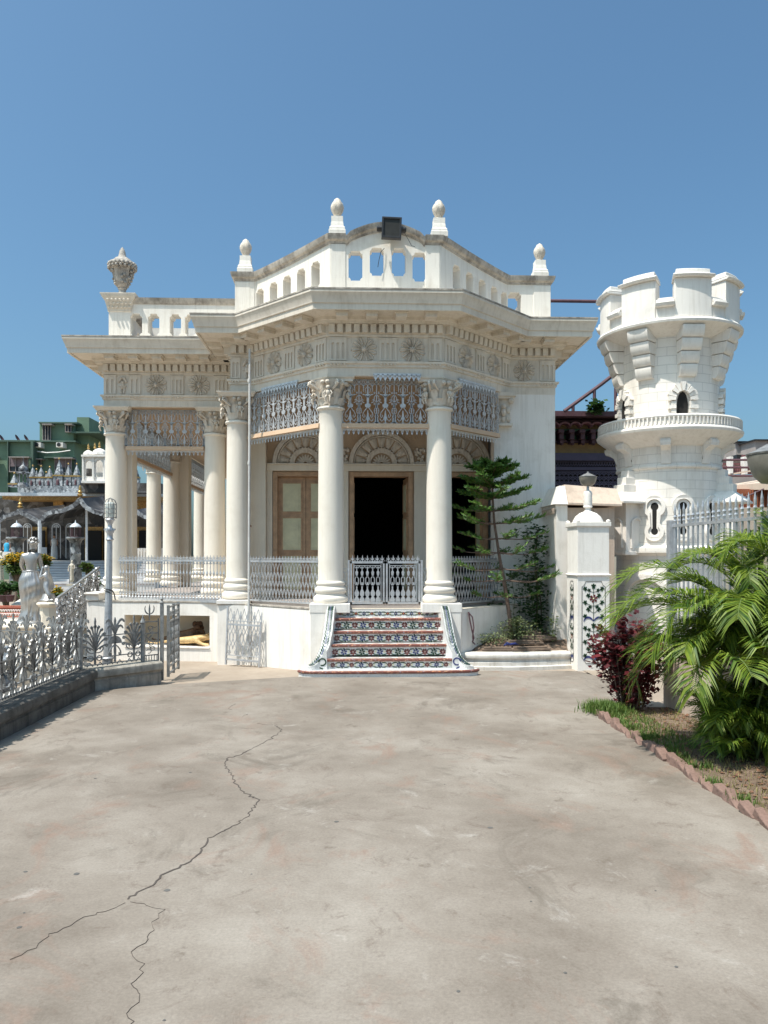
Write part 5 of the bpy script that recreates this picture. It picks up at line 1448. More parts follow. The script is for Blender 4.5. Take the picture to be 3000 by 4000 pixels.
def needle_branch(p0, ang, L, droop, dense, start):
    pts = []; n = 10; bend = random.uniform(-.25, .25)
    for i in range(n+1):
        t = i/n; r = L*t; a_ = ang+bend*t*t
        z = droop*math.sin(t*math.pi*.7)*L + (.16*L*max(0, t-.55)*2)
        pts.append(Vector((p0[0]+r*math.cos(a_), p0[1]+r*math.sin(a_), p0[2]+z+random.gauss(0, .004))))
    tr.tube(pts, [.009*(1-.6*i/n)+.002 for i in range(n+1)], 5)
    for i in range(int(start*n), n):
        needles(pts[i], pts[i+1], int(dense*.5), .085)
        if random.random() < (.95 if start < .3 else .8):
            for s_ in random.choice(((-1,), (1,), (-1, 1))):
                a_ = ang+s_*random.uniform(.5, .95); ln_ = random.uniform(.08, .2)*(1.15-i/n*.5)
                q = pts[i]+Vector((math.cos(a_)*ln_, math.sin(a_)*ln_, random.uniform(.0, .07)))
                tr.tube([pts[i], q], [.003, .002], 4, False); needles(pts[i], q, int(dense*.55), .06)
levels = [(2.70, .26, 6, .5, 44, 0), (2.60, .40, 7, .32, 42, 0), (2.44, .56, 7, .16, 40, 0), (2.26, .70, 7, .10, 36, .1), (2.06, .78, 6, .04, 30, .25), (1.86, .80, 6, .02, 24, .4), (1.62, .74, 5, .0, 16, .55), (1.40, .86, 6, -.03, 22, .6), (1.14, .90, 5, -.04, 20, .65), (.95, .98, 6, -.03, 26, .62), (.70, .6, 4, -.06, 14, .7)]
for h, L, n, dr, dens, stt in levels:
    k = 0
    while k < len(trk)-2 and trk[k+1][2] < h: k += 1
    t = (h-trk[k][2])/(trk[k+1][2]-trk[k][2]); p = [trk[k][q]*(1-t)+trk[k+1][q]*t for q in range(3)]
    off = random.uniform(-.25, .25)
    for i in range(n):
        a = 2*math.pi*i/n + off + random.uniform(-.15, .15)
        reach = L*random.uniform(.85, 1.1)
        if math.sin(a) > .3: reach *= .75
        needle_branch(p, a, reach, dr+random.uniform(-.03, .03), dens, stt)
tr.build('trunk', pine, 50); nl.build('foliage', pine)
# creepers and bushes of the planter
def plant(name, label, cat, loc, stems, matn, fn, smat='bark'):
    t = thing(name, label, cat, loc); s = mb(smat)
    for st3, r in stems: s.tube(st3, r, 5)
    s.build('stem', t, 50); b = mb(matn); fn(b); b.build('foliage', t); return t
random.seed(5)
def f(b):
    for z in range(26):
        h = .1+z*.065; wx = .05+.11*math.sin(min(1, z/18)*math.pi*.8)
        leaves(b, (-.0+.05*math.sin(z), 0, h), 46, (wx, .07, .05), .055, .5, 1.6)
plant('climbing_shrub', 'dense dark green climbing shrub reaching up the flank wall behind the pine', 'shrub', (2.55, .95, .45), [([(0, 0, 0), (.02, 0, .6), (-.02, 0, 1.2), (.03, 0, 1.7)], .012), ([(.1, 0, 0), (.08, 0, .5), (.0, 0, 1.0)], .01)], 'bush_leaf', f)
def f(b):
    for k in range(9):
        x = -.25+.08*k
        for z in range(14): leaves(b, (x+.05*math.sin(z+k), 0, .1+.075*z), 4, (.035, .04, .03), .055, -.4, 1.5)
plant('vine', 'sparse trailing vine with heart leaves hanging between the pine trunk and the shrub', 'vine', (2.22, .85, .42), [([(.1*k, 0, 0), (.1*k+.05, 0, .6), (.1*k-.03, 0, 1.1)], .004) for k in range(-2, 4)], 'bush_leaf', f, 'stem_green')
def f(b):
    for z in range(8): leaves(b, (.0, 0, .05+z*.07), 60, (.13, .08, .05), .05, .2, 1.6)
plant('shrub', 'dark leafy shrub pressed against the plinth corner left of the pine trunk', 'shrub', (1.78, .86, .38), [([(0, 0, 0), (.02, 0, .5)], .01)], 'bush_leaf', f)
def f(b):
    for k in range(1300):
        a = random.uniform(0, 6.28); r = abs(random.gauss(0, .16)); h = random.uniform(.02, .38)*(1-r*1.2)
        leaves(b, (r*math.cos(a)*1.25, r*math.sin(a), max(.01, h)), 1, (.01, .01, .01), .035, .6, 2.2)
plant('weed_clump', 'pale green weedy bush around the foot of the pine trunk', 'bush', (2.12, .45, .38), [([(0, 0, 0), (.1, 0, .25)], .005)], 'weed_leaf', f, 'stem_green')
def f(b):
    for k in range(800):
        leaves(b, (random.gauss(0, .22), random.gauss(0, .10), random.uniform(0, .16)), 1, (.01, .01, .01), .03, .6, 2.2)
plant('weed_clump', 'low straggly pale weeds spreading beside the steps in the planter', 'weeds', (1.55, .30, .34), [([(0, 0, 0), (.1, 0, .15)], .004)], 'weed_leaf', f, 'stem_green')
def f(b):
    for z in range(9): leaves(b, (.0, 0, .03+z*.045), 12, (.04, .04, .03), .045, .4, 1.8)
plant('weed_clump', 'small upright green weed at the foot of the garden wall', 'weeds', (2.66, .30, .36), [([(0, 0, 0), (.02, 0, .4)], .004)], 'weed_leaf', f, 'stem_green')
# ---- round tower
tw = thing('castle_tower', 'round white mock castle tower with battlements, balustraded balcony and keyhole loops', 'tower', (5.13, 1.80, 0))
tw.scale = (.935, .935, 1)
T = lambda: mb('tower_blocks')
b = T().lathe([(1.02, -.3), (1.0, .25), (.96, .30), (.95, 1.72), (1.04, 1.78), (1.04, 1.86), (.93, 1.90), (.92, 3.20)], seg=72, cap=False)
b.lathe([(.92, 3.2), (.955, 3.21), (.965, 3.235), (.955, 3.26), (.93, 3.27), (.93, 3.60)], seg=72, cap=False); b.build('lower_drum', tw, 35)
b = mb('bright_wash').lathe([(.93, 3.58), (.99, 3.60), (1.03, 3.64), (1.08, 3.66), (1.20, 3.72), (1.28, 3.78), (1.31, 3.80), (1.325, 3.84), (1.31, 3.87), (1.28, 3.885), (1.265, 3.90), (1.265, 4.0), (1.29, 4.01), (1.30, 4.035), (1.28, 4.06), (1.20, 4.062), (1.19, 3.95), (.9, 3.93)], seg=96, cap=False)
bal = b.build('balcony', tw, 35)
b = mb('bright_wash')
for i in range(110):
    a = 2*math.pi*i/110; c, s_ = math.cos(a), math.sin(a); b.M = Matrix.Rotation(a, 4, 'Z'); b.box(1.262, 1.30, -.013, .013, 3.895, 4.012)
b.M = Matrix.Identity(4); b.build('balustrade', bal)
for i in range(8):
    b = mb('bright_wash'); b.M = Matrix.Rotation(R(-114.4+45*i), 4, 'Z')
    b.plate([[(.90, 3.28), (.95, 3.28), (.965, 3.42), (1.0, 3.50), (1.08, 3.55), (1.16, 3.57), (1.16, 3.63), (1.12, 3.70), (.90, 3.70)]], -.085, .085, lambda u, v, w: (u, w, v))
    b.box(.92, 1.17, -.095, .095, 3.60, 3.655); b.build('balcony_bracket', tw, 30, bevel=.006)
T().lathe([(.915, 3.9), (.91, 4.7), (.92, 5.56)], seg=72, cap=False).build('upper_drum', tw, 35)
mb('bright_wash').lathe([(.9, 5.42), (1.10, 5.48), (1.27, 5.56), (1.31, 5.575), (1.32, 5.61), (1.30, 5.64), (1.28, 5.65), (1.10, 5.66), (.9, 5.62)], seg=96, cap=False).build('crown_ring', tw, 35)
A0_ = -137
for i in range(8):
    b = mb('bright_wash'); b.M = Matrix.Rotation(R(A0_+45*i), 4, 'Z')
    core = [(.88, 4.76)]
    for k, (z, r) in enumerate(((4.74, .985), (4.94, 1.05), (5.14, 1.13), (5.34, 1.21))):
        wd = .155+.012*k; z1 = z+.185
        b.plate([[(.88, z), (r-.02, z), (r+.0, z+.02), (r+.02, z+.05), (r+.05, z1-.025), (r+.045, z1), (.88, z1)]], -wd, wd, lambda u, v, w: (u, w, v))
        core += [(r-.035, z+.02 if k else 4.76), (r, z1)]
    core += [(1.2, 5.5), (.88, 5.5)]
    b.plate([core], -.13, .13, lambda u, v, w: (u, w, v))
    b.build('corbel', tw, 30)
b = T(); 
def wallseg(b, a0, a1, r0, r1, z0, z1, n=8, slope=0):
    vs = []
    for i in range(n+1):
        a = R(a0+(a1-a0)*i/n)
        for r, z in ((r0, z0), (r1, z0), (r1+slope, z1), (r0, z1)): vs.append((r*math.cos(a), r*math.sin(a), z))
    fs = [(i*4+k, i*4+(k+1) % 4, (i+1)*4+(k+1) % 4, (i+1)*4+k) for i in range(n) for k in range(4)] + [(3,2,1,0), (n*4, n*4+1, n*4+2, n*4+3)]
    b.add(vs, fs)
b = mb('bright_wash'); wallseg(b, 0, 360, 1.10, 1.235, 5.655, 5.86, 72); b.build('crown_wall', tw, 30)
for i in range(8):
    b = mb('bright_wash'); a = A0_+45*i
    wallseg(b, a-15.2, a+15.2, .86, 1.255, 5.66, 6.30, 6)
    wallseg(b, a-16.4, a+16.4, .88, 1.31, 6.30, 6.345, 6, .03); wallseg(b, a-16.4, a+16.4, .9, 1.335, 6.344, 6.37, 6, -.06); wallseg(b, a-14.2, a+14.2, .92, 1.24, 6.365, 6.45, 6)
    b.build('merlon', tw, 30, bevel=.012)
    b = mb('bright_wash'); a += 22.5
    wallseg(b, a-7.1, a+7.1, 1.06, 1.31, 5.84, 5.90, 4, .03); wallseg(b, a-6.9, a+6.9, 1.05, 1.30, 5.90, 5.96, 4, -.02); wallseg(b, a-6, a+6, 1.08, 1.22, 5.96, 6.0, 4)
    b.build('crenel_sill', tw, 30, bevel=.01)
def on_drum(ang, r):     # frame on the drum surface: u tangential, v height, w outward
    a = R(ang); c, s_ = math.cos(a), math.sin(a)
    return lambda u, v, w: ((r+w)*math.cos(a+u/r), (r+w)*math.sin(a+u/r), v)
def arch_window(ang, zb=4.06, hh=.40, w=.115):
    F = on_drum(ang, .915)
    d = mb('dark_room'); loop = [(-w*.8, zb), (w*.8, zb), (w*.85, zb+hh*.5)] + [(w*.8*math.cos(R(t)), zb+hh*.55+hh*.5*math.sin(R(t))) for t in (20, 45, 70, 90, 110, 135, 160)] + [(-w*.85, zb+hh*.5)]
    d.plate([loop], .010, .014, F); wnd = d.build('arrow_window', tw)
    b = mb('bright_wash')
    for k in range(9):
        t0, t1 = 180*k/9+1.5, 180*(k+1)/9-1.5; r0, r1 = .12, (.27 if k % 2 else .245) + (.04 if k == 4 else 0)
        b.plate([[(r0*math.cos(R(t0)), zb+.27+r0*1.35*math.sin(R(t0))), (r1*math.cos(R(t0)), zb+.27+r1*1.1*math.sin(R(t0))), (r1*math.cos(R(t1)), zb+.27+r1*1.1*math.sin(R(t1))), (r0*math.cos(R(t1)), zb+.27+r0*1.35*math.sin(R(t1)))]], -.01, .075 if k % 2 else .095, F)
    for s_ in (-1, 1):
        for k in range(4):
            wd = .19 if k % 2 else .25; x0, x1 = sorted((s_*.115, s_*wd)); b.plate([[(x0, zb+.067*k), (x1, zb+.067*k), (x1, zb+.067*k+.06), (x0, zb+.067*k+.06)]], -.01, .07 if k % 2 else .09, F)
    b.build('window_surround', wnd, 30)
for a in (-97, -169, -25, 47, 119): arch_window(a)
def keyhole(ang):
    F = on_drum(ang, .92); zt_, zb2 = 2.56, 2.14
    def outline(e, ru, rl, hw_):
        P = [(hw_+e, 2.2)]
        P = arc(0, zt_, ru+e, -55, 235, 20)[0:] ; Q = arc(0, zb2, rl+e, 125, 415, 20)
        return P + Q
    ring = mb('bright_wash'); ring.plate([outline(.065, .125, .10, .05), list(reversed(outline(.0, .125, .10, .05)))], -.01, .055, F)
    o = ring.build('keyhole_loop', tw, 30)
    d = mb('dark_room'); d.plate([outline(.0, .068, .060, .026)], .008, .012, F)
    d.build('slot', o)
    s_ = mb('bright_wash'); s_.plate([outline(-.0, .12, .095, .05), list(reversed(outline(.0, .070, .062, .027)))], .0, .022, F); s_.build('splay', o, 30)
for a in (-126.5, -96.5, -60, -20): keyhole(a)
# kiosks on the flanks of the lower drum
def kiosk(ang):
    r_ = Matrix.Rotation(R(ang), 4, 'Z')
    b = mb('bright_wash'); b.M = r_
    b.box(.70, 1.22, -.22, .22, 1.80, 2.62); b.box(.70, 1.26, -.25, .25, 1.74, 1.80)
    for i, (x, h) in enumerate(((1.20, 2.95), (1.13, 3.08), (1.06, 3.20))): b.box(.75, x, -.14+.02*i, .14-.02*i, 2.7, h)
    k = b.build('kiosk', tw, bevel=.006)
    b = mb('bright_wash'); b.M = r_
    b.add([(.7,-.38,2.62),(1.42,-.38,2.62),(1.42,.38,2.62),(.7,.38,2.62),(.7,-.38,2.65),(1.42,-.38,2.65),(1.42,.38,2.65),(.7,.38,2.65),(.7,-.15,2.82),(1.20,-.15,2.82),(1.20,.15,2.82),(.7,.15,2.82)],
          [(0,3,2,1),(0,1,5,4),(1,2,6,5),(2,3,7,6),(3,0,4,7),(4,5,9,8),(5,6,10,9),(6,7,11,10),(7,4,8,11),(8,9,10,11)])
    b.build('kiosk_roof', k)
    b = mb('bright_wash'); b.M = r_
    for s_ in (-1, 1):
        F = lambda u, v, w: (.98+u, s_*(.222+w), v)
        b.strip([(-.12, 1.86), (-.12, 2.25)] + arc(0, 2.25, .12, 180, 0, 8) + [(.12, 1.86)], .03, 0, .03, F)
    F = lambda u, v, w: (1.222+w, u, v)
    b.strip([(-.12, 1.86), (-.12, 2.25)] + arc(0, 2.25, .12, 180, 0, 8) + [(.12, 1.86)], .03, 0, .03, F)
    b.build('niche_moulding', k)
kiosk(-158); kiosk(-40); kiosk(80)
F = on_drum(-136, .95)
b = mb('bright_wash').strip([(-.42, .1), (-.42, .95)] + arc(0, .95, .42, 180, 0, 16) + [(.42, .1)], .09, -.01, .07, F); b.build('blind_arch', tw, 40)
# ---- right railing on plinth
rf = thing('spiked_railing', 'tall silver railing with spiked finials along the right behind the palm', 'railing', (3.14, -5.5, 0))
b = mb('beige_plaster').box(-.08, .25, -3.5, 2.35, -.05, .75); b.build('base_wall', rf)
b = mb('silver_paint')
for z in (.85, 2.05): b.box(-.012, .012, -3.4, 2.3, z, z+.03)
for i in range(48):
    y = 2.22-.118*i
    b.box(-.009, .009, y-.009, y+.009, .75, 2.24)
    b.lathe([(.009, 2.10), (.018, 2.12), (.009, 2.14), (.02, 2.165), (.009, 2.19), (.012, 2.2), (.014, 2.24), (.003, 2.31)], (0, y, 0), 6)
b.build('bars', rf)
mb('silver_paint').box(-.045, .045, 2.26, 2.35, .7, 2.13).build('end_post', rf)
# ---- bed: soil, edging bricks, plants
sheet('planting_bed', [(2.17, -12), (3.1, -12), (3.1, -3.35), (2.5, -3.25), (2.17, -3.6)], .025, 'soil', .1)
random.seed(12)
bk = mb('brick_edge').box(-.035, .035, -.095, .095, -.04, .075).build('edging_brick', bevel=.012)
tag(bk, 'tilted brown edging brick along the right planting bed', 'brick', 'edging bricks along the bed')
y = -3.55
for i in range(42):
    o = bk if i == 0 else bk.copy()
    if i: COL.objects.link(o)
    o.location = (2.165+random.uniform(-.02, .02), y, random.uniform(-.035, .01)); o.rotation_euler = (R(random.uniform(8, 38)), R(random.uniform(-14, 14)), R(random.uniform(-12, 12)))
    o.scale = (random.uniform(.85, 1.15), random.uniform(.75, 1.1), random.uniform(.5, .95))
    y -= random.uniform(.11, .15)
def blades(b, n, fx, hmin, hmax, wd=.004):
    for i in range(n):
        x, y, z = fx(); h = random.uniform(hmin, hmax); a = random.uniform(0, 6.28); ln_ = random.uniform(.1, .7)*h
        dx, dy = math.cos(a), math.sin(a); px, py = -dy*wd, dx*wd
        b.add([(x-px, y-py, z), (x+px, y+py, z), (x+px*.8+dx*ln_*.3, y+py*.8+dy*ln_*.3, z+h*.6), (x-px*.8+dx*ln_*.3, y-py*.8+dy*ln_*.3, z+h*.6), (x+dx*ln_, y+dy*ln_, z+h)], [(0, 1, 2, 3), (3, 2, 4)])
b = mb('grass_blade'); blades(b, 2600, lambda: (2.28+random.gauss(0, .09), -3.52+random.gauss(0, .11), .02), .04, .13)
blades(b, 1300, lambda: (random.uniform(2.2, 2.6), random.uniform(-5.2, -3.5), .02), .02, .06)
for k in range(16):
    cx_, cy_ = random.uniform(2.2, 2.34), random.uniform(-8, -3.7)
    blades(b, 70, lambda: (cx_+random.gauss(0, .035), cy_+random.gauss(0, .05), .02), .03, .08)
tag(b.build('grass'), 'bright green grass tuft and blades along the planting bed', 'grass', kind='stuff')
b = mb('dry_grass'); blades(b, 5200, lambda: (random.uniform(2.22, 3.05), random.uniform(-9.5, -3.5), .02), .012, .05, .003)
b.mat('dead_leaf')
for i in range(900): leaf(b, Vector((random.uniform(2.22, 3.05), random.uniform(-9.5, -3.4), .035)), Vector((random.uniform(-1, 1), random.uniform(-1, 1), random.uniform(-.1, .3))), random.uniform(.02, .05), 2)
tag(b.build('ground_litter'), 'dry grass, clods and dead leaves over the bed soil', 'litter', kind='stuff')
# palms
def frond(st, lf, p0, az, L, elev, curl, wid=.20, n=30, vshape=.35, tw_=0):
    pts = []; p = Vector(p0); e = elev; step = L/14
    for i in range(15):
        pts.append(p.copy()); d = Vector((math.cos(az)*math.cos(e), math.sin(az)*math.cos(e), math.sin(e))); p = p+d*step; e -= curl/14*(.5+i/9)
    st.tube(pts, [.007*(1-i/16)+.0015 for i in range(15)], 4)
    side0 = Vector((-math.sin(az), math.cos(az), 0))
    for k in range(n):
        t = .18+.82*k/n; f_ = t*14; i = min(13, int(f_)); q = pts[i].lerp(pts[i+1], f_-i); d = (pts[i+1]-pts[i]).normalized(); up = side0.cross(d)*-1
        if up.z < 0: up = -up
        ln_ = wid*(.55+.9*math.sin(math.pi*min(1, (t-.1)*1.05))**.7)*random.uniform(.85, 1.1)
        for s_ in (-1, 1):
            dr = (side0*s_*1.0 + d*(.75+.6*t) + up*vshape*random.uniform(.4, 1.3)).normalized()
            mid = q+dr*ln_*.5; tip = q+dr*ln_*.93+Vector((0, 0, -ln_*random.uniform(.10, .42)))
            w = (d - dr*d.dot(dr)).normalized()*.0068
            lf.add([tuple(q-w*.3), tuple(q+w*.3), tuple(mid+w), tuple(tip), tuple(mid-w)], [(0, 1, 2, 4), (4, 2, 3)])
def palm(name, label, loc, fr, canes, seed, L0=(.55, .95), zr=(.5, 1.3), wid=.17, low=0, extra=()):
    random.seed(seed); t = thing(name, label, 'palm', loc); st = mb('stem_green'); lf = mb('palm_leaf'); cn = mb('stem_green')
    tops = []
    for i in range(canes):
        a = random.uniform(0, 6.28); r = random.uniform(.02, .14); h = random.uniform(*zr); ln_ = random.uniform(.05, .28)
        base = Vector((r*math.cos(a), r*math.sin(a), 0)); top = base+Vector((math.cos(a)*ln_, math.sin(a)*ln_, h))
        cn.tube([base, base.lerp(top, .5)+Vector((0, 0, .04)), top], [.016, .014, .010], 6); tops.append((top, a))
    for i in range(fr):
        tp, a = tops[i % len(tops)]; az = a+random.gauss(0, 1.4); el = random.uniform(.5, 1.35)
        if math.cos(az) < -.2:
            el = random.uniform(.75, 1.2)
            if tp.z < 1.0: tp = tops[(i*7+3) % len(tops)][0]
        frond(st, lf, tp+Vector((0, 0, random.uniform(-.2, 0))), az, random.uniform(*L0), el, random.uniform(1.0, 2.2), wid, 42)
    for i in range(low):
        az = random.uniform(0, 6.28); frond(st, lf, (random.gauss(0, .13), random.gauss(0, .13), random.uniform(.05, .42)), az, random.uniform(.22, .42), random.uniform(.55, 1.45), random.uniform(.9, 1.9), wid*.66, 24)
    for x_, z_, az_, L_, el_, cu_ in extra: frond(st, lf, (x_, 0, z_), R(az_), L_, el_, cu_, wid*1.15, 50)
    cn.build('canes', t, 50); st.build('frond_stalks', t); lf.build('fronds', t); return t
palm('areca_palm', 'large bright green areca palm clump arching over the bed in front of the spiked railing', (2.82, -5.42, .0), 92, 18, 77, (.5, .92), (.7, 1.25), .23, 120, [(-.1, 1.30, 172, 1.1, .85, 1.6), (-.12, 1.15, 184, 1.12, .68, 1.4), (-.1, 1.05, 166, 1.1, .7, 1.5), (-.1, .95, 196, .95, .75, 1.8), (0, 1.2, 150, 1.0, .9, 1.6), (0, 1.25, 60, .9, 1.2, 1.2), (.05, 1.25, 330, .9, 1.2, 1.1)])
palm('areca_palm', 'darker areca palm behind the bright one, fronds against the railing top at the right edge', (3.02, -5.35, .6), 34, 9, 78, (.55, .9), (.4, 1.15), .2, 0)
# crotons
def croton(label, loc, n, H, W_, seed):
    random.seed(seed); t = thing('croton', label, 'shrub', loc); st = mb('bark'); lf = mb('croton_leaf')
    for i in range(n):
        a = random.uniform(0, 6.28); r = random.uniform(0, W_*.5); ln_ = random.uniform(0, W_*.8); h = H*random.uniform(.55, 1.0)*(1-.3*ln_/W_)
        p0 = Vector((r*math.cos(a)*.5, r*math.sin(a)*.5, 0)); p1 = p0+Vector((ln_*math.cos(a), ln_*math.sin(a), h))
        st.tube([p0, p0.lerp(p1, .5)+Vector((0, 0, .05)), p1], [.007, .006, .004], 5)
        for k in range(74):
            u = random.random()**.6; q = p0.lerp(p1, u)+Vector((random.gauss(0, .035), random.gauss(0, .035), random.gauss(0, .03)))
            d = Vector((random.uniform(-1, 1), random.uniform(-1, 1), random.uniform(-.5, .8)))
            leaf(lf, q, d, random.uniform(.035, .08)*(1.1 if u > .7 else .8), 2.1)
    st.build('stems', t, 50); lf.build('foliage', t); return t
croton('dark red leafed croton bush in front of the gate pier', (2.58, -3.42, 0), 60, 1.15, .54, 41)
croton('dark red croton at the right edge of the picture beside the palm', (2.62, -7.0, 0), 10, 1.2, .14, 42)
# ================================================================== FAR SURROUNDINGS
def SV(u, v, Z):
    """surveyed point: bearing u, elevation v (in 1/1690 rad-like units) at distance Z from the viewpoint"""
    X = (u-829.5)/1690*Z; c, s_ = math.cos(.0382), math.sin(.0382)
    return Vector((-.484 + X*c + Z*s_, -11.99 - X*s_ + Z*c, 1.73+(1200-v)*Z/1690))
def sbox(b, u0, u1, v0, v1, Z, depth):
    """box whose front spans the surveyed rectangle at distance Z"""
    p, q = SV(u0, v1, Z), SV(u1, v0, Z)
    return b.box(p.x, q.x, p.y, p.y+depth, p.z, q.z)
def at(u, v, Z): p = SV(u, v, Z); return (p.x, p.y, p.z)
# ---- green apartment building
gb = thing('apartment_building', 'green multi-storey apartment building rising behind the mirrored shrine on the left', 'building', at(80, 1220, 66))
def G(b, name, **k): return under(b.build(name, gb, **k), gb)
b = mb('house_green')
sbox(b, -120, 71, 953, 1260, 66, 9); sbox(b, 71, 159, 954, 1260, 67, 8); sbox(b, 85.5, 158, 914, 954, 67.2, 6); sbox(b, 166, 192, 901, 960, 68, 4)
sbox(b, 159, 205, 935, 1260, 73, 5)
wall_ = G(b, 'walls')
b = mb('house_green_dark'); sbox(b, -125, 72, 949.5, 953, 65.6, 10); sbox(b, 71, 162, 951, 954, 66.6, 9); sbox(b, 83, 166, 911, 914, 66.8, 8); sbox(b, 153, 215, 932, 935, 66.6, 7); sbox(b, 95, 155, 986, 989, 66.2, 1)
sbox(b, 66, 71.5, 953, 1100, 65.7, 1); sbox(b, 15, 17, 953, 1100, 65.8, 1)
G(b, 'parapet_slab')
def win(u0, u1, v0, v1, Z, curtain=False, bars=3):
    b = mb('window_dark'); sbox(b, u0, u1, v0, v1, Z-.12, .1); o = G(b, 'window')
    if curtain: c = mb('curtain'); sbox(c, u0+1, u1-1, v0+2, v0+(v1-v0)*.65, Z-.2, .05); under(c.build('curtain', o), gb)
    f = mb('concrete_grey')
    for k in range(bars+1): uu = u0+(u1-u0)*k/bars; sbox(f, uu-.5, uu+.5, v0, v1, Z-.25, .1)
    sbox(f, u0-1, u1+1, v1, v1+1.5, Z-.4, .4); sbox(f, u0-2, u1+2, v0-2, v0, Z-.8, .8)
    o2 = f.build('frame', o); under(o2, gb)
win(92, 109, 917, 950, 67.2); win(141, 153, 917, 932, 67.2, bars=2); win(20, 60, 988, 1018, 66, True); win(118, 154, 990, 1020, 67, True); win(75, 88, 992, 1002, 67, bars=2)
win(-40, -10, 988, 1018, 66); b = mb('window_dark'); sbox(b, 160.5, 164, 990, 1030, 67, .1); G(b, 'window')
for k, (u, lab) in enumerate(((73, 'white air conditioner on the green building, left of two'), (121, 'white air conditioner on the green building, right of two'))):
    t = thing('air_conditioner', lab, 'air conditioner', at(u, 966, 66)); b = mb('bright_wash'); sbox(b, u, u+14.5, 955.5, 966, 66.2, .9); under(b.build('casing', t), t)
    p = SV(u+6, 960.5, 66.1); b = mb('black_metal'); b.M = Matrix.Translation(p) @ Matrix.Rotation(R(90), 4, 'X'); b.lathe([(.17, 0), (.17, .03)], seg=16); under(b.build('fan_grille', t), t)
for u, lab in ((4, 'leftmost satellite dish on the green roof edge'), (38, 'middle, largest satellite dish on the green roof'), (57, 'rightmost small satellite dish on the green roof')):
    t = thing('satellite_dish', lab, 'satellite dish', at(u, 953, 67)); b = mb('maroon'); p = SV(u, 946, 67)
    b.M = Matrix.Translation(p) @ Matrix.Rotation(R(60), 4, 'Y'); b.lathe([(.02, -.12), (.2, -.08), (.34, 0), (.30, .0), (.02, -.08)], seg=16); b.M = Matrix.Identity(4)
    b.tube([p, Vector(at(u, 953, 67))], .04, 5); under(b.build('dish', t), t)
b = mb('pipe_grey').tube([at(80, 975, 66.3), at(100, 978, 66.2), at(125, 977, 66.2), at(152, 973, 66.2)], .05, 5); G(b, 'pipe')
# ---- mirror-mosaic shrine
sh = thing('shrine', 'dark mirror-mosaic shrine with small silver spires, rippling canopy and gilded eaves on the far left', 'shrine', at(110, 1212, 46))
def H(b, name, **k): return under(b.build(name, sh, **k), sh)
b = mb('mosaic_dark_wall'); sbox(b, -60, 330, 1075, 1216, 48, 4); H(b, 'walls')
b = mb('gold_cornice'); sbox(b, 5, 340, 1070, 1077, 45.4, 3); sbox(b, 115, 135, 1077, 1100, 47.9, .2); sbox(b, 170, 340, 1077, 1100, 47.9, .1)
for i in range(80): uu = 7+4*i; p = SV(uu, 1079, 45.4); b.box(p.x-.04, p.x+.04, p.y, p.y+.05, p.z, p.z+.07)
H(b, 'gilded_eave')
b = mb('silver_white'); sbox(b, -8, 345, 1064, 1070.5, 45, 4); sbox(b, 8, 340, 1068, 1071, 45.1, 3.6); H(b, 'cornice')
b = mb('mirror_mosaic_light'); sbox(b, 38, 340, 1050, 1064, 45.6, .6)
H(b, 'parapet')
def spire(u, vt, vb, w, box=True, name='spire', base=1052):
    b = mb('mirror_mosaic_light'); p = SV(u, vb, 46); k = 46/1690; h = (vb-vt)*k; r = w/2*k
    b.lathe([(r, 0), (r*1.02, h*.05), (r*.75, h*.25), (r*.5, h*.5), (r*.25, h*.7), (r*.12, h*.8), (r*.16, h*.84), (r*.06, h*.9), (.005, h)], tuple(p), 12, fold=lambda a, z: 1+.10*math.cos(6*a))
    if box:
        q = SV(u, base, 46); b.box(p.x-r, p.x+r, p.y-r, p.y+r, q.z, p.z)
        b.mat('gold').box(p.x-r*1.1, p.x+r*1.1, p.y-r*1.1, p.y+r*1.1, p.z-.04, p.z+.04)
        b.mat('maroon').lathe([(r*.35, 0), (r*.35, (p.z-q.z)*.35), (r*.25, (p.z-q.z)*.5), (.01, (p.z-q.z)*.55)], (p.x, p.y-r*.9, q.z+(p.z-q.z)*.15), 8)
    b.mat('gold').ball(tuple(p+Vector((0, 0, h*.93))), .06, 7, 5)
    return H(b, name, smooth=50)
for u, vt, vb, w in ((31, 1020, 1046, 18), (71, 1004, 1032, 16), (79, 1012, 1034, 9), (89, 1005, 1032, 16), (100, 1019, 1034, 8), (107.5, 1007, 1032, 16), (128, 988, 1028, 20), (148, 1000, 1029, 15), (166, 1000, 1029, 16), (278, 1000, 1030, 16), (294, 1004, 1032, 14), (240, 995, 1030, 18)): spire(u, vt, vb, w)
b = mb('mirror_mosaic'); p = SV(50, 1052, 45); k = 45/1690
b.lathe([(13*k, 0), (13*k, 4*k), (11*k, 6*k), (11*k, 9*k)], tuple(p), 8); 
for i in range(8): a = R(45*i+22); b.tube([(p.x+10*k*math.cos(a), p.y+10*k*math.sin(a), p.z+8*k), (p.x+10*k*math.cos(a), p.y+10*k*math.sin(a), p.z+30*k)], 1.2*k, 5)
b.lathe([(14*k, 29*k), (14*k, 31*k), (9*k, 33*k), (10*k, 36*k), (9*k, 41*k), (6*k, 45*k), (3*k, 48*k), (2*k, 52*k), (.5*k, 58*k), (.01, 68*k)], tuple(p), 16, fold=lambda a, z: 1+.05*math.cos(8*a)); H(b, 'domed_turret', smooth=50)
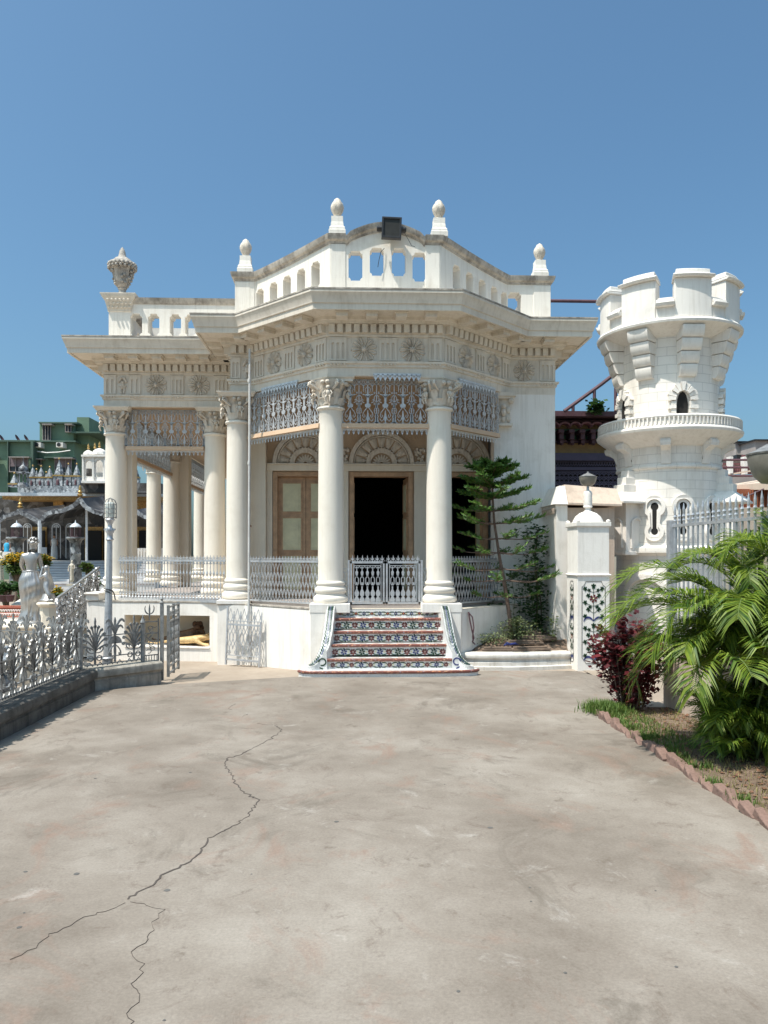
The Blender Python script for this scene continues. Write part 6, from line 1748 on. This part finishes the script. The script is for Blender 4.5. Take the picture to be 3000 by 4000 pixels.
# white bell kiosk on the roof
b = mb('bright_wash'); Z = 44; k = Z/1690
F = lambda u, v, w: tuple(SV(u, v, Z) + Vector((0, w, 0)))
b.plate([[(177, 1040), (177, 984), (228, 984), (228, 1040)], [(182, 1030)] + [(182, 1005)] + [(190.5+8.5*math.cos(R(t)), 1003-9*math.sin(R(t))) for t in (160, 130, 90, 50, 20)] + [(199, 1005), (199, 1030)], [(204, 1030), (204, 1005)] + [(213+9*math.cos(R(t)), 1003-10*math.sin(R(t))) for t in (160, 130, 90, 50, 20)] + [(222, 1005), (222, 1030)]], 0, .25, F)
for u in (179, 201, 226): sbox(b, u-1.4, u+1.4, 984, 1042, Z-.1, .2)
sbox(b, 175, 229, 1038, 1043, Z-.2, 1.2); sbox(b, 175, 229, 982, 986, Z-.2, 1.3); sbox(b, 178, 228, 984, 1040, Z+1.3, .1)
p = SV(191, 983, Z+.5); b.lathe([(11*k, 0), (11.5*k, 2*k), (10*k, 5*k), (6*k, 8.5*k), (2*k, 10.5*k), (.8*k, 12*k)], tuple(p), 16, fold=lambda a, z: 1+.05*math.cos(8*a))
p = SV(215, 983, Z+.5); b.lathe([(16*k, 0), (16*k, 3*k), (14*k, 8*k), (9*k, 12*k), (4*k, 14*k), (1*k, 15*k)], tuple(p), 16, fold=lambda a, z: 1+.05*math.cos(8*a))
ko = H(b, 'bell_kiosk', smooth=40)
b = mb('gold')
for u, v in ((191, 971), (205, 969), (215, 967)): p = SV(u, v, Z+.5); b.lathe([(.05, 0), (.09, .06), (.04, .12), (.07, .18), (.01, .34)], tuple(p), 8)
b.build('finials', ko)
b = mb('mosaic_dark_wall'); sbox(b, 173, 345, 1043, 1064, 44.4, .8); sbox(b, 186, 196, 1012, 1028, Z+.8, .2); H(b, 'kiosk_base')
# rippling canopy
def canopy(pts, Z, dep, name):
    P = []
    for i in range(len(pts)-1):
        for t in (0, .33, .66): P.append((pts[i][0]*(1-t)+pts[i+1][0]*t, pts[i][1]*(1-t)+pts[i+1][1]*t))
    P.append(pts[-1]); b = mb('mirror_mosaic'); n = len(P)
    b.strip([(u, v+4) for u, v in P], [9]*n, -.05, .05, lambda u, v, w: tuple(SV(u, v, Z)+Vector((0, w, 0))))
    b.mat('mosaic_dark_wall')
    vs = []
    for u, v in P: vs += [tuple(SV(u, v+2, Z)+Vector((0, .06, 0))), tuple(SV(u, v-4, Z)+Vector((0, dep, .5)))]
    b.add(vs, [(2*i, 2*i+1, 2*i+3, 2*i+2) for i in range(n-1)])
    return H(b, name, smooth=60)
canopy([(-6, 1124), (0, 1120), (12, 1110), (26, 1107), (38, 1103), (42, 1099), (47, 1104), (56, 1108), (68, 1114), (78, 1120), (85, 1127), (90, 1118), (100, 1107), (115, 1102), (136, 1099), (150, 1093), (160, 1088), (168, 1080), (173, 1074), (179, 1084), (187, 1093), (203, 1101), (222, 1107)], 39, 6, 'canopy')
canopy([(268, 1116), (276, 1112), (288, 1104), (293, 1099), (298, 1104), (310, 1111), (322, 1115)], 39, 6, 'canopy')
b = mb('gold')
for u, v in ((44, 1098), (173, 1072), (293, 1098)): p = SV(u, v, 39.1); b.lathe([(.10, 0), (.16, .08), (.08, .14), (.13, .22), (.06, .3), (.09, .38), (.02, .55)], tuple(p), 8)
H(b, 'canopy_finials', smooth=50)
b = mb('silver_white').tube([at(86, 1125, 39), at(86, 1212, 39)], .10, 8).tube([at(-4, 1125, 39), at(-4, 1212, 39)], .12, 8).tube([at(187, 1100, 39.5), at(187, 1212, 39.5)], .06, 8); sbox(b, 83, 91, 1182, 1212, 39, .6); H(b, 'canopy_posts', smooth=40)
for u0, u1 in ((70, 96), (187, 218), (300, 318)):
    b = mb('gold_cornice'); sbox(b, u0-4, u1+4, 1138, 1212, 47.9, .1); o = H(b, 'door_frame')
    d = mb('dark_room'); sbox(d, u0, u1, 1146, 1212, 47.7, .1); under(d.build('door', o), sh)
for u in (152, 122, 60, 236):
    b = mb('silver_blue'); F = lambda a, v, w: tuple(SV(a, v, 47.8)+Vector((0, w, 0)))
    for r in (5, 9): b.strip([(u+r*math.cos(R(t)), 1140-r*1.0*math.sin(R(t))) for t in range(0, 181, 20)], 1.5, -.06, 0, F)
    for s_ in (-9, 0, 9): b.strip([(u+s_, 1140), (u+s_, 1206)], 1.2, -.06, 0, F)
    for t in (30, 60, 90, 120, 150): b.strip([(u, 1140), (u+9*math.cos(R(t)), 1140-9*math.sin(R(t)))], .8, -.05, 0, F)
    H(b, 'arched_grille')
b = mb('marble_step')
for i in range(9): Z = 42-.35*i; sbox(b, 20, 330, 1212+i*5.6, 1300, Z, 1.0 if i else 6)
H(b, 'marble_steps')
b = mb('curtain'); 
for i in range(9): Z = 42-.35*i; p0, p1 = SV(20, 1216.6+i*5.6, Z-.01), SV(330, 1218+i*5.6, Z-.01); b.box(p0.x, p1.x, p0.y-.02, p0.y, p1.z, p0.z)
H(b, 'step_joints')
b = mb('bright_wash'); sbox(b, 280, 345, 1190, 1213, 38, .2)
for i in range(12): sbox(b, 280+6*i, 282+6*i, 1184, 1213, 37.9, .3)
H(b, 'terrace_balustrade')
# people at the shrine
def person(name, lab, loc, skirt, top, S_=1.0):
    t = thing(name, lab, 'person', loc); t.scale = (S_, S_, S_)
    pts = [(0, 0, .88, .13, .11), (0, 0, 1.15, .14, .10), (0, 0, 1.36, .13, .08), (0, 0, 1.45, .055, .055), (0, 0, 1.56, .085, .09), (0, 0, 1.64, .07, .075), (.17, 0, 1.32, .05, .05), (.22, -.02, 1.08, .04, .04), (.20, -.14, .92, .03, .03), (-.17, 0, 1.32, .05, .05), (-.21, -.02, 1.08, .04, .04), (-.16, -.14, .95, .03, .03), (.09, 0, .5, .08, .08), (.09, 0, .08, .05, .05), (-.09, 0, .5, .08, .08), (-.09, .02, .08, .05, .05)]
    skin('body', pts, [(0,1),(1,2),(2,3),(3,4),(4,5),(2,6),(6,7),(7,8),(2,9),(9,10),(10,11),(0,12),(12,13),(0,14),(14,15)], 'skin', t, 1)
    b = mb(skirt).lathe([(.20, .10), (.19, .5), (.18, .85), (.15, 1.0)], seg=16, fold=lambda a, z: 1+.05*math.sin(7*a)); b.build('skirt', t, 60)
    mb(top).lathe([(.16, .95), (.17, 1.15), (.19, 1.32), (.08, 1.43)], seg=16, sy=.7).build('shawl', t, 60)
    mb('hair').ball((0, .02, 1.61), .10, 8, 6).build('hair', t, 60)
person('person', 'person in a long pale wrap standing in the shade of the mirrored canopy', at(117, 1211, 43), 'cloth_white', 'cloth_white', .86)
person('person', 'person in a bright blue shirt seated low at the far left edge beyond the garden', at(15, 1222, 30), 'cloth_blue', 'cloth_blue', .62)
b = mb('bright_wash'); sbox(b, -30, 30, 1192, 1206, 29.5, .3); tag(b.build('low_wall'), 'low cream parapet wall at the far left edge under the person in blue', 'wall')
# lantern pillars
def lantern(u, Z, vb, w, lab):
    k = Z/1690; p = SV(u, vb, Z); t = thing('lantern_pillar', lab, 'pillar', tuple(p)); h0 = (vb-1160)*k
    b = mb('mirror_mosaic').lathe([(w*.62*k, 0), (w*.6*k, h0*.35), (w*.52*k, h0*.36), (w*.5*k, h0*.62), (w*.55*k, h0*.64), (w*.5*k, h0*.68), (w*.5*k, h0*.86), (w*.66*k, h0*.93), (w*.9*k, h0*.97), (w*.88*k, h0)], seg=20); b.build('shaft', t, 40)
    z = h0; r = 9.5*k
    b = mb('maroon').box(-r, r, -r, r, z, z+1.5*k)
    for i in range(7):
        x = -r+2*r*i/6
        for y in (-r, r): b.box(x-.25*k, x+.25*k, y-.25*k, y+.25*k, z, z+22*k)
        b.box(-r-.25*k, -r+.25*k, x-.25*k, x+.25*k, z, z+22*k); b.box(r-.25*k, r+.25*k, x-.25*k, x+.25*k, z, z+22*k)
    b.build('lantern_cage', t)
    mb('silver_white').lathe([(12*k, 0), (12*k, 1*k), (9*k, 5*k), (5*k, 8*k), (2*k, 9*k), (1.2*k, 12*k), (.2*k, 16*k)], (0, 0, z+21*k), 16).build('cap', t, 50)
lantern(163, 26, 1262, 21, 'mosaic lantern pillar with white cap, right of the draped statue in front of the marble steps')
lantern(36, 26, 1262, 24, 'mosaic lantern pillar with white cap at the left above the flowering shrub')
def small_statue(u, v, Z, h, lab, matn='carved_plaster'):
    p = SV(u, v, Z); t = thing('statue', lab, 'statue', tuple(p)); s_ = h/1.7
    pts = [(0, 0, .12, .20, .16), (.02, 0, .5, .15, .13), (0, 0, .9, .15, .12), (.02, 0, 1.2, .15, .10), (0, 0, 1.34, .14, .08), (0, 0, 1.43, .05, .05), (.02, 0, 1.55, .085, .09), (.02, 0, 1.64, .07, .07), (.17, 0, 1.28, .05, .05), (.2, -.05, 1.05, .04, .04), (.05, -.16, 1.1, .035, .035), (-.17, 0, 1.28, .05, .05), (-.22, -.02, 1.05, .04, .04), (-.2, -.1, .85, .035, .035)]
    skin('body', pts, [(0,1),(1,2),(2,3),(3,4),(4,5),(5,6),(6,7),(4,8),(8,9),(9,10),(4,11),(11,12),(12,13)], matn, t, 1); t.scale = (s_, s_, s_)
    mb('carved_plaster').box(-.28, .28, -.25, .25, -.12, .02).build('plinth', t)
small_statue(155, 1262, 24.5, .78, 'small pale stone figure standing against the right lantern pillar')
small_statue(1, 1268, 24, 1.15, 'pale stone figure on a cream pedestal at the very left edge')
b = mb('cream_wash'); sbox(b, -8, 7, 1270, 1300, 24, .8); tag(b.build('pedestal'), 'tall cream pedestal at the very left edge under the pale figure', 'pedestal')
# flowering shrub, pots, hedge
random.seed(15)
def bush(name, lab, cat, u, v, Z, rx, rz, n, mats, trunk=True, size=.12):
    p = SV(u, v, Z); t = thing(name, lab, cat, tuple(p))
    s_ = mb('bark').tube([(0, 0, -1.6 if trunk else -.3), (.05, 0, -.6), (0, 0, 0)], [.09, .06, .04], 6)
    for a in range(5): s_.tube([(0, 0, -.5), (rx*.5*math.cos(a*1.25), rx*.5*math.sin(a*1.25), rz*.3)], [.04, .015], 5)
    s_.build('trunk', t, 50)
    b = MB(); cl = [(random.gauss(0, rx*.42), random.gauss(0, rx*.42), random.uniform(-.6, .8)*rz) for _ in range(26)]
    for i in range(n):
        c = random.choice(cl); q = Vector(c)+Vector((random.gauss(0, rx*.16), random.gauss(0, rx*.16), random.gauss(0, rz*.16)))
        m_ = mats[1] if len(mats) > 1 and q.z > rz*.12 and random.random() < .6 else mats[0]
        b.mat(m_); leaf(b, q, Vector((random.uniform(-1, 1), random.uniform(-1, 1), random.uniform(-.3, 1))), size*random.uniform(.6, 1.3), 1.5)
    b.build('crown', t)
bush('flowering_shrub', 'green shrub covered in yellow blossom left of the draped statue', 'shrub', 34, 1222, 22, .42, .32, 4200, ['garden_leaf', 'yellow_flower'], size=.06)
bush('flowering_shrub', 'orange-tinged shrub crown showing right of the draped statue', 'shrub', 92, 1214, 24, .28, .22, 1800, ['garden_leaf', 'yellow_flower'], size=.06)
bush('potted_shrub', 'dark green potted shrub on the lawn at the far left', 'shrub', 12, 1272, 20, .36, .16, 1600, ['bush_leaf'], False, .07)
bush('hedge', 'low yellow-green hedge plants behind the kneeling child statue', 'hedge', 118, 1283, 21, .30, .16, 1600, ['garden_leaf', 'yellow_flower'], False, .06)
bush('shrub', 'leafy shrub beside the banister left of the wing', 'shrub', 190, 1228, 20, .13, .13, 700, ['garden_leaf'], True, .06)
bush('shrub', 'small rounded shrub between the lantern pillar and the wing column', 'shrub', 200, 1262, 18, .16, .2, 900, ['bush_leaf'], True, .05)
bush('shrub', 'dark shrub behind the draped statue near its shoulder', 'shrub', 52, 1285, 21, .18, .12, 700, ['bush_leaf'], False, .06)
for u, lab in ((6, 'dark red flower pot on the lawn at the far left'), (22, 'second dark red pot on the lawn, just right of the first')):
    p = SV(u, 1300, 19.5 if u < 15 else 19); o = mb('maroon').lathe([(.07, 0), (.10, .14), (.115, .16), (.09, .16)], seg=14).build('flower_pot', None, 40); o.location = p; tag(o, lab, 'flower pot')
p = SV(10, 1330, 17); b = mb('red_planting')
for i in range(46): u = -20+i*3.4; q = SV(u, 1313, 18); b.ball((q.x, q.y, q.z), .045, 6, 4, (1, 1, 1.3))
tag(b.build('red_bedding_plants'), 'row of low red bedding plants along the lawn edge', 'plants', kind='stuff')
ed = thing('scalloped_edging', 'white scalloped garden edging in front of the red bedding plants', 'edging', at(30, 1330, 17))
b = mb('bright_wash')
for i in range(26):
    q = SV(-20+i*5.4, 1322, 17); b.tube([(q.x+.03*math.cos(R(t)), q.y, q.z+.022*math.sin(R(t))*2) for t in range(0, 181, 30)], .014, 5)
    q = SV(-17+i*5.4, 1330, 16.6); b.tube([(q.x+.03*math.cos(R(t)), q.y, q.z+.022*math.sin(R(t))*2) for t in range(0, 181, 30)], .014, 5)
under(b.build('scallops', ed), ed)
b = mb('red_planting'); sbox(b, -20, 122, 1325, 1329, 16.9, .3); sbox(b, -20, 122, 1333, 1345, 16.4, .3); under(b.build('tile_band', ed), ed)
b = mb('bright_wash')
for i in range(30): sbox(b, -18+i*4.6, -15.6+i*4.6, 1334, 1339, 16.3, .05)
under(b.build('tile_checks', ed), ed)
# white tent-like roof beyond the lawn
o = mb('bright_wash').add([at(24, 1306, 20), at(78, 1306, 20), at(78, 1282, 22), at(50, 1290, 22)], [(0, 1, 2, 3)]).add([at(24, 1309, 20), at(78, 1309, 20), at(78, 1306, 20), at(24, 1306, 20)], [(0, 1, 2, 3)]).build('sloping_slab'); tag(o, 'low white ribbed sloping slab on the lawn behind the draped statue', 'slab')
# ---- maroon house behind the tower
mh = thing('house', 'ochre and maroon house with bracketed eaves and iron screens between the pavilion and the tower', 'house', at(1270, 1210, 20))
def K(b, name, par=None, **k): return under(b.build(name, par or mh, **k), mh)
b = mb('ochre'); sbox(b, 1150, 1420, 903, 980, 20, 6); K(b, 'wall')
b = mb('maroon'); sbox(b, 1150, 1420, 887, 898, 19.1, 7); sbox(b, 1150, 1420, 898, 902, 19.5, 1); sbox(b, 1150, 1420, 907, 911, 19.6, 1); sbox(b, 1150, 1420, 950, 955, 19.85, .2); K(b, 'roof_slab')
b = mb('maroon_bright')
for i in range(12):
    u = 1192+23*i; b.strip([(u+11.5*math.cos(R(t)), 925-9*math.sin(R(t))) for t in range(0, 181, 20)], 3.2, -.25, 0, lambda a, v, w: tuple(SV(a, v, 19.6)+Vector((0, w, 0))))
K(b, 'scalloped_eave')
b = mb('maroon')
for i in range(12):
    u = 1192+23*i
    sbox(b, u-8, u+4, 927, 934, 19.5, .5); sbox(b, u-6, u+3, 934, 948, 19.6, .4); sbox(b, u-5, u+2, 948, 957, 19.7, .3); p = SV(u-1.5, 958, 19.8); b.ball(tuple(p), .05, 7, 5)
K(b, 'eave_brackets')
b = mb('green_glaze'); sbox(b, 1150, 1420, 926, 948, 19.97, .02); K(b, 'glazed_tiles')
b = mb('purple_trim'); sbox(b, 1150, 1420, 978, 994, 19.7, .4); sbox(b, 1150, 1420, 1008, 1015, 19.8, .3); K(b, 'beams')
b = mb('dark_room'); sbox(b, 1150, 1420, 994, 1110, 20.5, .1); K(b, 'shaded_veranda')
b = mb('purple_iron'); F = lambda u, v, w: tuple(SV(u, v, 19.9)+Vector((0, w, 0)))
for i in range(34):
    u = 1180+5.6*i; b.strip([(u, 996), (u+5.6, 1007)], 1.0, -.02, .02, F); b.strip([(u+5.6, 996), (u, 1007)], 1.0, -.02, .02, F)
for i in range(20):
    u = 1180+9.6*i
    for r_ in range(5):
        v = 1018+11*r_
        b.strip([(u+4*math.cos(R(t)), v+4.4+4*math.sin(R(t))) for t in range(0, 361, 60)], .8, -.02, .02, F)
        b.strip([(u+4.8, v), (u+2, v+3), (u+4.8, v+6), (u+7.6, v+3), (u+4.8, v)], .7, -.02, .02, F)
    b.strip([(u, 1015), (u, 1075)], .9, -.02, .02, F)
b.strip([(1150, 1047), (1420, 1047)], .9, -.02, .02, F)
K(b, 'iron_screen')
b = mb('maroon'); b.tube([at(1219, 888, 19), at(1299, 830, 19), at(1345, 794, 19)], .045, 8)
for u, v0 in ((1238, 873), (1284, 840), (1330, 806)): b.tube([at(u, 888, 19), at(u, v0, 19)], .04, 6)
K(b, 'roof_stair_rail')
b = mb('maroon').tube([at(1170, 649.5, 16), at(1400, 652.5, 16)], .035, 8).tube([at(1400, 652.5, 16), at(1400, 1200, 16)], .035, 8); tag(b.build('overhead_pipe', None, 50), 'thin maroon pipe spanning the sky from the pavilion parapet to behind the tower', 'pipe')
random.seed(6); b = mb('bush_leaf'); p = SV(1288, 881, 19); leaves(b, p, 260, (.09, .09, .07), .09, .6, 1.5); K(b, 'roof_weed')
# ---- brown house right of the tower
bh = thing('house', 'brown concrete house with red slatted balconies and pipes right of the tower', 'house', at(1620, 1210, 26))
def B_(b, name): return under(b.build(name, bh), bh)
b = mb('concrete_grey'); sbox(b, 1590, 1632, 955, 985, 27, 6); sbox(b, 1632, 1740, 951, 985, 26, 6); sbox(b, 1540, 1740, 1030, 1052, 25.3, 4); B_(b, 'walls')
b = mb('black_metal'); sbox(b, 1588, 1633, 952.5, 955, 26.9, 6); sbox(b, 1630, 1740, 948.5, 951, 25.9, 6); sbox(b, 1592, 1612, 982, 992, 26.8, .4); B_(b, 'roof_edge')
b = mb('maroon_bright')
for i in range(46): u = 1562+3.8*i; sbox(b, u, u+2, 985-(u-1562)*.06 if u > 1600 else 1000, 1004, 25.8, .06); sbox(b, u, u+2, 1006, 1024, 25.6, .06)
B_(b, 'balcony_slats')
b = mb('bright_wash')
for u in (1577, 1608, 1635, 1668): sbox(b, u, u+7, 986, 1024, 25.4, .25)
B_(b, 'balcony_pillars')
b = mb('maroon')
for v in (993.5, 1010, 1028): b.tube([at(1550, v, 24), at(1740, v-.5, 24)], .035, 7)
b.tube([at(1576, 1088, 20), at(1650, 1056, 20)], .02, 5); B_(b, 'pipes')
b = mb('beige_plaster')
b.add([at(1575, 1049, 23), at(1740, 1035, 21), at(1740, 1058, 21), at(1575, 1058, 23), at(1575, 1047, 25), at(1740, 1020, 25)], [(0, 1, 2, 3), (4, 5, 1, 0)])
b.add([at(1560, 1026, 24.5), at(1640, 1012, 23), at(1640, 1016, 23), at(1560, 1029, 24.5)], [(0, 1, 2, 3)]); sbox(b, 1574, 1740, 1096, 1220, 22, 3); B_(b, 'eaves')
b = mb('terracotta'); sbox(b, 1580, 1740, 1056, 1098, 22.4, 2)
for i in range(30): sbox(b, 1582+5*i, 1583+5*i, 1057, 1097, 22.3, .08)
B_(b, 'louvred_shutters')
# distant row of low buildings behind the building to close the horizon
